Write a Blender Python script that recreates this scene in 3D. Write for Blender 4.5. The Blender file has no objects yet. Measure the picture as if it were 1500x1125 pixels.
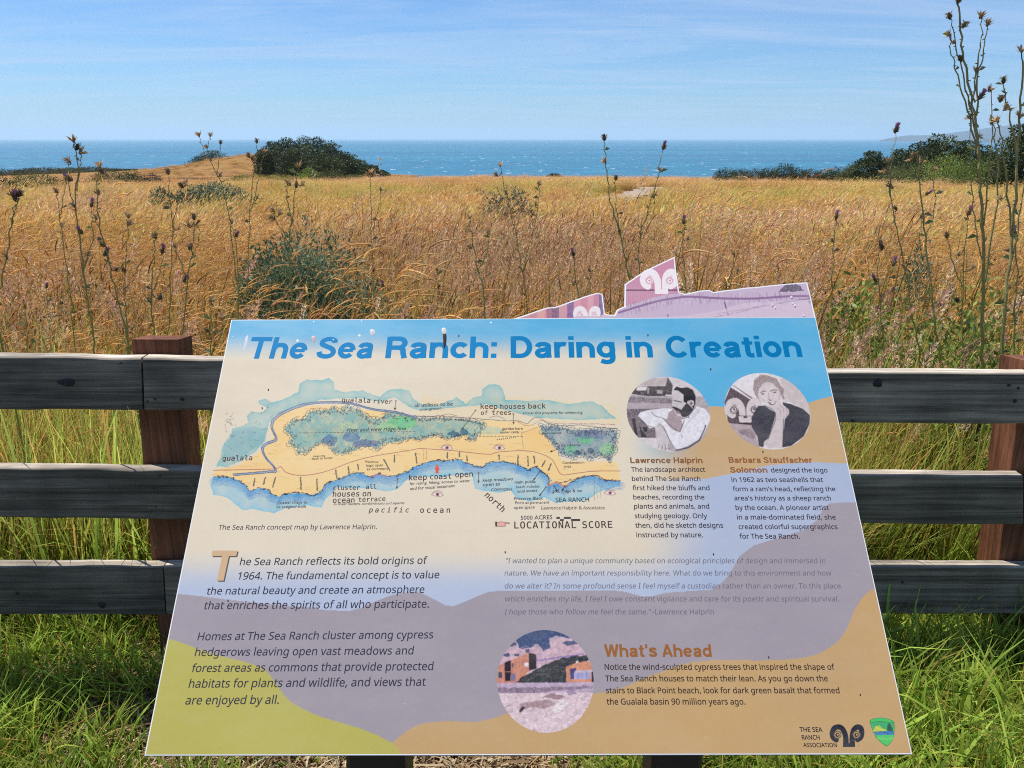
import bpy, math, random
import numpy as np
from mathutils import Vector

SC = bpy.context.scene
COL = SC.collection
rng = np.random.default_rng(7)
random.seed(7)
R = math.radians

# ------------------------------------------------------------------ camera
F = 1127.0                       # focal length in pixels of the 1500 px wide photo
PITCH = math.atan((562.5 - 203.0) / F)
CAMZ = 1.5
cam = bpy.data.cameras.new('camera')
camo = bpy.data.objects.new('camera', cam)
COL.objects.link(camo)
camo.location = (0, 0, CAMZ)
camo.rotation_euler = (math.pi / 2 - PITCH, 0, 0)
cam.sensor_width = 36
cam.lens = F / 1500 * 36
cam.clip_start = 0.05
cam.clip_end = 90000
SC.camera = camo

# ------------------------------------------------------------------ light
SUN_DIR = Vector((-0.33, 0.20, 0.92)).normalized()     # towards the sun
SUN_EL = math.asin(SUN_DIR.z)
SUN_AZ = math.atan2(SUN_DIR.x, SUN_DIR.y)
sl = bpy.data.lights.new('sun', 'SUN')
sl.energy = 4.8
sl.angle = R(0.53)
sl.color = (1.0, 0.945, 0.85)
so = bpy.data.objects.new('sun', sl)
COL.objects.link(so)
so.rotation_euler = (-SUN_DIR).to_track_quat('-Z', 'Y').to_euler()
so.location = (0, 0, 40)

W = bpy.data.worlds.new('World')
SC.world = W
W.use_nodes = True
wt = W.node_tree
bgn = wt.nodes['Background']
sky = wt.nodes.new('ShaderNodeTexSky')
sky.sky_type = 'NISHITA'
sky.sun_disc = False
sky.sun_elevation = SUN_EL
sky.sun_rotation = SUN_AZ
sky.altitude = 30
sky.air_density = 1.0
sky.dust_density = 0.25
sky.ozone_density = 2.0
bgn.inputs['Strength'].default_value = 0.08
# thin streaks of high cirrus, by direction on the sky
tc = wt.nodes.new('ShaderNodeTexCoord')
sep = wt.nodes.new('ShaderNodeSeparateXYZ')
wt.links.new(tc.outputs['Generated'], sep.inputs[0])
addz = wt.nodes.new('ShaderNodeMath'); addz.operation = 'ADD'; addz.inputs[1].default_value = 0.06
wt.links.new(sep.outputs['Z'], addz.inputs[0])
dx = wt.nodes.new('ShaderNodeMath'); dx.operation = 'DIVIDE'
dy = wt.nodes.new('ShaderNodeMath'); dy.operation = 'DIVIDE'
wt.links.new(sep.outputs['X'], dx.inputs[0]); wt.links.new(addz.outputs[0], dx.inputs[1])
wt.links.new(sep.outputs['Y'], dy.inputs[0]); wt.links.new(addz.outputs[0], dy.inputs[1])
cmb = wt.nodes.new('ShaderNodeCombineXYZ')
wt.links.new(dx.outputs[0], cmb.inputs[0]); wt.links.new(dy.outputs[0], cmb.inputs[1])
mp = wt.nodes.new('ShaderNodeMapping')
mp.inputs['Rotation'].default_value = (0, 0, R(17))
mp.inputs['Scale'].default_value = (0.30, 1.0, 1)
wt.links.new(cmb.outputs[0], mp.inputs[0])
nz = wt.nodes.new('ShaderNodeTexNoise')
nz.inputs['Scale'].default_value = 1.1
nz.inputs['Detail'].default_value = 7
nz.inputs['Roughness'].default_value = 0.62
nz.inputs['Distortion'].default_value = 1.1
wt.links.new(mp.outputs[0], nz.inputs['Vector'])
rp = wt.nodes.new('ShaderNodeValToRGB')
rp.color_ramp.elements[0].position = 0.40; rp.color_ramp.elements[0].color = (0, 0, 0, 1)
rp.color_ramp.elements[1].position = 0.72; rp.color_ramp.elements[1].color = (0.62, 0.62, 0.62, 1)
wt.links.new(nz.outputs['Fac'], rp.inputs[0])
mxs = wt.nodes.new('ShaderNodeMix'); mxs.data_type = 'RGBA'
wt.links.new(rp.outputs[0], mxs.inputs['Factor'])
tint = wt.nodes.new('ShaderNodeMix'); tint.data_type = 'RGBA'; tint.blend_type = 'MULTIPLY'
tint.inputs['Factor'].default_value = 1.0
SKY_TINT = (0.60, 0.92, 1.33, 1)
tint.inputs['B'].default_value = SKY_TINT
wt.links.new(sky.outputs[0], tint.inputs['A'])
wt.links.new(tint.outputs['Result'], mxs.inputs['A'])
mxs.inputs['B'].default_value = (5.6, 7.0, 9.2, 1)
wt.links.new(mxs.outputs['Result'], bgn.inputs['Color'])

SC.view_settings.view_transform = 'Standard'
SC.view_settings.look = 'None'
SC.view_settings.gamma = 1
SC.view_settings.use_curve_mapping = False
SC.view_settings.exposure = 0.30
SC.render.engine = 'CYCLES'
SC.cycles.max_bounces = 6
SC.cycles.diffuse_bounces = 3
SC.cycles.transmission_bounces = 3
SC.cycles.transparent_max_bounces = 4
SC.cycles.volume_bounces = 1
SC.cycles.use_denoising = False
SC.cycles.pixel_filter_type = 'BLACKMAN_HARRIS'
SC.cycles.filter_width = 1.05

# ------------------------------------------------------------------ pixels of the photograph to rays
CT, ST = math.cos(PITCH), math.sin(PITCH)

def ray(px, py):
    a = (np.asarray(px, float) - 750) / F
    b = (562.5 - np.asarray(py, float)) / F
    return a, CT + b * ST, -ST + b * CT

def at(px, py, Y):
    a, y, z = ray(px, py)
    return Vector((float(a * Y / y), Y, float(CAMZ + z * Y / y)))

def project(x, y, z):
    z = z - CAMZ
    d = y * CT - z * ST
    u = y * ST + z * CT
    return 750 + F * x / d, 562.5 - F * u / d

# ------------------------------------------------------------------ small helpers
def lin(c):
    c = np.asarray(c, float) / 255.0
    return np.where(c <= 0.04045, c / 12.92, ((c + 0.055) / 1.055) ** 2.4)

def hash2(ix, iy, s=0):
    n = (ix.astype(np.int64) * 374761393 + iy.astype(np.int64) * 668265263 + s * 974634457) & 0x7fffffff
    n = ((n ^ (n >> 13)) * 1274126177) & 0x7fffffff
    return ((n ^ (n >> 16)) & 0xffff) / 65535.0

def vnoise(x, y, s=0):
    x = np.asarray(x, float); y = np.asarray(y, float)
    ix = np.floor(x); iy = np.floor(y)
    fx = x - ix; fy = y - iy
    fx = fx * fx * (3 - 2 * fx); fy = fy * fy * (3 - 2 * fy)
    a = hash2(ix, iy, s); b = hash2(ix + 1, iy, s); c = hash2(ix, iy + 1, s); d = hash2(ix + 1, iy + 1, s)
    return (a * (1 - fx) + b * fx) * (1 - fy) + (c * (1 - fx) + d * fx) * fy

def fbm(x, y, o=4, s=0):
    t = 0; a = 0.5; n = 0
    for k in range(o):
        t = t + a * vnoise(x * 2 ** k, y * 2 ** k, s + k); n += a; a *= 0.5
    return t / n

def sstep(a, b, x):
    t = np.clip((np.asarray(x, float) - a) / (b - a), 0, 1)
    return t * t * (3 - 2 * t)

class MB:
    """collects vertices, faces and a colour per vertex, and links them as ONE mesh object"""
    def __init__(s):
        s.v = []; s.f = []; s.c = []; s.n = 0; s.mi = []
    def add(s, v, f, c=None, mi=0):
        v = np.asarray(v, float).reshape(-1, 3)
        s.v.append(v)
        for q in f:
            s.f.append([i + s.n for i in q])
            s.mi.append(mi)
        if c is None: c = (1, 1, 1)
        c = np.asarray(c, float)
        if c.ndim == 1: c = np.tile(c, (len(v), 1))
        s.c.append(c)
        s.n += len(v)
    def build(s, name, mat, parent=None, smooth=False, link=True):
        me = bpy.data.meshes.new(name)
        v = np.concatenate(s.v) if s.v else np.zeros((0, 3))
        me.from_pydata(v.tolist(), [], s.f)
        c = np.concatenate(s.c)
        a = me.color_attributes.new('Col', 'FLOAT_COLOR', 'POINT')
        a.data.foreach_set('color', np.hstack([c, np.ones((len(c), 1))]).astype(np.float32).ravel())
        for m in (mat if isinstance(mat, (list, tuple)) else [mat]): me.materials.append(m)
        if any(s.mi): me.polygons.foreach_set('material_index', s.mi)
        if smooth: me.polygons.foreach_set('use_smooth', [True] * len(me.polygons))
        me.update()
        o = bpy.data.objects.new(name, me)
        if link: COL.objects.link(o)
        if parent is not None: o.parent = parent
        return o

def fast_mesh(name, v, quads, col, mat, parent=None, smooth=False, tris=False):
    """big arrays straight into a mesh; quads is an (n,4) or (n,3) integer array"""
    me = bpy.data.meshes.new(name)
    k = quads.shape[1]
    me.vertices.add(len(v)); me.vertices.foreach_set('co', v.astype(np.float32).ravel())
    me.loops.add(quads.size); me.loops.foreach_set('vertex_index', quads.astype(np.int32).ravel())
    me.polygons.add(len(quads))
    me.polygons.foreach_set('loop_start', np.arange(0, quads.size, k, dtype=np.int32))
    me.polygons.foreach_set('use_smooth', np.full(len(quads), smooth))
    me.update(calc_edges=True)
    if col is not None:
        a = me.color_attributes.new('Col', 'FLOAT_COLOR', 'POINT')
        a.data.foreach_set('color', np.hstack([col, np.ones((len(col), 1))]).astype(np.float32).ravel())
    me.materials.append(mat)
    o = bpy.data.objects.new(name, me)
    COL.objects.link(o)
    if parent is not None: o.parent = parent
    return o

def empty(name, loc, label, cat, group=None):
    o = bpy.data.objects.new(name, None)
    o.location = loc; o.empty_display_size = 0.1
    COL.objects.link(o)
    tag(o, label, cat, group)
    return o

def tag(o, label=None, cat=None, group=None, kind=None):
    if label: o['label'] = label
    if cat: o['category'] = cat
    if group: o['group'] = group
    if kind: o['kind'] = kind
    return o

def tube(mb, pts, rad, sides=6, col=(1, 1, 1), cap=True, squash=1.0):
    pts = [Vector(p) for p in pts]; n = len(pts)
    vs = []; cs = []
    col = np.asarray(col, float)
    for i, p in enumerate(pts):
        d = (pts[min(i + 1, n - 1)] - pts[max(i - 1, 0)])
        d = d.normalized() if d.length > 1e-9 else Vector((0, 0, 1))
        a = d.cross(Vector((0.13, 1, 0.07)))
        a = a.normalized() if a.length > 1e-6 else Vector((1, 0, 0))
        b = d.cross(a).normalized()
        r = rad[i] if hasattr(rad, '__len__') else rad
        for k in range(sides):
            t = 2 * math.pi * k / sides
            vs.append(p + a * (math.cos(t) * r) + b * (math.sin(t) * r * squash))
            cs.append(col[i] if col.ndim == 2 else col)
    f = []
    for i in range(n - 1):
        for k in range(sides):
            k2 = (k + 1) % sides
            f.append((i * sides + k, i * sides + k2, (i + 1) * sides + k2, (i + 1) * sides + k))
    if cap:
        f.append(tuple(range(sides - 1, -1, -1)))
        f.append(tuple((n - 1) * sides + k for k in range(sides)))
    mb.add([tuple(v) for v in vs], f, np.array(cs))

def catmull(P, n=8, closed=False):
    P = [np.asarray(p, float) for p in P]; m = len(P); out = []
    rngi = range(m if closed else m - 1)
    for i in rngi:
        if closed:
            p0, p1, p2, p3 = P[i - 1], P[i], P[(i + 1) % m], P[(i + 2) % m]
        else:
            p0, p1, p2, p3 = P[max(i - 1, 0)], P[i], P[i + 1], P[min(i + 2, m - 1)]
        for k in range(n):
            t = k / n
            out.append(0.5 * ((2 * p1) + (-p0 + p2) * t + (2 * p0 - 5 * p1 + 4 * p2 - p3) * t * t + (-p0 + 3 * p1 - 3 * p2 + p3) * t ** 3))
    if not closed: out.append(P[-1])
    return np.array(out)

# ------------------------------------------------------------------ materials
def mat_new(name):
    m = bpy.data.materials.new(name); m.use_nodes = True
    return m, m.node_tree, m.node_tree.nodes['Principled BSDF']

def N(t, kind, **kw):
    n = t.nodes.new(kind)
    for k, v in kw.items():
        if k.startswith('i_'): n.inputs[k[2:].replace('_', ' ')].default_value = v
        else: setattr(n, k, v)
    return n

def ramp(t, src, stops):
    r = t.nodes.new('ShaderNodeValToRGB')
    e = r.color_ramp.elements
    while len(e) < len(stops): e.new(0.5)
    for i, (p, c) in enumerate(stops):
        e[i].position = p
        e[i].color = (c if len(c) == 4 else (*c, 1)) if hasattr(c, '__len__') else (c, c, c, 1)
    t.links.new(src, r.inputs[0])
    return r

def mixc(t, a, b, fac, blend='MIX'):
    m = t.nodes.new('ShaderNodeMix'); m.data_type = 'RGBA'; m.blend_type = blend
    for s, v in (('A', a), ('B', b), ('Factor', fac)):
        if hasattr(v, 'links'): t.links.new(v, m.inputs[s])
        elif s == 'Factor': m.inputs[s].default_value = v
        else: m.inputs[s].default_value = (*v, 1) if len(v) == 3 else v
    return m.outputs['Result']

def mat_leaf(name, trans=0.35, rough=0.6, var=0.35, spec=0.25):
    """vegetation: colour per vertex, varied from plant to plant, lets light through"""
    m, t, p = mat_new(name)
    at_ = N(t, 'ShaderNodeAttribute', attribute_name='Col')
    oi = N(t, 'ShaderNodeObjectInfo')
    mr = N(t, 'ShaderNodeMapRange'); mr.inputs['To Min'].default_value = 1 - var; mr.inputs['To Max'].default_value = 1 + var
    t.links.new(oi.outputs['Random'], mr.inputs['Value'])
    c = N(t, 'ShaderNodeVectorMath', operation='SCALE')
    t.links.new(at_.outputs['Color'], c.inputs[0]); t.links.new(mr.outputs[0], c.inputs['Scale'])
    t.links.new(c.outputs[0], p.inputs['Base Color'])
    p.inputs['Roughness'].default_value = rough
    p.inputs['Specular IOR Level'].default_value = spec
    tr = N(t, 'ShaderNodeBsdfTranslucent')
    t.links.new(c.outputs[0], tr.inputs['Color'])
    mx = N(t, 'ShaderNodeMixShader'); mx.inputs[0].default_value = trans
    t.links.new(p.outputs[0], mx.inputs[1]); t.links.new(tr.outputs[0], mx.inputs[2])
    t.links.new(mx.outputs[0], t.nodes['Material Output'].inputs[0])
    return m

def mat_col(name, rough=0.5, spec=0.4, gain=1.0):
    m, t, p = mat_new(name)
    a = N(t, 'ShaderNodeAttribute', attribute_name='Col')
    t.links.new(a.outputs['Color'], p.inputs['Base Color'])
    p.inputs['Roughness'].default_value = rough
    p.inputs['Specular IOR Level'].default_value = spec
    return m

def mat_laminate(name):
    m, t, p = mat_new(name)
    a = N(t, 'ShaderNodeAttribute', attribute_name='Col'); tcn = N(t, 'ShaderNodeTexCoord')
    n1 = N(t, 'ShaderNodeTexNoise'); n1.inputs['Scale'].default_value = 7; n1.inputs['Detail'].default_value = 6; n1.inputs['Roughness'].default_value = .7
    mp1 = N(t, 'ShaderNodeMapping'); mp1.inputs['Scale'].default_value = (1, 3, 1); mp1.inputs['Rotation'].default_value = (0, 0, .5)
    t.links.new(tcn.outputs['Object'], mp1.inputs[0]); t.links.new(mp1.outputs[0], n1.inputs['Vector'])
    n2 = N(t, 'ShaderNodeTexNoise'); n2.inputs['Scale'].default_value = 420; n2.inputs['Detail'].default_value = 2
    t.links.new(tcn.outputs['Object'], n2.inputs['Vector'])
    d1 = ramp(t, n1.outputs['Fac'], [(0.45, 0.0), (0.75, 0.10)]); d2 = ramp(t, n2.outputs['Fac'], [(0.66, 0.0), (0.74, 0.22)])
    ad = N(t, 'ShaderNodeMath', operation='ADD'); t.links.new(d1.outputs[0], ad.inputs[0]); t.links.new(d2.outputs[0], ad.inputs[1])
    c = mixc(t, a.outputs['Color'], (0.50, 0.46, 0.40), ad.outputs[0])
    t.links.new(c, p.inputs['Base Color'])
    rr = ramp(t, n1.outputs['Fac'], [(0.3, 0.26), (0.7, 0.5)]); t.links.new(rr.outputs[0], p.inputs['Roughness'])
    p.inputs['Specular IOR Level'].default_value = 0.4
    return m

def mat_wood(name, dark, mid, light, grain=(1.2, 60, 60), rough=0.85, streak=0.5):
    """weathered timber: long grain along local X, checks and stains"""
    m, t, p = mat_new(name)
    tcn = N(t, 'ShaderNodeTexCoord')
    oi = N(t, 'ShaderNodeAttribute', attribute_name='Col')
    mp1 = N(t, 'ShaderNodeMapping'); mp1.inputs['Scale'].default_value = grain
    t.links.new(tcn.outputs['Object'], mp1.inputs[0])
    n1 = N(t, 'ShaderNodeTexNoise'); n1.inputs['Scale'].default_value = 1.6; n1.inputs['Detail'].default_value = 8; n1.inputs['Roughness'].default_value = 0.65; n1.inputs['Distortion'].default_value = 0.35
    t.links.new(mp1.outputs[0], n1.inputs['Vector'])
    mp2 = N(t, 'ShaderNodeMapping'); mp2.inputs['Scale'].default_value = (0.6, grain[1] * 3.2, grain[2] * 3.2)
    t.links.new(tcn.outputs['Object'], mp2.inputs[0])
    n2 = N(t, 'ShaderNodeTexNoise'); n2.inputs['Scale'].default_value = 1.4; n2.inputs['Detail'].default_value = 4
    t.links.new(mp2.outputs[0], n2.inputs['Vector'])
    n3 = N(t, 'ShaderNodeTexNoise'); n3.inputs['Scale'].default_value = 5; n3.inputs['Detail'].default_value = 4
    t.links.new(tcn.outputs['Object'], n3.inputs['Vector'])
    r1 = ramp(t, n1.outputs['Fac'], [(0.28, dark), (0.5, mid), (0.74, light)])
    r2 = ramp(t, n2.outputs['Fac'], [(0.36, 0.2), (0.5, 1.0)])
    c = mixc(t, r1.outputs[0], r2.outputs[0], streak, 'MULTIPLY')
    r3 = ramp(t, n3.outputs['Fac'], [(0.3, 0.55), (0.7, 1.3)])
    c = mixc(t, c, r3.outputs[0], 1.0, 'MULTIPLY')
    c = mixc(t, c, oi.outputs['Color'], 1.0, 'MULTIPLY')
    t.links.new(c, p.inputs['Base Color'])
    p.inputs['Roughness'].default_value = rough
    p.inputs['Specular IOR Level'].default_value = 0.25
    b = N(t, 'ShaderNodeBump'); b.inputs['Strength'].default_value = 0.55; b.inputs['Distance'].default_value = 0.004
    ad = N(t, 'ShaderNodeMath', operation='ADD')
    t.links.new(n1.outputs['Fac'], ad.inputs[0]); t.links.new(n2.outputs['Fac'], ad.inputs[1])
    t.links.new(ad.outputs[0], b.inputs['Height'])
    t.links.new(b.outputs[0], p.inputs['Normal'])
    return m

# ================================================================== THE SETTING
SEA = -30.0

def edge_y(x):
    """how far out the terrace reaches before the bluff falls to the sea"""
    x = np.asarray(x, float)
    return 106 + 135 * sstep(-16, -30, x) + 6 * (fbm(x / 11, x * 0 + 3.1, 3, 5) - 0.5)

def ground(x, y):
    x = np.asarray(x, float); y = np.asarray(y, float)
    t = np.maximum(y - 3.0, 0)
    z = -0.0395 * t
    z = z + 0.22 * (fbm(x / 9, y / 9, 3, 11) - 0.5) * sstep(4, 14, y)
    z = z + 0.8 * (fbm(x / 37, y / 37, 2, 12) - 0.5) * sstep(20, 60, y)
    z = z + 0.05 * (fbm(x / 0.6, y / 0.6, 3, 13) - 0.5) * sstep(0.0, 1.0, np.abs(y - 0.0) + 0.4)
    # the golden knoll on the headland
    z = z + 3.9 * np.exp(-((x + 60) / 15) ** 2 - ((y - 190) / 22) ** 2) + 1.9 * np.exp(-((x + 76) / 30) ** 2 - ((y - 195) / 24) ** 2)
    # low dark mound further left
    z = z + 0.5 * np.exp(-((x + 108) / 20) ** 2 - ((y - 190) / 18) ** 2)
    ed = edge_y(x)
    z = z - (z - (SEA - 3)) * sstep(0, 26, y - ed)
    return z

def build_ground():
    ys = np.concatenate([np.arange(-6, 0.4, 0.4), np.arange(0.4, 4, 0.06), np.arange(4, 12, 0.16), np.arange(12, 40, 0.5), np.arange(40, 290, 1.5)])
    ts = np.linspace(-1, 1, 300)
    ts = np.sign(ts) * np.abs(ts) ** 1.15
    hw = np.where(ys < 4, 6 + 0 * ys, 6 + (ys - 4) * 1.05)
    X = ts[None, :] * hw[:, None]; Y = np.repeat(ys[:, None], len(ts), 1)
    Z = ground(X, Y)
    v = np.stack([X, Y, Z], -1).reshape(-1, 3)
    nx = len(ts); i = np.arange((len(ys) - 1) * nx).reshape(len(ys) - 1, nx)[:, :-1].ravel()
    q = np.stack([i, i + 1, i + 1 + nx, i + nx], 1)
    m, t, p = mat_new('soil_and_thatch')
    tcn = N(t, 'ShaderNodeTexCoord')
    geo = N(t, 'ShaderNodeNewGeometry')
    n1 = N(t, 'ShaderNodeTexNoise'); n1.inputs['Scale'].default_value = 38; n1.inputs['Detail'].default_value = 8; n1.inputs['Roughness'].default_value = 0.7
    n2 = N(t, 'ShaderNodeTexNoise'); n2.inputs['Scale'].default_value = 1.7; n2.inputs['Detail'].default_value = 5
    n3 = N(t, 'ShaderNodeTexNoise'); n3.inputs['Scale'].default_value = 0.11; n3.inputs['Detail'].default_value = 6
    for n in (n1, n2, n3): t.links.new(geo.outputs['Position'], n.inputs['Vector'])
    near = ramp(t, n1.outputs['Fac'], [(0.3, (0.035, 0.024, 0.014)), (0.5, (0.16, 0.105, 0.06)), (0.7, (0.36, 0.25, 0.15))])
    grn = ramp(t, n1.outputs['Fac'], [(0.3, (0.02, 0.03, 0.008)), (0.7, (0.09, 0.12, 0.03))])
    g2 = ramp(t, n2.outputs['Fac'], [(0.45, 0.0), (0.6, 1.0)])
    c = mixc(t, near.outputs[0], grn.outputs[0], g2.outputs[0])
    far = ramp(t, n3.outputs['Fac'], [(0.3, (0.20, 0.105, 0.035)), (0.5, (0.30, 0.17, 0.055)), (0.7, (0.24, 0.12, 0.06))])
    sp = N(t, 'ShaderNodeSeparateXYZ'); t.links.new(geo.outputs['Position'], sp.inputs[0])
    mr = N(t, 'ShaderNodeMapRange'); mr.inputs['From Min'].default_value = 4; mr.inputs['From Max'].default_value = 16
    t.links.new(sp.outputs['Y'], mr.inputs['Value'])
    c = mixc(t, c, far.outputs[0], mr.outputs[0])
    # bare rock and dark soil where the bluff falls away
    sn = N(t, 'ShaderNodeSeparateXYZ'); t.links.new(geo.outputs['Normal'], sn.inputs[0])
    ms = N(t, 'ShaderNodeMapRange'); ms.inputs['From Min'].default_value = 0.93; ms.inputs['From Max'].default_value = 0.75
    t.links.new(sn.outputs['Z'], ms.inputs['Value'])
    c = mixc(t, c, (0.07, 0.05, 0.035), ms.outputs[0])
    t.links.new(c, p.inputs['Base Color'])
    p.inputs['Roughness'].default_value = 0.95; p.inputs['Specular IOR Level'].default_value = 0.1
    b = N(t, 'ShaderNodeBump'); b.inputs['Strength'].default_value = 0.8; b.inputs['Distance'].default_value = 0.02
    t.links.new(n1.outputs['Fac'], b.inputs['Height']); t.links.new(b.outputs[0], p.inputs['Normal'])
    o = fast_mesh('ground', v, q, None, m, smooth=True)
    tag(o, kind='structure')
build_ground()

def build_ocean():
    # a fan of quads, fine near the shore and reaching past the horizon
    rs = np.concatenate([np.geomspace(60, 60000, 60)])
    an = np.linspace(R(-75), R(75), 60)
    X = rs[:, None] * np.sin(an)[None]; Y = rs[:, None] * np.cos(an)[None]
    v = np.stack([X, Y, np.full_like(X, SEA)], -1).reshape(-1, 3)
    nx = len(an); i = np.arange((len(rs) - 1) * nx).reshape(len(rs) - 1, nx)[:, :-1].ravel()
    q = np.stack([i, i + nx, i + 1 + nx, i + 1], 1)
    m, t, p = mat_new('sea_water')
    geo = N(t, 'ShaderNodeNewGeometry')
    mp1 = N(t, 'ShaderNodeMapping'); mp1.inputs['Scale'].default_value = (0.02, 0.055, 1); mp1.inputs['Rotation'].default_value = (0, 0, R(12))
    t.links.new(geo.outputs['Position'], mp1.inputs[0])
    n1 = N(t, 'ShaderNodeTexNoise'); n1.inputs['Scale'].default_value = 1.0; n1.inputs['Detail'].default_value = 8; n1.inputs['Roughness'].default_value = 0.62
    t.links.new(mp1.outputs[0], n1.inputs['Vector'])
    mp2 = N(t, 'ShaderNodeMapping'); mp2.inputs['Scale'].default_value = (0.0009, 0.004, 1)
    t.links.new(geo.outputs['Position'], mp2.inputs[0])
    n2 = N(t, 'ShaderNodeTexNoise'); n2.inputs['Scale'].default_value = 1.0; n2.inputs['Detail'].default_value = 5
    t.links.new(mp2.outputs[0], n2.inputs['Vector'])
    # whitecaps: small broken crests, in gusty patches
    mp3 = N(t, 'ShaderNodeMapping'); mp3.inputs['Scale'].default_value = (0.085, 0.026, 1); mp3.inputs['Rotation'].default_value = (0, 0, R(-8))
    t.links.new(geo.outputs['Position'], mp3.inputs[0])
    n3 = N(t, 'ShaderNodeTexNoise'); n3.inputs['Scale'].default_value = 1.0; n3.inputs['Detail'].default_value = 3; n3.inputs['Roughness'].default_value = 0.6
    t.links.new(mp3.outputs[0], n3.inputs['Vector'])
    caps = ramp(t, n3.outputs['Fac'], [(0.64, 0.0), (0.69, 0.8)])
    wat = ramp(t, n1.outputs['Fac'], [(0.3, (0.004, 0.085, 0.165)), (0.7, (0.014, 0.205, 0.31))])
    pat = ramp(t, n2.outputs['Fac'], [(0.35, (0.75, 0.8, 0.86)), (0.65, (1.2, 1.15, 1.1))])
    c = mixc(t, wat.outputs[0], pat.outputs[0], 1.0, 'MULTIPLY')
    gust = ramp(t, n2.outputs['Fac'], [(0.36, 0.1), (0.58, 1.0)])
    cg = N(t, 'ShaderNodeMath', operation='MULTIPLY'); t.links.new(caps.outputs[0], cg.inputs[0]); t.links.new(gust.outputs[0], cg.inputs[1])
    c = mixc(t, c, (0.85, 0.88, 0.9), cg.outputs[0])
    t.links.new(c, p.inputs['Base Color'])
    p.inputs['Roughness'].default_value = 0.32
    p.inputs['IOR'].default_value = 1.33
    p.inputs['Specular IOR Level'].default_value = 0.5
    b = N(t, 'ShaderNodeBump'); b.inputs['Strength'].default_value = 1.0; b.inputs['Distance'].default_value = 5.0
    t.links.new(n1.outputs['Fac'], b.inputs['Height']); t.links.new(b.outputs[0], p.inputs['Normal'])
    o = fast_mesh('ocean', v, q, None, m, smooth=True)
    tag(o, kind='structure')
build_ocean()

def build_distant_hills():
    # the coast running away to the right, two ridges several kilometres off
    P1 = [(1290, 205), (1325, 198.5), (1370, 197), (1400, 193), (1430, 189), (1470, 184), (1510, 178), (1600, 174), (1750, 172), (1950, 172)]
    mb = MB()
    for P, Yd, dp in ((P1, 10500, 3000), ([(1440, 205), (1470, 199), (1500, 194), (1560, 188), (1700, 176), (1900, 176)], 7600, 2000)):
        C = catmull(P, 8)
        rows = []
        for k, s in enumerate((0.0, 0.35, 0.7, 1.0, 0.8, 0.0)):
            row = []
            for px, py in C:
                w = at(px, py + 1.1 * (fbm(np.array([px / 9.0]), np.array([k * 1.7]), 3, 3)[0] - 0.5), Yd)
                yy = Yd - dp * 0.5 + dp * k / 5
                row.append((w.x * yy / Yd, yy, SEA - 2 + max(w.z - SEA, 0) * s * (0.85 + 0.3 * fbm(np.array([px / 14.0]), np.array([k * 2.3]), 3, 9)[0] if s < 1 else 1)))
            rows.append(row)
        n = len(C); v = [p for r in rows for p in r]
        f = [(r * n + i, r * n + i + 1, (r + 1) * n + i + 1, (r + 1) * n + i) for r in range(5) for i in range(n - 1)]
        mb.add(v, f)
    m, t, p = mat_new('wooded_coast')
    geo = N(t, 'ShaderNodeNewGeometry')
    n1 = N(t, 'ShaderNodeTexNoise'); n1.inputs['Scale'].default_value = 0.003; n1.inputs['Detail'].default_value = 6
    t.links.new(geo.outputs['Position'], n1.inputs['Vector'])
    r = ramp(t, n1.outputs['Fac'], [(0.4, (0.012, 0.02, 0.014)), (0.6, (0.035, 0.042, 0.024))])
    t.links.new(r.outputs[0], p.inputs['Base Color']); p.inputs['Roughness'].default_value = 0.9
    o = mb.build('distant_hills', m, smooth=True)
    tag(o, kind='structure')
build_distant_hills()

def build_path():
    # the mown footpath that runs out across the meadow
    P = [(4.0, 22), (3.2, 27), (3.6, 32), (5.0, 38), (7.2, 46), (9.5, 54), (10.2, 62), (9.0, 72)]
    C = catmull(P, 8)
    v = []; f = []
    for i, (x, y) in enumerate(C):
        w = 0.95 + 0.2 * math.sin(i * 1.7)
        for k in range(5):
            xx = x + (k / 2 - 1) * w
            v.append((xx, y, float(ground(xx, y)) + 0.09))
    for i in range(len(C) - 1):
        for k in range(4):
            a = i * 5 + k
            f.append((a, a + 1, a + 6, a + 5))
    mb = MB(); mb.add(v, f)
    m, t, p = mat_new('trodden_earth')
    geo = N(t, 'ShaderNodeNewGeometry')
    n1 = N(t, 'ShaderNodeTexNoise'); n1.inputs['Scale'].default_value = 6; n1.inputs['Detail'].default_value = 6
    t.links.new(geo.outputs['Position'], n1.inputs['Vector'])
    r = ramp(t, n1.outputs['Fac'], [(0.35, (0.24, 0.18, 0.13)), (0.65, (0.42, 0.33, 0.25))])
    t.links.new(r.outputs[0], p.inputs['Base Color']); p.inputs['Roughness'].default_value = 0.95
    o = mb.build('footpath', m)
    tag(o, kind='structure')
build_path()
PATH = catmull([(4.0, 22), (3.2, 27), (3.6, 32), (5.0, 38), (7.2, 46), (9.5, 54), (10.2, 62), (9.0, 72)], 8)

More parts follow.
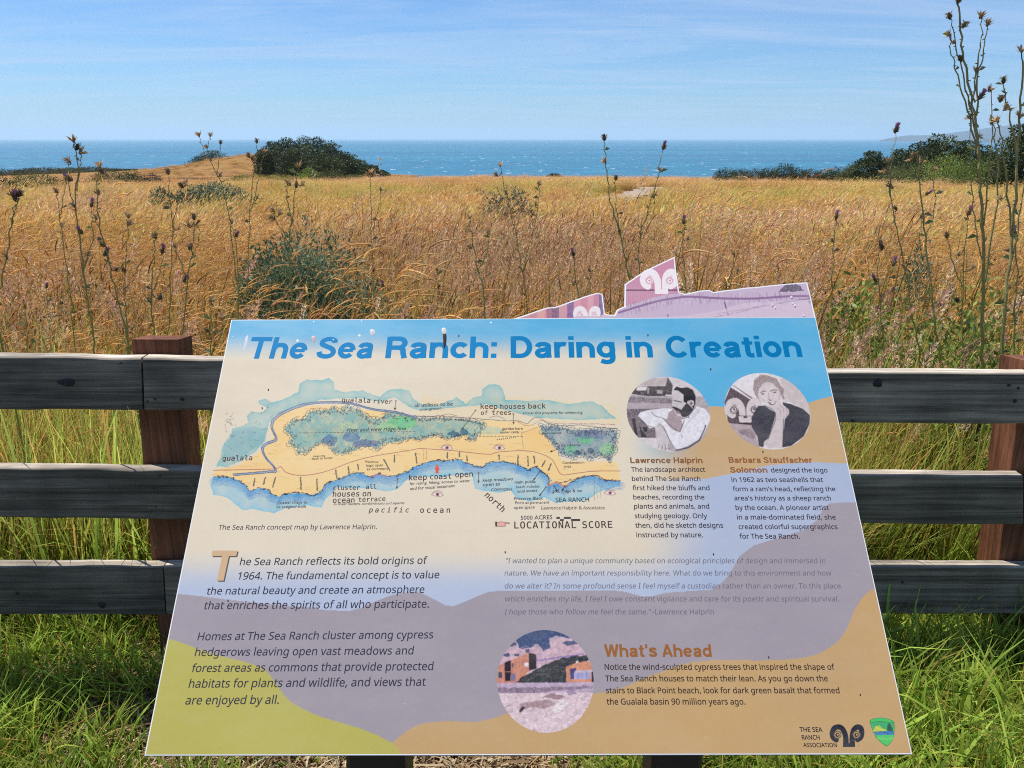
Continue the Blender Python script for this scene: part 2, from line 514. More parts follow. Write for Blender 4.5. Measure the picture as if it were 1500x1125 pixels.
def build_bank():
    # the dark cut edge where the meadow meets the headland track
    mb = MB(); v = []; f = []; n = 90
    for i in range(n + 1):
        x = -92 + 76 * i / n; y = 112 + 2.5 * math.sin(i * .11); g = float(ground(x, y))
        h = 0.42 + 0.35 * float(fbm(np.array([x / 3.0]), np.array([1.3]), 3, 77)[0])
        v += [(x, y - 1.2, g - .3), (x, y - .5, g + h), (x, y + .5, g + h * .9), (x, y + 1.6, g - .3)]
    for i in range(n):
        for k in range(3): f.append((i * 4 + k, i * 4 + 4 + k, i * 4 + 5 + k, i * 4 + 1 + k))
    mb.add(v, f)
    m, t, p = mat_new('dark_bank_soil'); geo = N(t, 'ShaderNodeNewGeometry'); n1 = N(t, 'ShaderNodeTexNoise'); n1.inputs['Scale'].default_value = 1.5; n1.inputs['Detail'].default_value = 6
    t.links.new(geo.outputs['Position'], n1.inputs['Vector']); r = ramp(t, n1.outputs['Fac'], [(0.35, (0.03, 0.03, 0.018)), (0.65, (0.12, 0.09, 0.05))]); t.links.new(r.outputs[0], p.inputs['Base Color']); p.inputs['Roughness'].default_value = .95
    tag(mb.build('earth_bank', m), kind='structure')
build_bank()

# ================================================================== THE FENCE
M_RAIL = mat_wood('weathered_grey_wood', (0.055, 0.046, 0.037), (0.175, 0.150, 0.120), (0.34, 0.30, 0.24), grain=(1.4, 22, 34), streak=0.45)
M_POST = mat_wood('reddish_brown_wood', (0.085, 0.031, 0.015), (0.18, 0.068, 0.034), (0.32, 0.13, 0.066), grain=(1.2, 34, 34), streak=0.4)
m_, t_, p_ = mat_new('dark_knot'); p_.inputs['Base Color'].default_value = (0.022, 0.020, 0.020, 1); p_.inputs['Roughness'].default_value = 0.8
M_KNOT = m_
m_, t_, p_ = mat_new('rusty_nail'); p_.inputs['Base Color'].default_value = (0.06, 0.05, 0.048, 1); p_.inputs['Roughness'].default_value = 0.6; p_.inputs['Metallic'].default_value = 0.6
M_NAIL = m_

FY = 1.86
fence = empty('wooden_fence', (0, FY + 0.05, 0), 'low three rail wooden fence with weathered grey boards on reddish brown posts behind the sign', 'fence')

def put_child(o, parent):
    """keep a child where it was built while hanging it under its thing"""
    o.parent = parent
    o.matrix_parent_inverse = parent.matrix_basis.inverted()

def rail(tops, bots, label, thick=0.038, Y=FY, seed=0, tone=1.0):
    """a board between pixel polylines of its front face"""
    T = [at(a, b, Y) for a, b in tops]; B = [at(a, b, Y) for a, b in bots]
    x0 = min(T[0].x, B[0].x); x1 = max(T[-1].x, B[-1].x); n = 60
    tx = [q.x for q in T]; tz = [q.z for q in T]; bx = [q.x for q in B]; bz = [q.z for q in B]
    cx = (x0 + x1) / 2; cz = (tz[0] + bz[-1]) / 2
    mb = MB(); v = []; c = []
    for i in range(n + 1):
        s = i / n
        xt = T[0].x + (T[-1].x - T[0].x) * s; xb = B[0].x + (B[-1].x - B[0].x) * s
        zt = np.interp(xt, tx, tz); zb = np.interp(xb, bx, bz)
        j = lambda k, a: a * (float(fbm(np.array([xt * 9 + k * 7]), np.array([seed * 3.3 + k]), 3, seed)[0]) - 0.5)
        yo = 0.004 * math.sin(xt * 1.7 + seed)
        r = 0.004
        zt += j(1, 0.006); zb += j(2, 0.006)
        # a rounded board section: front lower, front upper, top front, top back, back upper, back lower, under back, under front
        sec = [(xb, Y + yo, zb + r), (xt, Y + yo, zt - r), (xt, Y + yo + r, zt), (xt, Y + yo + thick - r, zt + j(3, 0.004)), (xt, Y + yo + thick, zt - r),
               (xb, Y + yo + thick, zb + r), (xb, Y + yo + thick - r, zb), (xb, Y + yo + r, zb)]
        v += [(a - cx, b - Y, d - cz) for a, b, d in sec]
        c += [(tone * (2.6 if q in (2, 3) else 1.25 if q == 4 else 1),) * 3 for q in range(8)]      # top face and upper back edge coloured lighter than the rest
    f = []
    for i in range(n):
        for k in range(8):
            a = i * 8 + k; b = i * 8 + (k + 1) % 8
            f.append((a, b, b + 8, a + 8))
    f.append(tuple(range(7, -1, -1))); f.append(tuple(n * 8 + k for k in range(8)))
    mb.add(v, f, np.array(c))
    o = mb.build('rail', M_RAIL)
    o.location = (cx, Y, cz)
    put_child(o, fence)
    if label: o['label'] = label
    bpy.context.view_layer.update()
    return o

def knot(rl, px, py, w, h, name='knot', mat=None, ang=0.0):
    c = at(px, py, FY - 0.0005)
    mb = MB(); v = [(0, -0.0035, 0)]; n = 14
    sc = FY / F * 1.02
    for r_, yo in ((0.6, -0.003), (1.0, 0.004)):
        for k in range(n):
            t = 2 * math.pi * k / n
            jr = r_ * (1 + 0.22 * math.sin(3 * t + px) * (r_ > 0.7))
            a, b = math.cos(t) * w / 2 * sc * jr, math.sin(t) * h / 2 * sc * jr
            v.append((a * math.cos(ang) - b * math.sin(ang), yo, a * math.sin(ang) + b * math.cos(ang)))
    f = [(0, 1 + (k + 1) % n, 1 + k) for k in range(n)] + [(1 + k, 1 + (k + 1) % n, 1 + n + (k + 1) % n, 1 + n + k) for k in range(n)]
    mb.add(v, f)
    o = mb.build(name, mat or M_KNOT, smooth=True)
    o.parent = rl; o.location = (c.x - rl.location.x, 0.004 * math.sin(c.x * 1.7 + 0), c.z - rl.location.z)
    return o

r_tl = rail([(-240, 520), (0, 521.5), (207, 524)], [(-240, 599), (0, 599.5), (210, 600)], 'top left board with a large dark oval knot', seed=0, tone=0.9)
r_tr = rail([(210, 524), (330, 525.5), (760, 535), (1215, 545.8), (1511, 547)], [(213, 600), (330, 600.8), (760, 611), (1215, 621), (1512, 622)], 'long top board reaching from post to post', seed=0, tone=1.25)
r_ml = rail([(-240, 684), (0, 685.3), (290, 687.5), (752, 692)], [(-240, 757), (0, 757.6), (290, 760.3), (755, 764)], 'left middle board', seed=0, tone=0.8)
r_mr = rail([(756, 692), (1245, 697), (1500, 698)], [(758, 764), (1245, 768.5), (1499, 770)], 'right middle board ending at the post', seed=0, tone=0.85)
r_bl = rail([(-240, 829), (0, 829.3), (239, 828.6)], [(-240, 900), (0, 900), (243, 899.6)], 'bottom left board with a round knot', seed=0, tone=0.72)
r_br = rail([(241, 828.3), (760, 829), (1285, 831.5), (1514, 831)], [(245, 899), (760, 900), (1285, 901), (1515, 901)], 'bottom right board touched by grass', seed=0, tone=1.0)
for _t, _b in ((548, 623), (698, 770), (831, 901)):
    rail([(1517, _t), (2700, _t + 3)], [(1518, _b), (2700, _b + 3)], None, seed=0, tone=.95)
knot(r_tl, 99, 559.5, 36, 16); knot(r_tl, 177, 531, 6, 4, 'nail_hole')
knot(r_tr, 268, 584, 9, 7); knot(r_tr, 228, 584, 5, 4, 'nail_head', M_NAIL); knot(r_tr, 217, 587, 4, 4, 'nail_head', M_NAIL)
knot(r_tr, 1287, 562, 18, 19, ang=0.6); knot(r_tr, 1250, 617, 8, 5); knot(r_tr, 1479, 565, 8, 5); knot(r_tr, 1493, 569, 6, 5); knot(r_tr, 1488, 588, 7, 8)
knot(r_ml, 235, 696, 4, 4, 'nail_head', M_NAIL); knot(r_ml, 226, 714, 5, 4, 'nail_head', M_NAIL); knot(r_ml, 229, 741, 4, 4, 'nail_head', M_NAIL)
knot(r_bl, 150, 885, 17, 16); knot(r_bl, 26, 868, 9, 8)
knot(r_br, 1323, 854, 5, 5)

def post(c_tl, c_tr, c_bl, c_br, Y, depth, label):
    """front face between four pixel corners at distance Y; runs down into the ground"""
    A, B, C, D = at(*c_tl, Y), at(*c_tr, Y), at(*c_bl, Y), at(*c_br, Y)
    dl = (C - A); dr = (D - B)
    C = A + dl * ((A.z + 0.25) / -dl.z); D = B + dr * ((B.z + 0.25) / -dr.z)
    o0 = (A + B) / 2
    mb = MB(); v = []; n = 24
    # local X runs along the post so the grain follows it
    for i in range(n + 1):
        s = i / n
        L = A.lerp(C, s); Rr = B.lerp(D, s)
        for k, (P, yo) in enumerate(((L, 0), (Rr, 0), (Rr, depth), (L, depth))):
            j = 0.003 * (float(vnoise(np.array([s * 17 + k]), np.array([k * 3.1]), 4)[0]) - 0.5)
            q = Vector((P.x + j, Y + yo, P.z - (0.012 if (i == 0 and yo) else 0)))
            d = q - o0
            v.append((-d.z, d.x, d.y))
    f = []
    for i in range(n):
        for k in range(4):
            a = i * 4 + k; b = i * 4 + (k + 1) % 4
            f.append((a, b, b + 4, a + 4))
    f.append((3, 2, 1, 0)); f.append((n * 4, n * 4 + 1, n * 4 + 2, n * 4 + 3))
    mb.add(v, f, np.array([1.0, 1.0, 1.0]))
    o = mb.build('post', M_POST)
    from mathutils import Matrix
    o.matrix_basis = Matrix(((0, 1, 0, o0.x), (0, 0, 1, o0.y), (-1, 0, 0, o0.z), (0, 0, 0, 1)))
    put_child(o, fence); o['label'] = label
    return o
post((193, 497), (259, 497.5), (224, 830), (287, 830), FY + 0.043, 0.09, 'left post showing above the top board')
post((2690, 530), (2765, 530), (2600, 832), (2670, 832), FY + 0.043, 0.10, 'further post along the fence')
post((1501, 528), (1572, 528), (1462, 832), (1532, 832), FY + 0.043, 0.10, 'right post with a sunlit red side')

# ================================================================== THE SIGN
BW = 0.9144
pB = 0.9152; pT = 1.2025                        # depth along the lens of the lower and upper edge
def _pt(px, py, d):
    return Vector(((px - 750) / F * d, CT * d + (562.5 - py) / F * d * ST, CAMZ - ST * d + (562.5 - py) / F * d * CT))
PO = _pt(774, 1107, pB); PTt = _pt(766.5, 465.5, pT)
PV = (PTt - PO); PLEN = PV.length; PV.normalize()
PU = Vector((1, 0, 0)); PU = (PU - PV * PU.dot(PV)).normalized()
PN = PU.cross(PV).normalized()
# the board is held by a tilted frame on two posts, so everything on it is laid out along its own two axes
def to_uv(px, py):
    a, y, z = ray(px, py)
    d = np.stack([a, y, z], -1)
    o = np.array([0, 0, CAMZ]); n = np.array(PN); p0 = np.array(PO)
    k = ((p0 - o) @ n) / (d @ n)
    q = o + d * k[..., None] - p0
    return q @ np.array(PU), q @ np.array(PV)
def uv_px(u, v):
    P = np.array(PO)[None] + np.asarray(u)[:, None] * np.array(PU) + np.asarray(v)[:, None] * np.array(PV)
    return project(P[:, 0], P[:, 1], P[:, 2])

from mathutils import Matrix
SIGN_M = Matrix.Translation(PO) @ Matrix((PU, PV, PN)).transposed().to_4x4()
sign = empty('interpretive_sign', (PO.x, PO.y + 0.02, 0), 'tilted interpretive panel with a printed map, photographs and text on two black posts', 'sign')

SHEET = 0.0
def sign_child(o, parent):
    """geometry of these parts is in the board's own axes (u, v, height above the face)"""
    o.matrix_basis = Matrix.Identity(4)
    o.parent = parent
    if parent is sign:
        o.matrix_basis = sign.matrix_basis.inverted() @ SIGN_M
    return o

M_PRINT = mat_laminate('printed_laminate')
M_TEXT = mat_col('printed_ink', rough=0.4, spec=0.12)
m_, t_, p_ = mat_new('black_steel'); p_.inputs['Base Color'].default_value = (0.012, 0.012, 0.013, 1); p_.inputs['Roughness'].default_value = 0.45; p_.inputs['Metallic'].default_value = 0.0
_n = N(t_, 'ShaderNodeTexNoise'); _n.inputs['Scale'].default_value = 60
_r = ramp(t_, _n.outputs['Fac'], [(0.3, 0.38), (0.7, 0.6)]); t_.links.new(_r.outputs[0], p_.inputs['Roughness'])
M_BLACK = m_
m_, t_, p_ = mat_new('pale_board_edge'); p_.inputs['Base Color'].default_value = (0.72, 0.71, 0.69, 1); p_.inputs['Roughness'].default_value = 0.5
M_EDGE = m_
m_, t_, p_ = mat_new('dark_board_core'); p_.inputs['Base Color'].default_value = (0.022, 0.019, 0.018, 1); p_.inputs['Roughness'].default_value = 0.6
M_CORE = m_

CREST = [(752, 466.5), (769, 461), (785, 455.5), (801, 450), (812, 449.5), (820, 447), (839, 440), (856, 434), (874, 428.5), (883, 430), (886.5, 459), (893, 460.5), (900, 461), (903, 454.5),
         (905, 452.5), (914.5, 448.5), (915, 416), (945, 396), (988.5, 375.5), (991, 398), (995.5, 427.6), (1003, 430), (1012, 428.4), (1024, 425.5), (1037.5, 424), (1041, 425), (1045.5, 427.5), (1060, 425),
         (1075, 423.5), (1092, 421), (1108, 420), (1124, 418), (1150, 415.5), (1183, 413), (1195, 464)]
OUT_PX = [(211, 1107.5), (338.5, 468)] + CREST + [(1337, 1105.5)]
_u, _v = to_uv(np.array([p[0] for p in OUT_PX], float), np.array([p[1] for p in OUT_PX], float))
OUT_UV = list(zip(_u.tolist(), _v.tolist()))

def poly_inset(P, d):
    P = np.array(P); n = len(P); out = []
    area = 0.5 * np.sum(P[:, 0] * np.roll(P[:, 1], -1) - np.roll(P[:, 0], -1) * P[:, 1])
    sg = 1 if area > 0 else -1
    for i in range(n):
        a = P[i] - P[i - 1]; b = P[(i + 1) % n] - P[i]
        a = a / (np.linalg.norm(a) + 1e-12); b = b / (np.linalg.norm(b) + 1e-12)
        na = np.array([-a[1], a[0]]) * sg; nb = np.array([-b[1], b[0]]) * sg
        m = na + nb; l = m @ m
        m = m / max(l, 0.5) * 2
        out.append(P[i] + m * d)
    return out

def build_board():
    n = len(OUT_UV); T = 0.011
    import bmesh
    ins = poly_inset(OUT_UV, 0.0006)
    mb = MB()
    top = [(u, v, -0.0001) for u, v in ins]; rim = [(u, v, -0.0009) for u, v in OUT_UV]; bot = [(u, v, -T) for u, v in OUT_UV]
    from mathutils.geometry import tessellate_polygon
    tr = tessellate_polygon([[Vector((u, v, 0)) for u, v in ins]])
    mb.add(top, [tuple(q) for q in tr])
    bm_f = []
    mb.add(top + rim, [(i, (i + 1) % n, n + (i + 1) % n, n + i) for i in range(n)])
    mb.add(rim + bot, [(i, (i + 1) % n, n + (i + 1) % n, n + i) for i in range(n)], mi=1)
    mb.add(bot, [tuple(q) for q in tr], mi=1)
    o = mb.build('panel_board', [M_EDGE, M_CORE])
    b = bmesh.new(); b.from_mesh(o.data); bmesh.ops.remove_doubles(b, verts=b.verts, dist=1e-6); bmesh.ops.recalc_face_normals(b, faces=b.faces); b.to_mesh(o.data); b.free()
    sign_child(o, sign)
    return o
board = build_board()

def build_sign_frame():
    # a black welded tray under the board and two square posts with base plates
    mb = MB()
    def bar(u0, u1, v0, v1, w0, w1):
        v = [(u, vv, w) for u in (u0, u1) for vv in (v0, v1) for w in (w0, w1)]
        mb.add(v, [(0, 1, 3, 2), (4, 6, 7, 5), (0, 4, 5, 1), (2, 3, 7, 6), (0, 2, 6, 4), (1, 5, 7, 3)])
    for u in (-0.185, 0.19): bar(u - 0.025, u + 0.025, 0.02, 0.56, -0.036, -0.0115)
    bar(-0.30, 0.30, 0.10, 0.15, -0.032, -0.0117); bar(-0.30, 0.30, 0.44, 0.49, -0.032, -0.0117)
    o = mb.build('support_frame', M_BLACK); sign_child(o, sign)
    for px0, px1 in ((506, 593), (955, 1030)):
        # square tube standing straight down below the board
        A = at(px0, 1125, PO.y + 0.012); B = at(px1, 1125, PO.y + 0.012)
        w = B.x - A.x; xc = (A.x + B.x) / 2; zt = PO.z + 0.03
        y0 = PO.y + 0.012; y1 = y0 + w
        zb = PO.z + (y1 - PO.y) * PV.z / PV.y - 0.03
        z0 = PO.z + (y0 - PO.y) * PV.z / PV.y - 0.018
        mb = MB(); r = 0.006
        def ring(z_f, z_b):
            xs = [(xc - w / 2 + r, y0), (xc + w / 2 - r, y0), (xc + w / 2, y0 + r), (xc + w / 2, y1 - r), (xc + w / 2 - r, y1), (xc - w / 2 + r, y1), (xc - w / 2, y1 - r), (xc - w / 2, y0 + r)]
            return [(x, y, z_f + (z_b - z_f) * (y - y0) / (y1 - y0)) for x, y in xs]
        v = ring(z0, zb) + ring(-0.1, -0.1)
        f = [(k, 8 + k, 8 + (k + 1) % 8, (k + 1) % 8) for k in range(8)] + [tuple(range(8)), tuple(range(15, 7, -1))]
        mb.add(v, f)
        o = mb.build('leg', M_BLACK); put_child(o, sign)
build_sign_frame()

# ================================================================== WHAT IS PRINTED ON THE BOARD
KP = np.array((0.82, 0.765, 0.70))                                        # reflectance of the whitest print

def in_poly(x, y, P):
    P = np.asarray(P, float)
    inside = np.zeros(x.shape, bool)
    n = len(P); j = n - 1
    for i in range(n):
        xi, yi = P[i]; xj, yj = P[j]
        if yi != yj:
            c = ((yi > y) != (yj > y)) & (x < (xj - xi) * (y - yi) / (yj - yi) + xi)
            inside ^= c
        j = i
    return inside

class Patch:
    """a fine grid on the board; every vertex is given the ink colour printed there (photo pixel coordinates)"""
    def __init__(s, bbox, cell, w, pad=0.0):
        x0, y0, x1, y1 = bbox
        u, v = to_uv(np.array([x0, x1, x1, x0], float), np.array([y0, y0, y1, y1], float))
        s.us = np.arange(u.min() - pad, u.max() + pad + cell, cell); s.vs = np.arange(v.min() - pad, v.max() + pad + cell, cell)
        s.U, s.V = np.meshgrid(s.us, s.vs)
        px, py = uv_px(s.U.ravel(), s.V.ravel())
        s.X = px.reshape(s.U.shape); s.Y = py.reshape(s.U.shape)
        s.C = np.ones(s.U.shape + (3,)); s.w = w
    def sl(s, pts, m=0):
        P = np.asarray(pts, float)
        x0, y0 = P.min(0) - m; x1, y1 = P.max(0) + m
        u, v = to_uv(np.array([x0, x1, x1, x0]), np.array([y0, y0, y1, y1]))
        a0, a1 = np.searchsorted(s.us, [u.min(), u.max()]); b0, b1 = np.searchsorted(s.vs, [v.min(), v.max()])
        return slice(max(b0 - 6, 0), b1 + 6), slice(max(a0 - 6, 0), a1 + 6)
    def fill(s, pts, col, a=1.0, noise=0.0, ns=0.3, curve=0, seed=0, edge=0.0, wob=0.0):
        P = catmull(pts, curve, True) if curve else np.asarray(pts, float)
        q = s.sl(P, 2 + wob)
        x = s.X[q]; y = s.Y[q]
        if wob:
            x = x + wob * (fbm(x * 0.16, y * 0.16, 3, seed) - 0.5) * 2; y = y + wob * (fbm(x * 0.16 + 31, y * 0.16, 3, seed + 1) - 0.5) * 2
        m = in_poly(x, y, P).astype(float)
        if edge:
            # watercolour pools darker along its rim
            d = s.dist(x, y, np.vstack([P, P[:1]]))
            al = a * (0.72 + 0.5 * np.exp(-d / edge))
        else: al = a
        if noise: al = al * (1 + noise * (fbm(x * ns, y * ns, 3, seed + 7) - 0.5) * 2)
        m = np.clip(m * al, 0, 1)[..., None]
        s.C[q] = s.C[q] * (1 - m) + lin(col) * m
    def dist(s, x, y, P):
        d = np.full(x.shape, 1e9)
        for (ax, ay), (bx, by) in zip(P[:-1], P[1:]):
            vx, vy = bx - ax, by - ay; l = vx * vx + vy * vy + 1e-9
            t = np.clip(((x - ax) * vx + (y - ay) * vy) / l, 0, 1)
            d = np.minimum(d, (x - ax - t * vx) ** 2 + (y - ay - t * vy) ** 2)
        return np.sqrt(d)
    def line(s, pts, w, col, a=1.0, curve=0, wob=0.0, seed=0):
        P = catmull(pts, curve) if curve else np.asarray(pts, float)
        # in short runs, so that each only touches its own neighbourhood
        for k in range(0, len(P) - 1, 6):
            Q = P[k:k + 7]
            q = s.sl(Q, w + 2 + wob)
            x = s.X[q]; y = s.Y[q]
            if wob:
                x = x + wob * (fbm(x * 0.4, y * 0.4, 2, seed) - 0.5) * 2; y = y + wob * (fbm(x * 0.4 + 9, y * 0.4, 2, seed + 2) - 0.5) * 2
            m = np.clip((w / 2 + 0.35 - s.dist(x, y, Q)) / 0.7, 0, 1)[..., None] * a
            s.C[q] = s.C[q] * (1 - m) + lin(col) * m
    def disc(s, cx, cy, rx, ry, col, a=1.0, n=28):
        t = np.linspace(0, 2 * np.pi, n, endpoint=False)
        s.fill(np.stack([cx + rx * np.cos(t), cy + ry * np.sin(t)], 1), col, a)
    def soften(s, n=1, dots=0.0, seed=0):
        """the softness and uneven tone of a small halftone print"""
        for _ in range(n):
            P = np.pad(s.C, ((1, 1), (1, 1), (0, 0)), mode='edge')
            s.C = (P[:-2, 1:-1] + P[2:, 1:-1] + P[1:-1, :-2] + P[1:-1, 2:] + 2 * P[1:-1, 1:-1]) / 6
        if dots:
            g = (fbm(s.X * 0.22, s.Y * 0.22, 4, seed) - 0.5) * dots + (fbm(s.X * 0.8, s.Y * 0.8, 2, seed + 3) - 0.5) * dots * .8
            s.C = np.clip(s.C * (1 + 1.6 * g[..., None]), 0, 1)
    def mul(s, f):
        s.C = s.C * f[..., None]
    def build(s, name, parent, mask=None, mat=None):
        ny, nx = s.U.shape
        v = np.stack([s.U, s.V, np.full(s.U.shape, s.w)], -1).reshape(-1, 3)
        i = np.arange((ny - 1) * nx).reshape(ny - 1, nx)[:, :-1].ravel()
        q = np.stack([i, i + 1, i + 1 + nx, i + nx], 1)
        C = np.clip(s.C, 0, 1).reshape(-1, 3) * KP
        if mask is not None:
            ok = mask.ravel()
            q = q[ok[q].all(1)]
            used = np.unique(q); re = np.full(len(v), -1); re[used] = np.arange(len(used))
            v = v[used]; C = C[used]; q = re[q]
        o = fast_mesh(name, v, q, C, mat or M_PRINT)
        sign_child(o, parent)
        return o

# ---- the background picture: sky, sand, sea mist, hills
SKYB = (92, 181, 226); CREAM = (229, 219, 197); MIST = (184, 198, 224); TAN = (203, 172, 128); PERI = (170, 187, 219); GREY = (165, 158, 168); OLIVE = (189, 184, 93); SAND = (200, 166, 115)
G_TOP = [(700, 873), (716, 867), (737, 865), (860, 865), (900, 865), (916, 867), (931, 871), (942, 874), (957, 873), (976, 868), (1010, 866), (1043, 864), (1058, 853), (1068, 842), (1073, 834), (1083, 815), (1104, 799), (1140, 788), (1176, 777), (1198, 761), (1206, 745), (1216, 737), (1240, 736), (1300, 736)]
G_LEFT = [(180, 866), (262, 870), (300, 874), (339, 879), (395, 885), (443, 889), (480, 894), (512, 895), (530, 890), (547, 882), (570, 873), (592, 868), (605, 866.5), (616, 868), (640, 880), (652, 886.5), (664, 888), (680, 882), (700, 873)]
def paint_base(s):
    X, Y = s.X, s.Y
    wob = (fbm(X / 60, Y / 60, 3, 40) - 0.5)
    wy = 1 - sstep(484, 530, Y + wob * 8)
    wx = sstep(925, 1010, X + wob * 20 + (Y - 540) * 0.12) * (1 - sstep(640, 700, Y))
    k = np.maximum(wy, wx)[..., None]
    s.C = lin(CREAM) * (1 - k) + lin(SKYB) * k
    pink = (np.clip(1 - np.abs(X - 400) / 160, 0, 1) * np.clip(1 - np.abs(Y - 570) / 60, 0, 1) * 0.10)[..., None]
    s.C = s.C * (1 - pink) + lin((225, 190, 175)) * pink
    m = sstep(800, 868, Y)[..., None]
    s.C = s.C * (1 - m) + lin(MIST) * m
    # tan dune at the right, fading out to the left
    P = [(800, 610), (1000, 600), (1040, 595), (1085, 597), (1130, 598), (1165, 594.5), (1185, 590), (1203, 584), (1222, 579.5), (1300, 576), (1300, 680), (1240, 679), (1190, 677), (1130, 681), (1070, 694), (1035, 701), (990, 702), (800, 702)]
    fx = sstep(930, 1030, X)
    q = in_poly(X, Y, P)
    m = (q * fx)[..., None]
    s.C = s.C * (1 - m) + lin(TAN) * m
    m = (in_poly(X, Y, [(800, 702), (990, 702), (1035, 701), (1070, 694), (1130, 681), (1190, 677), (1240, 679), (1310, 684), (1310, 870), (800, 870)]) * sstep(925, 1050, X))[..., None] * (0.93 - 0.05 * sstep(700, 800, Y))[..., None]
    s.C = s.C * (1 - m) + lin(PERI) * m
    s.fill(G_LEFT + G_TOP[1:] + [(1345, 1120), (180, 1120)], GREY)
    s.fill([(150, 900), (248.5, 936), (265, 941), (283, 948), (310, 957), (339, 965), (358, 969), (373, 974), (386, 980), (394, 987), (404, 1001), (415, 1017), (427, 1029), (443, 1038), (460, 1046), (477, 1052), (504, 1060), (529, 1067.5), (553, 1077), (574, 1088), (583, 1096), (592, 1112), (150, 1112)], OLIVE)
    s.fill([(574, 1088), (588, 1077), (600, 1068), (610, 1063), (622, 1059), (645, 1057), (700, 1057), (720, 1053), (737, 1047), (765, 1036), (800, 1024), (864, 1017), (890, 1013), (909, 1008), (925, 1002), (939, 995), (957, 988), (976, 981.6), (995, 974), (1017, 969.5), (1045, 967), (1073, 966.5), (1110, 967.5), (1148, 966.5), (1175, 964), (1196, 959), (1215, 949), (1230, 937), (1239, 924), (1245, 911), (1252, 893), (1260, 880), (1269, 869), (1283, 861), (1330, 852), (1350, 1112), (592, 1112), (583, 1096)], SAND)
    # the sun-bleached, faintly scuffed surface
    g = 1 + 0.09 * (fbm(X / 120, Y / 90, 5, 50) - 0.5) + 0.03 * (fbm(X / 9, Y / 9, 3, 51) - 0.5) + 0.04 * (hash2(np.floor(X * 1.1), np.floor(Y * 1.1), 3) - 0.5)
    s.mul(g)
    sp = (vnoise(X * 0.33, Y * 0.33, 61) > 0.972)[..., None] * 0.2
    s.C = s.C * (1 - sp) + lin((235, 230, 225)) * sp

pt = Patch((208, 462, 1340, 1108), 0.00095, 0.0)
_i = poly_inset([OUT_UV[0], OUT_UV[1], OUT_UV[-2], OUT_UV[-1]], 0.0017)          # lower left, upper left, upper right, lower right
pt.us = np.linspace(min(p[0] for p in _i), max(p[0] for p in _i), len(pt.us)); pt.vs = np.linspace(min(p[1] for p in _i), max(p[1] for p in _i), len(pt.vs))
pt.C = np.ones((len(pt.vs), len(pt.us), 3))
_s, _t = np.meshgrid(np.linspace(0, 1, len(pt.us)), np.linspace(0, 1, len(pt.vs)))
_q = ((1 - _s) * (1 - _t))[..., None] * _i[0] + ((1 - _s) * _t)[..., None] * _i[1] + (_s * _t)[..., None] * _i[2] + (_s * (1 - _t))[..., None] * _i[3]
pt.U, pt.V = _q[..., 0], _q[..., 1]
_x, _y = uv_px(pt.U.ravel(), pt.V.ravel()); pt.X = _x.reshape(pt.U.shape); pt.Y = _y.reshape(pt.U.shape)
paint_base(pt)
ins_uv = np.array(poly_inset(OUT_UV, 0.0022))
pt.build('background_print', board)

# ---- ram's head emblem: two seashell spirals on a stem, in the emblem's own units (215 wide)
def ram(s, cx, cy, k, col, gap, lw=33, stem=True):
    T = lambda L: [(cx + (x - 390) * k, cy + (y - 246) * k) for x, y in L]
    for L in ([(383, 300), (382, 262), (374, 228), (356, 200), (332, 192), (308, 203), (297, 232), (303, 258), (322, 274)], [(420, 300), (422, 262), (426, 228), (438, 203), (458, 192), (478, 203), (482, 234), (475, 258), (456, 272)]):
        s.line(T(L), lw * k, col, curve=5)
    s.fill(T([(366, 262), (438, 262), (441, 318), (364, 318)]), col)
    for x0 in (330, 449):
        s.disc(*T([(x0, 241)])[0], 25 * k, 25 * k, gap)
        s.line(T([(x0 + 22 * math.cos(t), 241 + 22 * math.sin(t)) for t in np.linspace(0, 6.0, 20)]), 5 * k, col)
        s.disc(*T([(x0, 242)])[0], 14 * k, 14 * k, col)
        s.disc(*T([(x0 + 2, 241)])[0], 6 * k, 6 * k, gap)
    s.line(T([(403, 292), (402, 240), (405, 205), (404, 186)]), 5 * k, gap)

# ---- the cut-out picture along the top edge
pc = Patch((744, 372, 1197, 468), 0.0006, 0.00001)
c3 = lambda L: [(740 + x / 3.125, 370 + y / 3.125) for x, y in L]
pc.C[:] = lin((212, 190, 208))
pc.fill(c3([(-10, 300), (90, 283), (190, 250), (250, 240), (420, 180), (440, 190), (440, 300)]), (214, 150, 165))
for x, c in ((130, (190, 140, 150)), (165, (222, 170, 160)), (205, (150, 100, 120)), (232, (90, 78, 120)), (262, (205, 160, 165)), (300, (96, 90, 150)), (330, (225, 160, 170)), (360, (205, 140, 165)), (395, (222, 165, 180)), (420, (196, 130, 160))):
    pc.fill(c3([(x - 16, 180), (x + 14, 180), (x + 14, 298), (x - 16, 298)]), c, 0.75, noise=0.4, ns=0.7, seed=x)
pc.fill(c3([(428, 180), (450, 186), (458, 280), (432, 290)]), (112, 96, 150), 0.9, noise=0.3)
pc.fill(c3([(545, 140), (780, 10), (800, 185), (545, 260)]), (206, 152, 178))
for x in range(556, 800, 9):
    pc.line(c3([(x, 250), (x + (x - 660) * 0.06, 10)]), 0.9, (178, 118, 150), 0.5)
pc.fill(c3([(640, 90), (775, 18), (790, 90), (792, 180), (700, 180), (620, 175)]), (214, 140, 170), 0.35, noise=0.5)
pc.line(c3([(556, 172), (680, 172), (795, 172)]), 2.4, (120, 72, 104))
pc.fill(c3([(500, 300), (505, 262), (560, 242), (620, 225), (680, 205), (740, 192), (800, 186), (930, 172), (955, 182), (1100, 165), (1385, 140), (1425, 300)]), (203, 184, 208), noise=0.2)
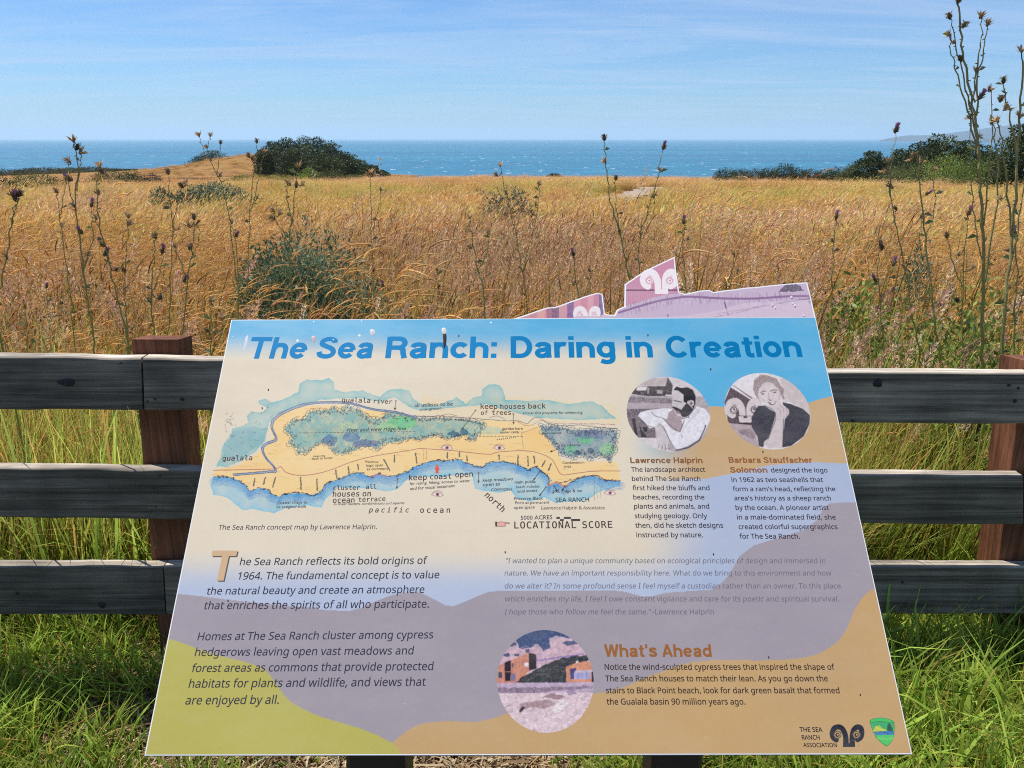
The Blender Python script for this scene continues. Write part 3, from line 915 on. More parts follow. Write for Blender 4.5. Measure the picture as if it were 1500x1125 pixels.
for k in range(420):
    x = random.uniform(520, 1400); y0 = np.interp(x, [500, 620, 700, 840, 1000, 1400], [265, 235, 215, 195, 200, 195])
    y = y0 + random.uniform(-18, 30)
    pc.line(c3([(x, y), (x + random.uniform(-5, 5), y + random.uniform(6, 22))]), 0.7, random.choice([(150, 126, 165), (178, 155, 185), (222, 208, 222), (132, 105, 150)]), 0.6)
pc.line(c3([(520, 275), (600, 250), (700, 222), (780, 208), (850, 202), (1000, 210), (1150, 210), (1300, 200), (1410, 200)]), 3.2, (140, 104, 150), 0.9, curve=4)
pc.line(c3([(960, 295), (1060, 275), (1160, 250), (1290, 225), (1400, 210)]), 1.6, (128, 98, 146), 0.9, wob=1)
pc.line(c3([(970, 280), (1080, 262), (1200, 240)]), 1.2, (120, 92, 140), 0.9, wob=1)
pc.line(c3([(1005, 230), (1020, 285)]), 2.0, (118, 92, 136)); pc.line(c3([(745, 285), (745, 300)]), 2.0, (140, 104, 150))
pc.fill(c3([(850, 288), (990, 262), (1100, 230), (1380, 215), (1420, 290), (1425, 300), (600, 300)]), (222, 205, 222), 0.55, noise=0.5, ns=0.4)
pc.fill(c3([(1250, 180), (1280, 150), (1310, 140), (1350, 150), (1370, 172), (1320, 180)]), (92, 84, 104), 0.9, noise=0.9, ns=1.4, wob=1.5)
for x, y, r in ((1222, 238, 6), (1235, 250, 4), (1310, 202, 5), (1325, 240, 6), (1365, 285, 4), (1218, 228, 3), (1315, 230, 4)):
    pc.disc(*c3([(x, y)])[0], r / 3.1, r / 3.4, (238, 232, 238)); pc.disc(*c3([(x + 3, y + 8)])[0], r / 5, r / 4, (70, 60, 70), 0.8)
ram(pc, *c3([(706, 132)])[0], 0.79 / 3.125, (244, 238, 244), (214, 140, 170), lw=40)
ram(pc, *c3([(374, 286)])[0], 0.56 / 3.125, (238, 232, 240), (214, 150, 165), lw=40)
pc.fill(c3([(320, 291), (440, 291), (440, 345), (320, 345)]), (212, 190, 208))
pc.mul(1 + 0.10 * (hash2(np.floor(pc.X * 1.6), np.floor(pc.Y * 1.6), 5) - 0.5))
pc.build('crest_print', board, mask=in_poly(pc.U, pc.V, ins_uv) & (pc.Y < 466.4 + (750 - pc.X) * 0.0035))

# ---- the watercolour map
mp_ = Patch((306, 548, 913, 778), 0.0005, 0.00002)
paint_base(mp_)
a1 = lambda L: [(300 + x * 0.21333, 530 + y * 0.21333) for x, y in L]
a2 = lambda L: [(610 + x * 0.21333, 530 + y * 0.21333) for x, y in L]
WASH = a1([(80, 720), (110, 650), (120, 580), (180, 520), (190, 460), (250, 440), (300, 420), (285, 370), (320, 340), (400, 350), (430, 320), (375, 290), (370, 265), (420, 255), (450, 285), (560, 250), (640, 205), (650, 150), (700, 120), (800, 130), (850, 110), (890, 140), (890, 190), (960, 210), (1080, 195), (1200, 240), (1260, 195), (1330, 185), (1400, 200), (1440, 260), (1480, 290)]) + \
    a2([(150, 300), (210, 270), (280, 245), (340, 290), (390, 245), (450, 235), (450, 190), (500, 150), (570, 160), (600, 200), (610, 260), (760, 270), (900, 260), (1050, 290), (1200, 270), (1270, 300), (1370, 390), (1100, 400), (800, 380), (600, 330), (480, 290), (400, 300), (100, 330), (0, 330)]) + \
    a1([(1400, 310), (1300, 240), (1200, 280), (1080, 250), (950, 250), (800, 260), (650, 300), (560, 330), (480, 370), (440, 420), (420, 500), (400, 560), (340, 620), (250, 680), (150, 720)])
mp_.fill(a2([(0, 300), (60, 240), (300, 260), (600, 240), (900, 250), (1370, 300), (1390, 430), (0, 420)]), (236, 214, 160), 0.35, noise=0.6, ns=0.05, wob=4)
mp_.fill(WASH, (128, 190, 194), 0.78, noise=0.35, ns=0.09, edge=3, wob=1.5)
mp_.fill(a1([(130, 560), (200, 470), (330, 440), (430, 460), (420, 540), (330, 600), (240, 660), (130, 690)]), (110, 172, 184), 0.5, noise=0.5, ns=0.12, wob=2)
COAST2 = a2([(1400, 820), (1280, 810), (1230, 785), (1150, 790), (1050, 830), (1020, 855), (960, 825), (905, 855), (915, 800), (850, 740), (820, 720), (770, 740), (700, 710), (640, 690), (570, 685), (500, 695), (450, 720), (390, 710), (330, 690), (300, 672), (200, 680), (100, 680), (0, 720)])
COAST1 = a1([(1440, 720), (1400, 750), (1340, 770), (1270, 790), (1200, 770), (1130, 790), (1070, 760), (1000, 770), (930, 800), (830, 840), (800, 890), (740, 915), (640, 900), (540, 910), (510, 930), (450, 900), (440, 880), (370, 865), (310, 885), (280, 850), (220, 810), (150, 790), (60, 790)])
SEAP = COAST2 + COAST1 + a1([(40, 850), (60, 910), (150, 930), (200, 970), (260, 1020), (330, 1010), (420, 1030), (480, 1040), (540, 1010), (700, 985), (800, 1000), (830, 940), (880, 900), (900, 860), (1000, 870), (1150, 870), (1250, 890), (1330, 870), (1400, 800), (1440, 790)]) + \
    a2([(0, 785), (150, 790), (380, 770), (390, 800), (400, 870), (440, 880), (560, 900), (650, 880), (690, 940), (780, 960), (880, 930), (960, 970), (1050, 960), (1170, 950), (1240, 900), (1330, 870), (1400, 850)])
mp_.fill(SEAP, (128, 196, 220), 0.85, noise=0.3, ns=0.08, edge=2.5, wob=1.2)
LAND = a1([(60, 750), (220, 715), (350, 640), (420, 580), (470, 520), (440, 450), (470, 400), (520, 350), (620, 320), (760, 300), (900, 300), (1100, 330), (1300, 345), (1440, 385)]) + a2([(0, 385), (200, 390), (420, 400), (700, 410), (850, 440), (950, 600), (1000, 680), (1380, 690)]) + COAST2 + COAST1
mp_.fill(LAND, (244, 214, 150), 0.9, noise=0.35, ns=0.06, wob=0.8)
mp_.fill(a1([(470, 400), (540, 350), (600, 400), (560, 470), (590, 560), (520, 640), (430, 600), (500, 520)]), (243, 194, 104), 0.7, noise=0.4, ns=0.1, wob=1.5)
mp_.fill(a2([(0, 540), (400, 545), (560, 640), (250, 610), (0, 595)]), (244, 196, 108), 0.55, noise=0.6, ns=0.1, wob=2)
mp_.fill(a2([(720, 490), (830, 450), (870, 520), (950, 600), (860, 620), (735, 600)]), (241, 184, 92), 0.8, noise=0.3, ns=0.1, wob=1)
mp_.fill(a2([(0, 600), (400, 625), (900, 660), (930, 790), (800, 710), (600, 680), (300, 660), (0, 700)]), (243, 190, 112), 0.45, noise=0.7, ns=0.08, wob=2)
mp_.fill(a1([(80, 740), (330, 690), (470, 690), (460, 735), (200, 740)]), (240, 190, 120), 0.6, noise=0.6, ns=0.1, wob=1)
# the deeper blue that hugs the shore
for w, al in ((15, 0.22), (10, 0.22), (5, 0.3)):
    for L, dyy in ((COAST2, w * 0.45), (COAST1, w * 0.45)):
        mp_.line([(x, y + dyy) for x, y in L], w * 0.9, (54, 146, 214), al, wob=2, seed=int(w))
mp_.fill(LAND, (244, 212, 148), 0.75, noise=0.35, ns=0.06, wob=0.8)
for k in range(1, 5):
    for L in (COAST1, COAST2):
        mp_.line([(x, y + 1.5 + 2.4 * k) for x, y in L], 0.6, (64, 120, 168), 0.6, wob=2.4, seed=k)
FOR1 = a1([(545, 465), (600, 400), (690, 390), (720, 340), (850, 330), (890, 305), (920, 340), (980, 300), (1060, 330), (1130, 385), (1200, 390), (1260, 350), (1320, 350), (1440, 390)]) + a2([(0, 385), (200, 385), (380, 400), (470, 420), (440, 470), (400, 540), (360, 540), (350, 500), (220, 530), (150, 500), (0, 540)]) + \
    a1([(1440, 520), (1350, 545), (1230, 560), (1190, 600), (1100, 570), (1050, 600), (950, 635), (900, 630), (860, 600), (850, 560), (780, 560), (740, 590), (690, 630), (630, 630), (640, 600), (570, 560), (600, 520)])
FOR2 = a2([(850, 440), (950, 440), (1100, 470), (1250, 460), (1380, 470), (1370, 600), (1350, 640), (1330, 690), (1280, 640), (1200, 670), (1130, 640), (1080, 660), (1000, 640), (950, 580), (900, 520), (860, 490)])
mp_.fill(FOR1, (138, 182, 174), 0.9, noise=0.5, ns=0.12, wob=0.6)
mp_.fill(FOR2, (142, 166, 174), 0.9, noise=0.5, ns=0.12, wob=0.6)
for P, r, c in ((a1([(1350, 420)])[0], (22, 10), (110, 205, 135)), (a1([(1250, 450)])[0], (14, 7), (160, 205, 150)), (a1([(860, 540)])[0], (11, 8), (80, 122, 168)), (a1([(1010, 520)])[0], (12, 7), (84, 126, 170)), (a1([(1110, 560)])[0], (20, 6), (96, 120, 166)), (a1([(980, 440)])[0], (14, 5), (185, 205, 165)), (a2([(250, 490)])[0], (8, 4), (50, 92, 120)), (a2([(330, 485)])[0], (6, 4), (50, 88, 120)), (a2([(1160, 530)])[0], (12, 7), (112, 196, 140)), (a2([(1060, 600)])[0], (10, 8), (120, 190, 150)), (a2([(1310, 600)])[0], (12, 9), (150, 205, 150)), (a2([(1200, 500)])[0], (22, 6), (110, 120, 160)), (a2([(1110, 625)])[0], (6, 4), (45, 80, 110)), (a2([(1200, 610)])[0], (5, 4), (40, 72, 105)), (a2([(470, 470)])[0], (26, 7), (185, 205, 180))):
    t = np.linspace(0, 6.28, 20)[:-1]
    mp_.fill(np.stack([P[0] + r[0] * np.cos(t), P[1] + r[1] * np.sin(t)], 1), c, 0.75, noise=0.5, ns=0.2, wob=3, seed=int(P[0]))
INK = (52, 56, 74)
def scallop(P, r, col, lwid, n_in, seed):
    rr = random.Random(seed); P = np.array(P); Q = np.vstack([P, P[:1]]); c = P.mean(0)
    for (ax, ay), (bx, by) in zip(Q[:-1], Q[1:]):
        L = math.hypot(bx - ax, by - ay); m = max(1, int(L / (r * 1.5)))
        for k in range(m):
            x = ax + (bx - ax) * (k + .5) / m; y = ay + (by - ay) * (k + .5) / m
            t0 = math.atan2(y - c[1], (x - c[0]) * 0.35) + rr.uniform(-.4, .4)
            r0 = r; r = r0 * rr.uniform(.5, 1.35); x += rr.uniform(-1.6, 1.6); y += rr.uniform(-1.3, 1.3)
            arc = [(x + r * math.cos(t0 + s), y + r * math.sin(t0 + s)) for s in (-1.7, -1, -.3, .3, 1, 1.7)]
            mp_.line(arc, lwid * .85, col, 0.85); r = r0
            for _ in range(n_in):
                d = rr.uniform(1.5, 8.5); nx, ny = c[0] - x, c[1] - y; l = math.hypot(nx, ny * 2.2) + 1e-6
                xx = x + nx / l * d + rr.uniform(-2, 2); yy = y + ny * 2.2 / l * d + rr.uniform(-1, 1)
                s = rr.uniform(0, 6.28); q = rr.uniform(.5, 1.1)
                mp_.line([(xx + q * math.cos(s + w_), yy + q * math.sin(s + w_)) for w_ in (-1.4, -.4, .6, 1.6)], 0.7, col, 0.9)
scallop(FOR1, 2.5, INK, 0.9, 4, 1); scallop(FOR2, 2.5, INK, 0.9, 5, 2)
def rnd_in(P, n, seed):
    rr = random.Random(seed); P = np.array(P); o = []
    lo = P.min(0); hi = P.max(0)
    while len(o) < n:
        x, y = rr.uniform(lo[0], hi[0]), rr.uniform(lo[1], hi[1])
        if in_poly(np.array([x]), np.array([y]), P)[0]: o.append((x, y))
    return o
for x, y in rnd_in(FOR1, 230, 5) + rnd_in(FOR2, 170, 6):
    s = random.uniform(0, 6.28); q = random.uniform(.5, 1.2)
    mp_.line([(x + q * math.cos(s + w_), y + q * math.sin(s + w_)) for w_ in (-1.4, -.4, .6, 1.6)], 0.6, random.choice([INK, (60, 100, 110), (84, 110, 130)]), 0.7)
for x, y in rnd_in(LAND, 170, 7):
    w_ = random.uniform(2, 6)
    mp_.line([(x - w_, y), (x - w_ / 3, y - random.uniform(-.8, .8)), (x + w_ / 3, y + random.uniform(-.8, .8)), (x + w_, y)], 0.55, (178, 132, 92), 0.55)
for x, y in rnd_in(WASH, 60, 8):
    if x < 400: mp_.line([(x, y), (x + random.uniform(-4, 4), y + random.uniform(-3, 3)), (x + random.uniform(-6, 6), y + random.uniform(-4, 4))], 0.6, INK, 0.6)
for k in range(26):
    x, y = 300 + random.uniform(130, 210) * .2133, 530 + random.uniform(350, 700) * .2133
    mp_.line([(x, y), (x + random.uniform(-3, 3), y + random.uniform(-3, 3)), (x + random.uniform(-4, 4), y + random.uniform(-4, 4))], 0.55, INK, 0.6)
RIV = a1([(200, 775), (330, 765), (440, 755), (485, 750), (470, 715), (420, 660), (395, 595), (430, 560), (490, 530), (460, 450), (480, 390), (560, 340), (700, 290), (850, 278), (1000, 285), (1150, 325), (1300, 345), (1450, 383)])
mp_.line(RIV, 3.6, (142, 164, 198), 0.9, curve=5)
for dxx, dyy in ((-1.4, -1.2), (1.4, 1.2)): mp_.line([(x + dxx, y + dyy) for x, y in RIV], 0.9, INK, 0.85, curve=5, wob=0.7)
mp_.line(a2([(0, 375), (200, 375), (400, 390), (600, 405), (700, 405), (760, 425), (800, 390), (850, 385), (900, 420), (1000, 440), (1130, 435), (1250, 450), (1380, 460)]), 0.9, (80, 62, 84), 0.9, curve=4, wob=0.8)
mp_.line(a2([(690, 405), (760, 440), (830, 415), (860, 400), (940, 420), (1100, 425), (1360, 430)]), 0.8, (160, 90, 104), 0.8, curve=4, wob=1.2)
mp_.line(a2([(170, 370), (220, 358), (280, 372)]), 0.7, INK, 0.85, curve=4); mp_.line(a2([(500, 385), (550, 372), (610, 395)]), 0.7, INK, 0.85, curve=4)
RED = (160, 72, 92)
mp_.line(a1([(60, 745), (300, 740), (480, 735), (520, 720), (560, 760), (650, 780), (760, 770), (870, 740), (1000, 690), (1150, 650), (1300, 625), (1450, 600)]) + a2([(30, 596), (250, 610), (490, 635), (560, 620), (740, 610), (850, 630), (930, 670), (960, 720), (1000, 775), (1100, 765), (1230, 750), (1400, 750)]), 1.0, RED, 0.9, curve=4)
mp_.line(a2([(720, 485), (735, 600)]), 0.5, INK, 0.8); mp_.line(a2([(720, 490), (830, 450)]), 0.6, (150, 70, 40), 0.9)
for L in (COAST1, COAST2): mp_.line(catmull(L, 5), 1.5, (40, 44, 62), 0.95, wob=2.6, seed=9)
mp_.line(a2([(1000, 830), (1150, 785), (1240, 780), (1300, 815), (1400, 818)]), 1.5, (90, 66, 88), 0.9, wob=1.5)
mp_.line(a2([(905, 850), (960, 825), (1010, 855), (1050, 835)]), 2.2, (225, 150, 110), 0.8, wob=1.5); mp_.line(a2([(820, 722), (870, 760), (915, 800)]), 1.1, (30, 34, 46), 1)
mp_.line(a1([(1130, 795), (1200, 775), (1270, 795)]), 1.6, (190, 130, 190), 0.6, wob=1)
# hedgerow strokes
for L in [a1([(345, 800), (335, 850)]), a1([(415, 795), (405, 840)]), a1([(487, 795), (467, 860)]), a1([(658, 795), (660, 875)]), a1([(770, 805), (773, 880)]), a1([(900, 745), (907, 800)]), a1([(985, 720), (990, 760)]), a1([(1050, 705), (1055, 740)]), a1([(1230, 670), (1270, 745)]), a1([(1302, 640), (1302, 690)]), a1([(1448, 630), (1455, 695)])] + \
        [a2(L) for L in ([(212, 625), (212, 660)], [(295, 620), (297, 650)], [(345, 645), (350, 680)], [(565, 640), (570, 670)], [(697, 640), (697, 710)], [(765, 650), (768, 715)], [(808, 648), (812, 700)], [(885, 680), (862, 720)], [(925, 700), (905, 745)])]:
    mp_.line(L, 2.0, (56, 66, 72), 0.9, wob=0.8)
# dashes of the ridge line
for x in range(650, 1440, 26): mp_.line(a1([(x, 488 - (x - 650) * .012), (x + 14, 488 - (x - 650) * .012)]), 0.8, (40, 44, 56), 0.9)
for x in range(430, 720, 26): mp_.line(a2([(x, 512), (x + 14, 512)]), 0.8, (40, 44, 56), 0.9)
for x in range(555, 690, 14): mp_.disc(*a2([(x, 535 - (x - 555) * .14)])[0], .8, .8, INK)
for x in range(260, 400, 12): mp_.disc(*a2([(x, 600)])[0], .35, .35, (150, 70, 80))
# eyes
for ex, ey in ((210, 590), (570, 590), (145, 910), (1330, 900)):
    mp_.fill(a2([(ex - 42, ey + 2), (ex - 15, ey - 16), (ex + 15, ey - 14), (ex + 38, ey + 8), (ex + 5, ey + 16), (ex - 25, ey + 12)]), (238, 220, 215), 0.9)
    mp_.disc(*a2([(ex, ey)])[0], 2.6, 2.4, (150, 90, 110)); mp_.disc(*a2([(ex, ey)])[0], 1.1, 1.1, (50, 40, 60))
    mp_.line(a2([(ex - 42, ey + 2), (ex - 15, ey - 16), (ex + 15, ey - 14), (ex + 38, ey + 8)]), 0.7, (110, 60, 84), 1, curve=3)
    mp_.line(a2([(ex - 42, ey + 2), (ex - 15, ey + 12), (ex + 15, ey + 15), (ex + 38, ey + 8)]), 0.6, (140, 80, 100), 1, curve=3)
    mp_.line(a2([(ex - 34, ey - 14), (ex, ey - 27), (ex + 36, ey - 14)]), 0.6, (150, 90, 110), .9, curve=3)
# arrows
for L, w_ in ((a2([(408, 330), (312, 465)]), .6), (a2([(665, 355), (667, 425)]), .6), (a2([(850, 750), (805, 810)]), .7), (a2([(890, 860), (845, 920)]), .9), (a2([(428, 760), (426, 830)]), .7), (a1([(1324, 800), (1318, 870)]), .6), (a1([(1313, 265), (1305, 330)]), .6), (a2([(945, 850), (965, 890)]), .8), (a2([(1020, 850), (1000, 885)]), .8), (a2([(970, 600), (920, 618)]), .6)):
    mp_.line(L, w_ + .25, (50, 44, 50)); (x0, y0), (x1, y1) = L[0], L[-1]
    l = math.hypot(x1 - x0, y1 - y0); dx_, dy_ = (x1 - x0) / l, (y1 - y0) / l
    mp_.fill([(x1 + dx_ * 1.5, y1 + dy_ * 1.5), (x1 - dx_ * 3 - dy_ * 1.7, y1 - dy_ * 3 + dx_ * 1.7), (x1 - dx_ * 3 + dy_ * 1.7, y1 - dy_ * 3 - dx_ * 1.7)], (50, 44, 50))
    mp_.line([(x0 - dy_ * 1.5, y0 + dx_ * 1.5), (x0 + dx_ * 2, y0 + dy_ * 2), (x0 + dy_ * 1.5, y0 - dx_ * 1.5)], .5, (50, 44, 50))
mp_.fill(a2([(125, 740), (142, 700), (162, 745), (152, 745), (152, 765), (130, 765), (132, 745)]), (226, 84, 60))
for y0 in (720, 760, 800, 840, 880):
    mp_.line(a2([(1222, y0 + 50), (1222, y0 + 74)]), .5, (90, 60, 60), .8)
for x in (1220, 1240, 1262): mp_.line(a2([(x, 860), (x + 2, 935)]), .8, (110, 100, 80), .55, wob=1)
for x in (50, 68): mp_.line(a2([(x, 605), (x, 670)]), .8, (110, 80, 60), .6, wob=1)
# scale bar and pointing hand
for k, (x0, x1) in enumerate(((960, 985), (985, 1012), (1012, 1062), (1062, 1125))):
    for r_ in (0, 1):
        mp_.fill(a2([(x0, 1065 + r_ * 14), (x1, 1065 + r_ * 14), (x1, 1079 + r_ * 14), (x0, 1079 + r_ * 14)]), (60, 50, 50) if (k + r_) % 2 == 0 else (232, 224, 205))
hx = lambda L: [(690 + x * .14667, 740 + y * .14667) for x, y in L]
mp_.fill(hx([(262, 175), (300, 165), (335, 172), (385, 176), (385, 184), (335, 186), (345, 200), (335, 214), (300, 214), (262, 210)]), (232, 178, 168))
mp_.line(hx([(262, 175), (300, 165), (335, 172), (385, 176), (385, 184), (335, 186), (345, 200), (335, 214), (300, 214), (262, 210)]), .7, (110, 50, 56)); mp_.fill(hx([(240, 165), (258, 165), (262, 214), (244, 218)]), (60, 46, 50))
mp_.build('map_print', board, mask=in_poly(mp_.U, mp_.V, ins_uv))

# ---- the three round photographs
def circle_mask(p, cx, cy, wpx):
    u0, v0 = to_uv(np.array([cx - wpx / 2, cx + wpx / 2]), np.array([cy, cy]))
    r = (u0[1] - u0[0]) / 2; uc, vc = (u0[0] + u0[1]) / 2, v0.mean()
    return (p.U - uc) ** 2 + (p.V - vc) ** 2 < r * r
def grain(p, amt, sc, seed):
    return 1 + amt * (fbm(p.X * sc, p.Y * sc, 3, seed) - 0.5) * 2

m1 = Patch((914, 546, 1044, 664), 0.00042, 0.00002)
b1 = lambda L: [(910 + x / 8.657, 540 + y / 8.654) for x, y in L]
m1.C[:] = lin((214, 206, 210))
m1.fill(b1([(0, 330), (1200, 360), (1200, 1100), (0, 1100)]), (176, 166, 172), noise=0.5, ns=0.9)
m1.fill(b1([(0, 350), (640, 380), (640, 440), (0, 430)]), (120, 108, 116), 0.7, noise=1.4, ns=0.9)
m1.fill(b1([(0, 510), (640, 505), (500, 560), (200, 600), (0, 620)]), (96, 84, 92), 0.8, noise=1.3, ns=0.8)
m1.fill(b1([(220, 212), (330, 130), (590, 108), (560, 220)]), (196, 184, 184), noise=0.25, ns=0.9)          # shed roof
for k in range(5): m1.line(b1([(240 + k * 4, 205 - k * 18), (560 + k * 6, 205 - k * 19)]), .5, (140, 126, 130), .6)
m1.fill(b1([(560, 225), (590, 108), (655, 212), (640, 330), (560, 330)]), (74, 60, 66), noise=0.5, ns=1.2)
m1.fill(b1([(120, 320), (130, 225), (560, 222), (560, 345), (350, 350)]), (70, 58, 64), noise=0.5, ns=1.0)
m1.fill(b1([(190, 275), (205, 230), (332, 230), (312, 278)]), (222, 216, 216)); m1.fill(b1([(330, 240), (360, 240), (350, 320), (330, 320)]), (170, 160, 160), .8)
m1.fill(b1([(450, 270), (520, 275), (520, 320), (450, 315)]), (186, 176, 176), 0.8, noise=0.6, ns=1.5)
m1.fill(b1([(60, 600), (240, 600), (430, 760), (440, 900), (160, 900)]), (108, 96, 102), 0.9, noise=1.1, ns=1.2)
for L in ([(130, 640), (175, 630), (210, 860), (180, 860)], [(270, 740), (330, 740), (330, 800), (290, 800)], [(230, 700), (262, 780), (330, 870), (250, 870)]): m1.fill(b1(L), (34, 28, 32), .9)
m1.fill(b1([(0, 870), (460, 880), (520, 1010), (700, 1060), (300, 1060)]), (214, 208, 210), noise=0.2)
SH = (226, 226, 234)
m1.fill(b1([(560, 500), (680, 490), (760, 620), (800, 800), (700, 800), (560, 660)]), (168, 150, 156), 1, noise=0.8, ns=1.2)   # shadowed shirt front
m1.fill(b1([(210, 600), (240, 555), (340, 525), (560, 500), (660, 510), (600, 560), (580, 640), (440, 600), (430, 740), (360, 760), (300, 680)]), SH, noise=0.06)
m1.fill(b1([(430, 600), (520, 620), (640, 770), (740, 810), (820, 640), (960, 480), (1060, 510), (1150, 620), (1110, 690), (1030, 860), (880, 960), (720, 1030), (640, 960), (560, 760), (480, 700), (430, 740)]), SH, noise=0.07)
m1.fill(b1([(800, 640), (900, 540), (950, 500), (1020, 520), (850, 700), (770, 800)]), (204, 202, 212), .8)
m1.fill(b1([(430, 740), (480, 715), (540, 760), (600, 880), (620, 1000), (560, 1020), (500, 1000), (460, 900)]), (206, 198, 202))     # hand and forearm
for L in ([(480, 960), (470, 1010)], [(520, 970), (515, 1025)], [(560, 965), (560, 1035)], [(600, 950), (610, 1020)], [(540, 760), (600, 880), (660, 980)], [(430, 600), (520, 625), (600, 700), (700, 790)], [(380, 545), (430, 600)], [(220, 610), (320, 720), (420, 745)], [(760, 830), (775, 870)], [(480, 690), (540, 740)]):
    m1.line(b1(L), .9, (60, 52, 58), .85)
m1.line(b1([(700, 1035), (850, 1000), (990, 910), (1060, 760), (1070, 720)]), 2.2, (66, 54, 60), .9)
m1.fill(b1([(640, 300), (660, 260), (720, 235), (800, 300), (850, 420), (870, 560), (800, 620), (720, 600), (680, 560), (670, 500), (635, 470), (655, 400)]), (206, 198, 202))   # face
m1.fill(b1([(650, 480), (700, 500), (760, 520), (800, 470), (830, 430), (870, 470), (920, 520), (880, 580), (830, 615), (770, 610), (745, 560), (700, 545), (660, 500)]), (44, 36, 42), .95, noise=0.25, ns=2)
m1.fill(b1([(690, 535), (735, 540), (740, 572), (700, 570)]), (150, 128, 134)); m1.line(b1([(655, 487), (700, 500), (740, 520)]), 2.0, (36, 30, 34))
m1.fill(b1([(660, 270), (700, 225), (760, 245), (840, 235), (910, 270), (945, 350), (940, 450), (915, 510), (880, 440), (850, 400), (830, 440), (790, 420), (790, 330), (720, 280)]), (32, 26, 30), 1, noise=0.12, ns=2)
m1.fill(b1([(850, 420), (880, 395), (920, 410), (925, 460), (890, 480)]), (198, 186, 190)); m1.disc(*b1([(888, 440)])[0], 1.6, 2.6, (110, 94, 100))
m1.line(b1([(672, 405), (720, 415), (765, 425)]), 1.4, (56, 46, 52)); m1.line(b1([(640, 400), (632, 440), (640, 470)]), .7, (110, 98, 104))
m1.fill(b1([(760, 640), (850, 600), (930, 500), (950, 520), (860, 640), (790, 740)]), (228, 226, 234)); m1.line(b1([(770, 640), (850, 610), (935, 500)]), .9, (54, 46, 52))
m1.disc(*b1([(858, 620)])[0], .9, .9, (40, 34, 38)); m1.line(b1([(800, 660), (745, 800)]), 1.3, (90, 76, 82))
m1.soften(3, 0.20, 70); m1.mul(grain(m1, 0.16, 1.6, 70))
m1.build('portrait_photo', board, mask=circle_mask(m1, 979, 605.5, 122))['label'] = 'black and white photo of a bearded man in a white shirt leaning on his arms'

m2 = Patch((1058, 542, 1190, 661), 0.00042, 0.00002)
b2 = lambda L: [(1055 + x / 8.657, 540 + y / 8.654) for x, y in L]
m2.C[:] = lin((224, 218, 222))
m2.fill(b2([(150, 210), (420, 380), (520, 460), (480, 60), (300, 60)]), (226, 222, 228))
m2.fill(b2([(760, 120), (1200, 120), (1200, 620), (900, 420), (800, 430)]), (208, 198, 198), noise=0.1)
for k in range(24): m2.line(b2([(760 + k * 6, 130 + k * 14), (1140, 150 + k * 17)]), .45, (170, 156, 158), .5, wob=.6)
m2.fill(b2([(150, 205), (180, 215), (520, 440), (480, 450)]), (150, 132, 138))
m2.fill(b2([(50, 420), (130, 235), (380, 390), (540, 480), (560, 700), (380, 720), (100, 690)]), (84, 66, 74), noise=0.25, ns=0.7)
for k in range(7): m2.line(b2([(140 + k * 42, 250 + k * 30), (150 + k * 42, 400 + k * 8)]), .6, (60, 46, 52), .7)
m2.fill(b2([(40, 690), (230, 700), (420, 720), (460, 860), (500, 1000), (300, 980)]), (178, 160, 166), noise=0.35, ns=0.5)
m2.line(b2([(240, 690), (400, 692)]), 3, (40, 32, 36)); m2.fill(b2([(220, 780), (380, 760), (450, 850), (420, 900), (250, 820)]), (120, 104, 112), .6, noise=0.8, ns=.6)
ram(m2, *b2([(300, 528)])[0], 2.12 / 8.657, (212, 202, 204), (84, 66, 74), lw=40)
m2.fill(b2([(232, 600), (395, 600), (388, 682), (245, 682)]), (212, 202, 204)); m2.line(b2([(235, 598), (395, 602)]), .9, (70, 56, 62)); m2.fill(b2([(290, 612), (320, 598), (355, 622), (300, 628)]), (66, 54, 60))
for x0 in (163, 435): m2.line(b2([(x0 + (58 - t * 7) * math.cos(t), 525 + (58 - t * 7) * math.sin(t)) for t in np.linspace(0, 6.5, 26)]), .9, (84, 66, 74))
DK = (56, 54, 64)
m2.fill(b2([(480, 470), (560, 470), (700, 560), (700, 640), (640, 800), (600, 900), (540, 1000), (490, 980), (470, 860), (400, 740), (395, 620)]), DK, noise=0.2, ns=2)
m2.fill(b2([(790, 425), (900, 450), (1050, 510), (1140, 590), (1135, 700), (1060, 860), (900, 980), (790, 1000), (800, 700), (830, 600)]), DK, noise=0.2, ns=2)
m2.fill(b2([(470, 300), (520, 200), (620, 160), (740, 220), (780, 330), (760, 420), (700, 500), (620, 480), (540, 420), (490, 360)]), (214, 204, 206))
m2.fill(b2([(640, 170), (740, 220), (770, 330), (740, 420), (760, 300)]), (186, 174, 178), .8)
m2.fill(b2([(415, 260), (430, 140), (520, 75), (600, 85), (720, 130), (770, 220), (810, 260), (800, 330), (820, 380), (790, 390), (770, 330), (740, 250), (680, 190), (600, 165), (540, 190), (490, 260), (480, 340), (500, 400), (450, 350)]), (158, 140, 140), .95, noise=0.6, ns=0.8)
for k in range(16): m2.line(b2([(440 + k * 16, 250 - k * 6), (470 + k * 16, 160 - k * 3), (540 + k * 13, 110 + k * 3)]), .5, (194, 180, 180) if k % 2 else (78, 62, 68), .6)
m2.line(b2([(515, 305), (540, 285), (575, 285)]), 1.3, (86, 68, 74)); m2.line(b2([(640, 285), (680, 268), (720, 275)]), 1.3, (86, 68, 74))
for x, y in ((540, 320), (692, 300)): m2.fill(b2([(x - 26, y + 4), (x, y - 10), (x + 26, y), (x, y + 10)]), (70, 58, 64))
m2.line(b2([(612, 310), (620, 370), (610, 395), (650, 400)]), .8, (150, 132, 136)); m2.line(b2([(620, 398), (650, 402)]), 1.0, (110, 92, 98))
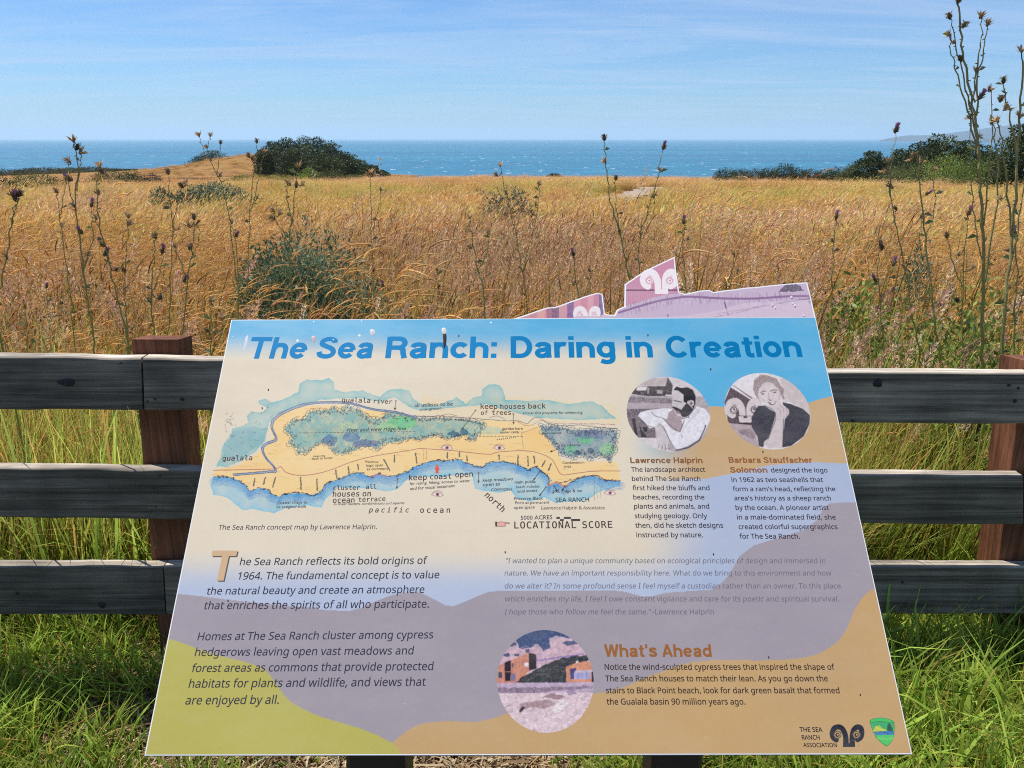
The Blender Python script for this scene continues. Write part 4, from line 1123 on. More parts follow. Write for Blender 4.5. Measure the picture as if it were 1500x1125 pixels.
m2.fill(b2([(600, 425), (650, 430), (715, 415), (690, 455), (640, 462)]), (110, 80, 88)); m2.fill(b2([(640, 432), (705, 424), (680, 445), (645, 448)]), (236, 230, 230))
m2.fill(b2([(570, 465), (700, 500), (760, 430), (800, 460), (870, 520), (875, 570), (820, 640), (810, 740), (790, 860), (785, 1010), (600, 1010), (550, 960), (560, 920), (620, 880), (650, 760), (690, 640), (700, 560), (640, 510)]), (206, 196, 198))
m2.line(b2([(560, 465), (640, 505), (700, 560), (705, 640), (650, 780), (610, 890)]), 1.0, (70, 62, 70)); m2.line(b2([(800, 640), (800, 760), (790, 990)]), 1.0, (60, 54, 62))
for L in ([(760, 470), (800, 500), (810, 560)], [(720, 500), (760, 530), (770, 590)], [(830, 500), (850, 540), (840, 590)]): m2.line(b2(L), .8, (150, 134, 138))
m2.soften(3, 0.15, 71); m2.mul(grain(m2, 0.12, 1.6, 71))
m2.build('portrait_photo', board, mask=circle_mask(m2, 1124, 601, 125))['label'] = 'black and white photo of a smiling woman with short hair in a dark top, chin on her hand'

m3 = Patch((724, 914, 874, 1078), 0.00050, 0.00002)
b3 = lambda L: [(720 + x / 6.619, 910 + y / 6.619) for x, y in L]
m3.C[:] = lin((206, 176, 190))
m3.fill(b3([(0, 0), (1060, 0), (1060, 130), (720, 150), (560, 200), (380, 270), (120, 230), (0, 300)]), (190, 172, 190))
m3.fill(b3([(230, 160), (330, 80), (500, 45), (700, 80), (780, 160), (640, 140), (560, 170), (570, 250), (500, 290), (440, 220), (380, 260), (280, 260), (240, 210)]), (44, 72, 118), 1, noise=0.35, ns=0.9, wob=3)
for L in ([(680, 220), (720, 190), (830, 185), (840, 225), (740, 240)], [(90, 320), (170, 310), (180, 340), (100, 340)], [(220, 315), (270, 310), (270, 335), (225, 335)], [(330, 270), (370, 270), (370, 305), (330, 305)], [(150, 220), (230, 200), (240, 235), (150, 250)]): m3.fill(b3(L), (52, 74, 116), .95, noise=0.4, ns=1, wob=2)
for k in range(90):
    x, y = random.uniform(150, 900), random.uniform(240, 420); m3.line(b3([(x, y), (x + random.uniform(10, 60), y - random.uniform(0, 10))]), .6, random.choice([(150, 120, 160), (224, 190, 190), (120, 110, 170), (190, 150, 160)]), .6)
m3.line(b3([(440, 380), (560, 365), (700, 345), (890, 320)]), 2.4, (116, 104, 180), .7, wob=1.5)
m3.fill(b3([(40, 440), (360, 305), (365, 480), (300, 560), (240, 600), (40, 600)]), (206, 140, 118), noise=0.12, ns=1)
for k in range(10): m3.line(b3([(60 + k * 30, 600), (60 + k * 30, 430 - k * 11)]), .45, (176, 108, 92), .5)
m3.fill(b3([(362, 305), (432, 320), (438, 460), (365, 480)]), (48, 36, 46)); m3.fill(b3([(125, 400), (190, 375), (185, 580), (130, 580)]), (40, 32, 42)); m3.line(b3([(128, 490), (190, 490)]), 1, (180, 120, 104))
for L, c in (([(68, 495), (104, 495), (104, 550), (68, 550)], (74, 78, 100)), ([(195, 410), (215, 408), (215, 445), (195, 448)], (110, 96, 112)), ([(318, 402), (358, 402), (358, 440), (318, 440)], (224, 220, 228)), ([(190, 515), (232, 500), (232, 580), (190, 580)], (124, 120, 160))): m3.fill(b3(L), c)
m3.fill(b3([(240, 600), (300, 540), (380, 500), (500, 430), (640, 370), (760, 345), (940, 325), (955, 380), (820, 420), (730, 440), (725, 600)]), (40, 48, 50), 1, noise=0.4, ns=0.9, wob=2)
for k in range(130):
    x = random.uniform(280, 900); y = random.uniform(350, 590)
    if in_poly(np.array([x]), np.array([y]), [(240, 600), (300, 540), (500, 430), (640, 370), (940, 325), (820, 420), (725, 600)])[0]: m3.line(b3([(x, y), (x + random.uniform(15, 45), y - random.uniform(4, 18))]), .6, random.choice([(92, 104, 100), (66, 80, 84), (24, 30, 34), (120, 128, 124)]), .7)
m3.fill(b3([(720, 445), (830, 400), (960, 385), (985, 480), (985, 590), (730, 590)]), (212, 148, 116), noise=0.1); m3.fill(b3([(760, 465), (820, 450), (830, 560), (765, 560)]), (80, 76, 130)); m3.fill(b3([(800, 500), (960, 500), (960, 562), (800, 562)]), (170, 172, 216)); m3.fill(b3([(810, 478), (970, 472), (985, 498), (800, 502)]), (196, 182, 206)); m3.fill(b3([(970, 490), (995, 480), (992, 595), (972, 590)]), (38, 28, 36)); m3.fill(b3([(820, 385), (840, 380), (840, 405), (820, 408)]), (230, 220, 226))
for x in (840, 880, 920): m3.line(b3([(x, 500), (x, 562)]), .7, (110, 100, 150))
m3.fill(b3([(0, 600), (1060, 590), (1060, 720), (0, 720)]), (192, 172, 196), noise=0.2, ns=.5)
m3.fill(b3([(60, 650), (300, 640), (520, 640), (980, 625), (980, 650), (480, 690), (340, 720), (60, 690)]), (128, 108, 130), .75, noise=1.0, ns=.7, wob=2)
m3.fill(b3([(0, 700), (1060, 690), (1060, 1125), (0, 1125)]), (222, 202, 210), noise=0.2, ns=.4)
m3.fill(b3([(480, 740), (600, 700), (720, 740), (640, 760)]), (150, 120, 124), .9, wob=2); m3.fill(b3([(280, 800), (480, 760), (640, 790), (520, 850), (360, 850), (260, 870)]), (166, 138, 144), .9, noise=.5, ns=.6, wob=3); m3.fill(b3([(720, 680), (800, 660), (830, 700), (760, 720)]), (150, 128, 160), .8, wob=2)
m3.fill(b3([(600, 830), (700, 760), (740, 800), (680, 860), (620, 900)]), (238, 230, 232), .9, wob=2); m3.fill(b3([(265, 870), (300, 820), (335, 835), (290, 885)]), (54, 44, 58), wob=2)
for k in range(260):
    x, y = random.uniform(80, 980), random.uniform(720, 1080); m3.line(b3([(x, y), (x + random.uniform(6, 40), y - random.uniform(0, 16))]), random.uniform(.4, 1.1), random.choice([(170, 140, 156), (240, 228, 230), (122, 92, 106), (206, 178, 186), (196, 160, 170), (92, 70, 84)]), .55)
m3.soften(2, 0.34, 72); m3.mul(grain(m3, 0.16, 1.2, 72))
m3.build('house_photo', board, mask=circle_mask(m3, 799, 996, 142))

# ---- the two emblems in the corner
m4 = Patch((1212, 1056, 1270, 1098), 0.00042, 0.00002)
paint_base(m4)
ram(m4, 1240.8, 1077.4, 1 / 4.286, (30, 32, 44), SAND)
m4.disc(1257.5, 1092.5, .7, .7, (30, 32, 44))
m4.build('ram_emblem', board)
b5 = lambda L: [(1150 + x / 4.286, 1020 + y / 4.286) for x, y in L]
SHIELD = b5([(530, 148), (560, 136), (605, 132), (650, 140), (685, 156), (690, 200), (686, 250), (672, 285), (640, 318), (600, 292), (570, 262), (550, 220), (536, 180)])
m5 = Patch((1271, 1048, 1314, 1097), 0.0004, 0.00002)
m5.C[:] = lin((48, 150, 84))
m5.fill(b5([(536, 152), (562, 140), (605, 137), (650, 145), (680, 160), (684, 200), (680, 250), (668, 280), (640, 310), (604, 288), (576, 260), (556, 220), (542, 180)]), (76, 200, 104))
m5.fill(b5([(545, 170), (600, 160), (682, 172), (680, 205), (560, 215)]), (66, 176, 112))
m5.fill(b5([(552, 215), (570, 190), (590, 182), (610, 200), (650, 218), (680, 222), (560, 225)]), (190, 206, 70)); m5.line(b5([(565, 190), (600, 210), (640, 218)]), .8, (230, 226, 120))
m5.fill(b5([(560, 222), (640, 216), (684, 220), (684, 240), (570, 244)]), (70, 130, 190)); m5.fill(b5([(640, 216), (642, 185), (650, 168), (662, 172), (668, 190), (676, 200), (676, 222)]), (34, 84, 60), noise=.6, ns=2)
m5.line(b5([(556, 226), (600, 222), (650, 234)]), .9, (40, 92, 120)); m5.fill(b5([(572, 246), (684, 242), (676, 275), (640, 308), (604, 286)]), (84, 206, 108)); m5.line(b5([(580, 262), (640, 270), (676, 262)]), .9, (150, 220, 110))
m5.line(list(SHIELD) + [SHIELD[0]], .9, (36, 120, 70)); m5.line(b5([(538, 165), (600, 157), (686, 168)]), .8, (32, 110, 70))
_su, _sv = to_uv(np.array([p[0] for p in SHIELD]), np.array([p[1] for p in SHIELD]))
m5.build('shield_emblem', board, mask=in_poly(m5.U, m5.V, np.stack([_su, _sv], 1)))

# ---- bird droppings and chips in the surface: little raised flakes
def flake(pts, h, col, name, label=None):
    P = catmull(pts, 3, True); u, v = to_uv(P[:, 0], P[:, 1]); n = len(u)
    mb = MB(); c = (u.mean(), v.mean())
    mb.add([(c[0], c[1], 0.0001 + h)] + [(a, b, 0.00002) for a, b in zip(u, v)] + [(c[0] + (a - c[0]) * .6, c[1] + (b - c[1]) * .6, .0001 + h * .8) for a, b in zip(u, v)],
           [(0, 1 + n + k, 1 + n + (k + 1) % n) for k in range(n)] + [(1 + n + k, 1 + k, 1 + (k + 1) % n, 1 + n + (k + 1) % n) for k in range(n)], np.array(lin(col)) * .9)
    o = mb.build(name, M_TEXT, smooth=True); sign_child(o, board)
    if label: o['label'] = label
d1 = lambda L: [(330 + x / 3.3333, 460 + y / 3.3333) for x, y in L]
flake(d1([(1056, 75), (1066, 66), (1078, 74), (1078, 95), (1064, 98)]), .0005, (214, 208, 200), 'bird_dropping', 'white bird dropping with a dark streak')
flake(d1([(1062, 94), (1078, 92), (1080, 130), (1074, 165), (1066, 168), (1064, 130)]), .0003, (52, 46, 48), 'bird_dropping', 'dark streak of a bird dropping')
flake(d1([(100, 112), (112, 106), (108, 150), (98, 182), (88, 176), (94, 140)]), .0003, (206, 208, 216), 'bird_dropping')
flake(d1([(420, 112), (436, 106), (442, 120), (432, 142), (424, 132)]), .0004, (196, 176, 168), 'bird_dropping')
flake(d1([(706, 80), (718, 74), (732, 82), (728, 100), (712, 104)]), .0004, (206, 204, 204), 'bird_dropping')
for x, y, r in ((353, 130, 7), (655, 105, 7), (528, 125, 4), (1298, 42, 5), (665, 35, 4), (432, 38, 4), (36, 112, 3)):
    flake(d1([(x - r, y), (x, y - r * .8), (x + r, y), (x, y + r)]), .0002, (226, 230, 234), 'paint_chip')
for x, y in ((672, 492), (949, 491), (1117.5, 662), (740, 809), (1126, 963), (334, 880), (1260, 1018), (1045, 812), (393, 571), (384, 598), (1041, 541)):
    flake([(x - .8, y - 1.4), (x + .7, y - 1.6), (x + .9, y + 1.3), (x - .5, y + 1.8)], .0002, (48, 50, 58), 'paint_chip')

# ---- lettering: every line is set along its own baseline on the board
import os
_fd = bpy.utils.system_resource('DATAFILES', path='fonts') or ''
def font(fn):
    try:
        return bpy.data.fonts.load(os.path.join(_fd, fn), check_existing=True)
    except Exception:
        return None
F_BODY = font('NotoSansMath-Regular.woff2'); F_TYPE = font('DejaVuSansMono.woff2')

def glyphs(body, fnt, res=3, spacing=1.0):
    c = bpy.data.curves.new('t', 'FONT'); c.body = body; c.resolution_u = res; c.space_character = spacing
    if fnt is not None: c.font = fnt
    o = bpy.data.objects.new('t', c); COL.objects.link(o)
    dg = bpy.context.evaluated_depsgraph_get(); ev = o.evaluated_get(dg); me = ev.to_mesh()
    me.calc_loop_triangles()
    v = np.empty(len(me.vertices) * 3); me.vertices.foreach_get('co', v); v = v.reshape(-1, 3)[:, :2].copy()
    t = np.empty(len(me.loop_triangles) * 3, int); me.loop_triangles.foreach_get('vertices', t); t = t.reshape(-1, 3)
    ev.to_mesh_clear(); bpy.data.objects.remove(o); bpy.data.curves.remove(c)
    return v, t

def _arc(cx, cy, rx, ry, a0, a1, n=20):
    return [(cx + rx * math.cos(R(a)), cy + ry * math.sin(R(a))) for a in np.linspace(a0, a1, n)]
_S = [(.64, .72), (.60, .84), (.38, .905), (.16, .82), (.14, .67), (.34, .555), (.56, .45), (.66, .29), (.58, .14), (.38, .09), (.15, .16), (.09, .31)]
_ARCH = lambda x: [(x, .36), (x, .40)] + _arc(x + .24, .40, .24, .235, 180, 0, 14) + [(x + .48, 0)]
_BOWL = lambda cx: _arc(cx, .37, .245, .275, 0, 360, 28)
def _sq(x, y, w=.2): return ('w', w, [(x, y), (x, y + w)])
GLY = {                                                    # bold grotesque capitals and small letters as strokes, cap height 1
 'T': (.84, [[(0, .91), (.84, .91)], [(.42, 0), (.42, .9)]]), 'h': (.68, [[(.1, 0), (.1, 1)], _ARCH(.1)]), 'n': (.68, [[(.1, 0), (.1, .73)], _ARCH(.1)]),
 'e': (.68, [_arc(.345, .365, .245, .275, 2, 322, 24), ('w', .15, [(.12, .365), (.60, .365)])]), 'S': (.76, [('c', _S)]), 's': (.60, [('c', [(x * .78, .03 + y * .69) for x, y in _S])]),
 'a': (.66, [('c', [(.11, .50), (.17, .60), (.33, .635), (.49, .59), (.52, .46), (.52, .2), (.54, .0)]), ('c', [(.52, .42), (.36, .375), (.17, .32), (.12, .19), (.21, .09), (.36, .095), (.50, .2)])]),
 'R': (.78, [[(.1, 0), (.1, 1)], [(.1, .91), (.44, .91)] + _arc(.44, .70, .22, .21, 90, -90, 14) + [(.1, .49)], ('c', [(.44, .49), (.60, .42), (.63, .25), (.69, 0)])]),
 'c': (.64, [_arc(.35, .365, .25, .275, 38, 322, 24)]), ':': (.26, [_sq(.12, 0), _sq(.12, .53)]), 'i': (.22, [[(.11, 0), (.11, .73)], ('w', .2, [(.11, .83), (.11, 1.0)])]), '.': (.26, [_sq(.12, 0)]),
 'D': (.80, [[(.1, 0), (.1, 1)], [(.1, .91), (.36, .91)] + _arc(.36, .5, .34, .41, 90, -90, 20) + [(.1, .09)]]), 'r': (.45, [[(.1, 0), (.1, .73)], [(.1, .36), (.1, .40)] + _arc(.34, .40, .24, .235, 180, 65, 10)]),
 'g': (.67, [_BOWL(.34), ('c', [(.57, .73), (.57, .3), (.57, -.02), (.50, -.16), (.33, -.20), (.14, -.14)])]), 'C': (.84, [_arc(.45, .5, .35, .41, 40, 320, 28)]),
 't': (.42, [('c', [(.2, .92), (.2, .5), (.2, .2), (.25, .1), (.42, .085)]), ('w', .15, [(0, .66), (.41, .66)])]), 'o': (.70, [_arc(.35, .365, .25, .275, 0, 360, 30)]), 'W': (1.08, [[(.07, 1), (.29, .02)], [(.29, .02), (.54, .98)], [(.54, .98), (.79, .02)], [(.79, .02), (1.01, 1)]]),
 "'": (.22, [('w', .18, [(.11, 1), (.11, .68)])]), 'A': (.80, [[(.08, 0), (.40, .98)], [(.40, .98), (.72, 0)], ('w', .16, [(.2, .28), (.6, .28)])]), 'd': (.68, [_BOWL(.34), [(.58, 0), (.58, 1)]]), 'b': (.68, [_BOWL(.34), [(.1, 0), (.1, 1)]]), 'p': (.68, [_BOWL(.34), [(.1, -.25), (.1, .73)]]),
 'L': (.62, [[(.1, 0), (.1, 1)], [(.1, .09), (.62, .09)]]), 'H': (.80, [[(.1, 0), (.1, 1)], [(.70, 0), (.70, 1)], [(.1, .52), (.7, .52)]]), 'l': (.22, [[(.11, 0), (.11, 1)]]), 'w': (.90, [[(.07, .73), (.25, .02)], [(.25, .02), (.45, .71)], [(.45, .71), (.65, .02)], [(.65, .02), (.83, .73)]]),
 'f': (.42, [('c', [(.2, 0), (.2, .5), (.2, .82), (.25, .91), (.42, .92)]), ('w', .15, [(0, .66), (.41, .66)])]), 'u': (.68, [[(.1, .73), (.1, .33)] + _arc(.34, .33, .24, .235, 180, 360, 14), [(.58, .73), (.58, 0)]]), 'm': (1.04, [[(.1, 0), (.1, .73)], _ARCH(.1), [(.52 - .0, .40)] + _arc(.76, .40, .20, .235, 180, 0, 14) + [(.96, 0)]]),
 'B': (.76, [[(.1, 0), (.1, 1)], [(.1, .91), (.42, .91)] + _arc(.42, .715, .19, .195, 90, -90, 12) + [(.1, .52)], [(.42, .52)] + _arc(.43, .305, .23, .215, 90, -90, 12) + [(.1, .09)]]),
}
def grotesque(body, w0=0.2):
    V = []; T = []; Z = []; n = 0; x = 0.0
    for ch in body:
        if ch == ' ': x += .34; continue
        adv, st = GLY[ch]
        for k, q in enumerate(st):
            w = w0
            if q[0] == 'w': w = q[1] * w0 / .2; P = np.array(q[2], float)
            elif q[0] == 'c': P = catmull(q[1], 6)
            else: P = np.array(q, float)
            keep = np.concatenate([[True], np.linalg.norm(np.diff(P, axis=0), axis=1) > 1e-5]); P = P[keep]
            closed = np.linalg.norm(P[0] - P[-1]) < 1e-4
            d = np.diff(P, axis=0); d /= np.linalg.norm(d, axis=1)[:, None]; nn = np.stack([-d[:, 1], d[:, 0]], 1)
            m = np.vstack([nn[:1], nn[1:] + nn[:-1], nn[-1:]])
            if closed: m[0] = m[-1] = nn[0] + nn[-1]
            ref = np.vstack([nn[:1], nn])
            m /= np.linalg.norm(m, axis=1)[:, None]; sc = 1 / np.clip((m * ref).sum(1), .5, 1)
            o = m * sc[:, None] * w / 2
            A = P + o + [x, 0]; B = P - o + [x, 0]; c = len(P)
            V += [A, B]
            for i in range(c - 1):
                T += [(n + i, n + c + i, n + i + 1), (n + i + 1, n + c + i, n + c + i + 1)]; Z += [k, k]
            n += 2 * c
        x += adv + .075
    return np.concatenate(V), np.array(T), np.array(Z, float) * 2

class Lettering:
    def __init__(s): s.v = []; s.t = []; s.c = []; s.n = 0
    def put(s, body, p0, p1, col, fnt=None, bold=0.0, shear=0.0, ys=1.0, spacing=1.0, res=3, h=0.00005, sk=0.205, cap=0):
        if fnt == 'grotesque': v, t, zl = grotesque(body, sk)
        else:
            v, t = glyphs(body, fnt, res, spacing); zl = (np.arange(len(t)) * 7) % 11
        if not len(t): return
        x0 = v[:, 0].min(); x1 = v[:, 0].max()
        if shear: v[:, 0] += v[:, 1] * shear
        u, w = to_uv(np.array([p0[0], p1[0]], float), np.array([p0[1], p1[1]], float))
        d = np.array([u[1] - u[0], w[1] - w[0]]); L = np.hypot(*d); d /= L; nrm = np.array([-d[1], d[0]])
        k = L / (x1 - x0)
        if cap:
            _, vv = to_uv(np.array([p0[0], p0[0]], float), np.array([p0[1], p0[1] - cap], float)); ys = (vv[1] - vv[0]) / k
        offs = [(0, 0)] if not bold else [(bold * math.cos(a), bold * math.sin(a)) for a in np.arange(0, 6.28, math.pi / 3)] + [(0, 0)]
        for i, (ox, oy) in enumerate(offs):
            tri = v[t]                                             # every triangle on its own, each a hair above the last
            uu = u[0] + ((tri[..., 0] - x0 + ox) * d[0]) * k + (tri[..., 1] + oy) * ys * k * nrm[0]
            ww = w[0] + ((tri[..., 0] - x0 + ox) * d[1]) * k + (tri[..., 1] + oy) * ys * k * nrm[1]
            zz = np.repeat((h + i * 4e-6 + zl * 6e-7)[:, None], 3, 1)
            s.v.append(np.stack([uu, ww, zz], -1).reshape(-1, 3))
            s.t.append(np.arange(len(t) * 3).reshape(-1, 3) + s.n); s.n += len(t) * 3
            s.c.append(np.tile(lin(col) * KP, (len(t) * 3, 1)))
    def build(s, name):
        o = fast_mesh(name, np.concatenate(s.v), np.concatenate(s.t), np.concatenate(s.c), M_TEXT)
        sign_child(o, board); return o

TITLE = (6, 138, 204); BROWN = (158, 104, 58); BODY = (62, 62, 78); QUOTE = (112, 112, 128); BLK = (48, 44, 52)
L = Lettering()
L.put('The Sea', (360, 525.5), (544, 524.8), TITLE, 'grotesque', shear=0.10, cap=31.5)
L.put('Ranch:', (564, 524.8), (727, 524.3), TITLE, 'grotesque', shear=0.03, cap=31.5)
L.put('Daring in', (748, 524.2), (957, 523.7), (4, 132, 196), 'grotesque', cap=31.5)
L.put('Creation', (977, 523.7), (1176, 523.0), (0, 124, 186), 'grotesque', cap=31.5)
L.build('title_lettering')

L = Lettering()
L.put('Lawrence Halprin', (923.5, 678.5), (1029.5, 678.5), (140, 96, 62), 'grotesque', sk=.2, cap=8.6)
L.put('Barbara Stauffacher', (1068, 678), (1190.5, 678), (152, 100, 62), 'grotesque', sk=.2, cap=8.6)
L.put('Solomon', (1070, 692.5), (1124.5, 692.5), (150, 98, 60), 'grotesque', sk=.2, cap=8.6)
L.put("What's Ahead", (885.5, 962.3), (1043, 962.3), BROWN, 'grotesque', cap=18.6, sk=.196, res=5)
L.build('heading_lettering')

L = Lettering()
IT = dict(fnt=F_BODY, shear=0.08, bold=0.005)
L.put('The Sea Ranch concept map by Lawrence Halprin.', (319.5, 776), (552, 775), (70, 66, 74), **IT)
for tx, x0, x1, y0, y1 in (('he Sea Ranch reflects its bold origins of', 351, 625, 828, 826), ('1964. The fundamental concept is to value', 347.5, 643, 849, 847), ('the natural beauty and create an atmosphere', 302, 621, 871, 868.5), ('that enriches the spirits of all who participate.', 298, 628, 892.5, 890),
                           ('Homes at The Sea Ranch cluster among cypress', 289, 634, 938, 935), ('hedgerows leaving open vast meadows and', 285, 605, 961, 958.5), ('forest areas as commons that provide protected', 280, 634, 984.5, 981.5), ('habitats for plants and wildlife, and views that', 276, 623, 1007.5, 1004.5), ('are enjoyed by all.', 271, 408, 1032, 1031)):
    L.put(tx, (x0, y0), (x1, y1), BODY, **IT)
ST_ = dict(fnt=F_BODY, bold=0.010)
for tx, x0, x1, y in (('The landscape architect', 925, 1033, 691), ('behind The Sea Ranch', 926, 1026, 704.5), ('first hiked the bluffs and', 927, 1039.5, 718), ('beaches, recording the', 928, 1032, 731.5), ('plants and animals, and', 929, 1039, 745), ('studying geology. Only', 930, 1036, 759), ('then, did he sketch designs', 931, 1059.5, 773), ('instructed by nature.', 932.5, 1030, 787),
                      ('designed the logo', 1130, 1212.5, 692), ('in 1962 as two seashells that', 1072, 1206, 706), ("form a ram's head, reflecting the", 1074, 1224, 719.5), ("area's history as a sheep ranch", 1076, 1217.5, 733), ('by the ocean. A pioneer artist', 1078, 1214.5, 747), ('in a male-dominated field, she', 1080, 1224.5, 761), ('created colorful supergraphics', 1082.5, 1227, 775), ('for The Sea Ranch.', 1084, 1172, 789),
                      ('Notice the wind-sculpted cypress trees that inspired the shape of', 886, 1223, 981), ('The Sea Ranch houses to match their lean. As you go down the', 887, 1213, 998), ('stairs to Black Point beach, look for dark green basalt that formed', 888, 1230, 1015.5), ('the Gualala basin 90 million years ago.', 889, 1092, 1032)):
    L.put(tx, (x0, y), (x1, y), (58, 56, 72) if y < 800 else (66, 52, 48), **ST_)
for tx, x0, x1, y in (('THE SEA', 1172, 1205, 1072), ('RANCH', 1175, 1201, 1083.3), ('ASSOCIATION', 1177, 1226, 1094.3)):
    L.put(tx, (x0, y), (x1, y), (46, 42, 48), F_BODY, bold=0.014)
L.build('body_lettering')

L = Lettering()
for tx, x0, x1, y in (('"I wanted to plan a unique community based on ecological principles of design and immersed in', 740, 1209, 825), ('nature. We have an important responsibility here. What do we bring to this environment and how', 739, 1218, 843), ('do we alter it? In some profound sense I feel myself a custodian rather than an owner. To this place', 739, 1231.5, 862), ('which enriches my life, I feel I owe constant vigilance and care for its poetic and spiritual survival.', 739, 1229, 881), ('I hope those who follow me feel the same."', 739, 953, 900)):
    L.put(tx, (x0, y), (x1, y), QUOTE, F_BODY, shear=0.16)
L.put('-Lawrence Halprin', (956, 900), (1046, 900), QUOTE, F_BODY)
L.build('quote_lettering')

# the tan initial T with its dark offset shade
L = Lettering()
for q, c, h in (([(1.6, 1.6)], (96, 92, 100), .00009), ([(0, 0)], (214, 184, 148), .00012)):
    for ox, oy in q:
        for P in ([(311.5, 806.5), (348, 806.5), (346, 814.5), (310, 814.5)], [(325.5, 814), (335.5, 814), (327.5, 850.5), (318, 850.5)]):
            u, v = to_uv(np.array([p[0] + ox for p in P]), np.array([p[1] + oy for p in P]))
            hh = h + (1e-5 if P[0][1] > 810 else 0)
            L.v.append(np.stack([u, v, np.full(4, hh)], 1)); L.t.append(np.array([[0, 3, 2], [0, 2, 1]]) + L.n); L.n += 4; L.c.append(np.tile(lin(c) * KP, (4, 1)))
L.build('initial_letter')

# words on the map
L = Lettering()
SER = dict(fnt=F_TYPE, bold=0.012, res=2)
MI = (84, 70, 66)
for tx, p0, p1 in (('gualala', (500.5, 589), (542, 590)), ('river', (547.5, 590.5), (574, 591.5)), ('gualala', (325.5, 675), (369, 674)), ('keep', (704, 598.8), (728.5, 598.8)), ('houses', (733, 598.8), (769, 598.6)), ('back', (774, 598.4), (799.5, 598.2)), ('of', (704.5, 607.5), (714, 607.5)), ('trees', (720.5, 607.5), (748.5, 607.5)),
                   ('keep', (599, 703.5), (625, 702.8)), ('coast', (630, 702.2), (661, 701)), ('open', (667, 699.2), (692.5, 698)), ('cluster', (488, 718), (527, 717.3)), ('all', (536, 716.4), (551, 715.8)), ('houses', (487.5, 727.5), (526, 727)), ('on', (531, 727), (543, 726.8)), ('ocean', (487.5, 736.5), (519, 736)), ('terrace', (525, 735.3), (564.5, 733.6))):
    L.put(tx, p0, p1, MI, **SER)
L.put('pacific', (540.5, 750.5), (598, 750.5), MI, F_TYPE, bold=0.012, shear=0.15, spacing=1.35, res=2)
L.put('ocean', (615.5, 751), (659, 751), MI, F_TYPE, bold=0.012, spacing=1.35, res=2)
L.put('north', (709.5, 726.5), (735, 750.5), MI, F_TYPE, bold=0.012, res=2)
L.put('LOCATIONAL', (753.5, 774), (844, 773.5), MI, F_TYPE, spacing=1.1, bold=0.012, res=2)
L.put('SCORE', (853.5, 773.5), (897, 773), MI, F_TYPE, spacing=1.1, bold=0.012, res=2)
L.put('SEA RANCH', (814, 735.5), (863, 735), (60, 54, 58), F_BODY, bold=0.01)
L.put('Lawrence Halprin & Associates', (793, 746.3), (886, 746), (110, 84, 76), F_BODY, bold=0.01)
HW = dict(fnt=None, bold=0.01, res=2)
for tx, p0, p1, sh in (('5000 ACRES', (763, 761.5), (809, 760.5), 0), ('all utilities to be', (607, 596.5), (663, 594), .1), ('underground', (614.5, 602), (646, 599.5), .1), ('across this property for swimming', (765.5, 606.8), (853, 606), .15), ('Coastal village to', (406, 738.6), (450, 737.6), 0), ('be assigned trails', (405, 744.6), (448.5, 743.6), 0), ('in linear clusters, condominiums and squares', (489, 740.2), (592, 738.4), .2),
                       ('for riding, hiking, access to water', (600, 710.5), (688, 706), .15), ('and for visual easement', (600.5, 718), (666, 713.5), .15), ('keep meadows', (707, 705.8), (751, 703.6), .15), ('open as', (707, 712.6), (732, 711), .15), ('COMMONS', (719, 719.4), (750, 718.6), .1), ('main public', (754, 708.4), (785, 707.4), 0), ('beach includes', (756, 715.2), (790.5, 714), 0), ('local access', (757.5, 721.8), (787, 720), 0),
                       ('Preserve Black', (753, 732.6), (795, 732), .1), ('Point as permanent', (754.5, 738.6), (804.5, 737.6), .1), ('open space', (752.5, 745.5), (783, 744.8), .15), ('golf, lodge & inn', (809, 721.6), (852.5, 721), .1), ('Condominium', (824, 679.6), (856, 678.8), 0), ('area', (826, 685), (836.5, 684.8), 0), ('Meadows', (534.5, 678), (554, 678), .1), ('kept open', (536.5, 683.6), (561, 683), .1), ('as commons', (537, 689), (568, 688), .1),
                       ('keep this', (459, 669.5), (476, 669), .1), ('back to forest', (457.5, 673.5), (487, 672), .1), ('river and view ridge line', (508, 632.5), (594, 630), .2), ('condominiums', (792, 636.5), (822, 635.5), .1), ('big meadow', (822, 653.8), (850, 653.4), .1), ('garden barn', (735.5, 630), (766, 629.4), 0), ('timber camp', (732.5, 635), (760, 634), 0)):
    L.put(tx, p0, p1, (70, 66, 76), shear=sh, **HW)
L.build('map_lettering')

# ================================================================== GRASS (nobody could count it)
M_GRASS = mat_leaf('grass_blades', trans=0.5, rough=0.7, var=0.3, spec=0.15)
M_DRY = mat_leaf('dry_grass', trans=0.38, rough=0.6, var=0.25, spec=0.2)
HID = bpy.data.collections.new('clumps')          # never linked: only the pattern for the scattered tufts

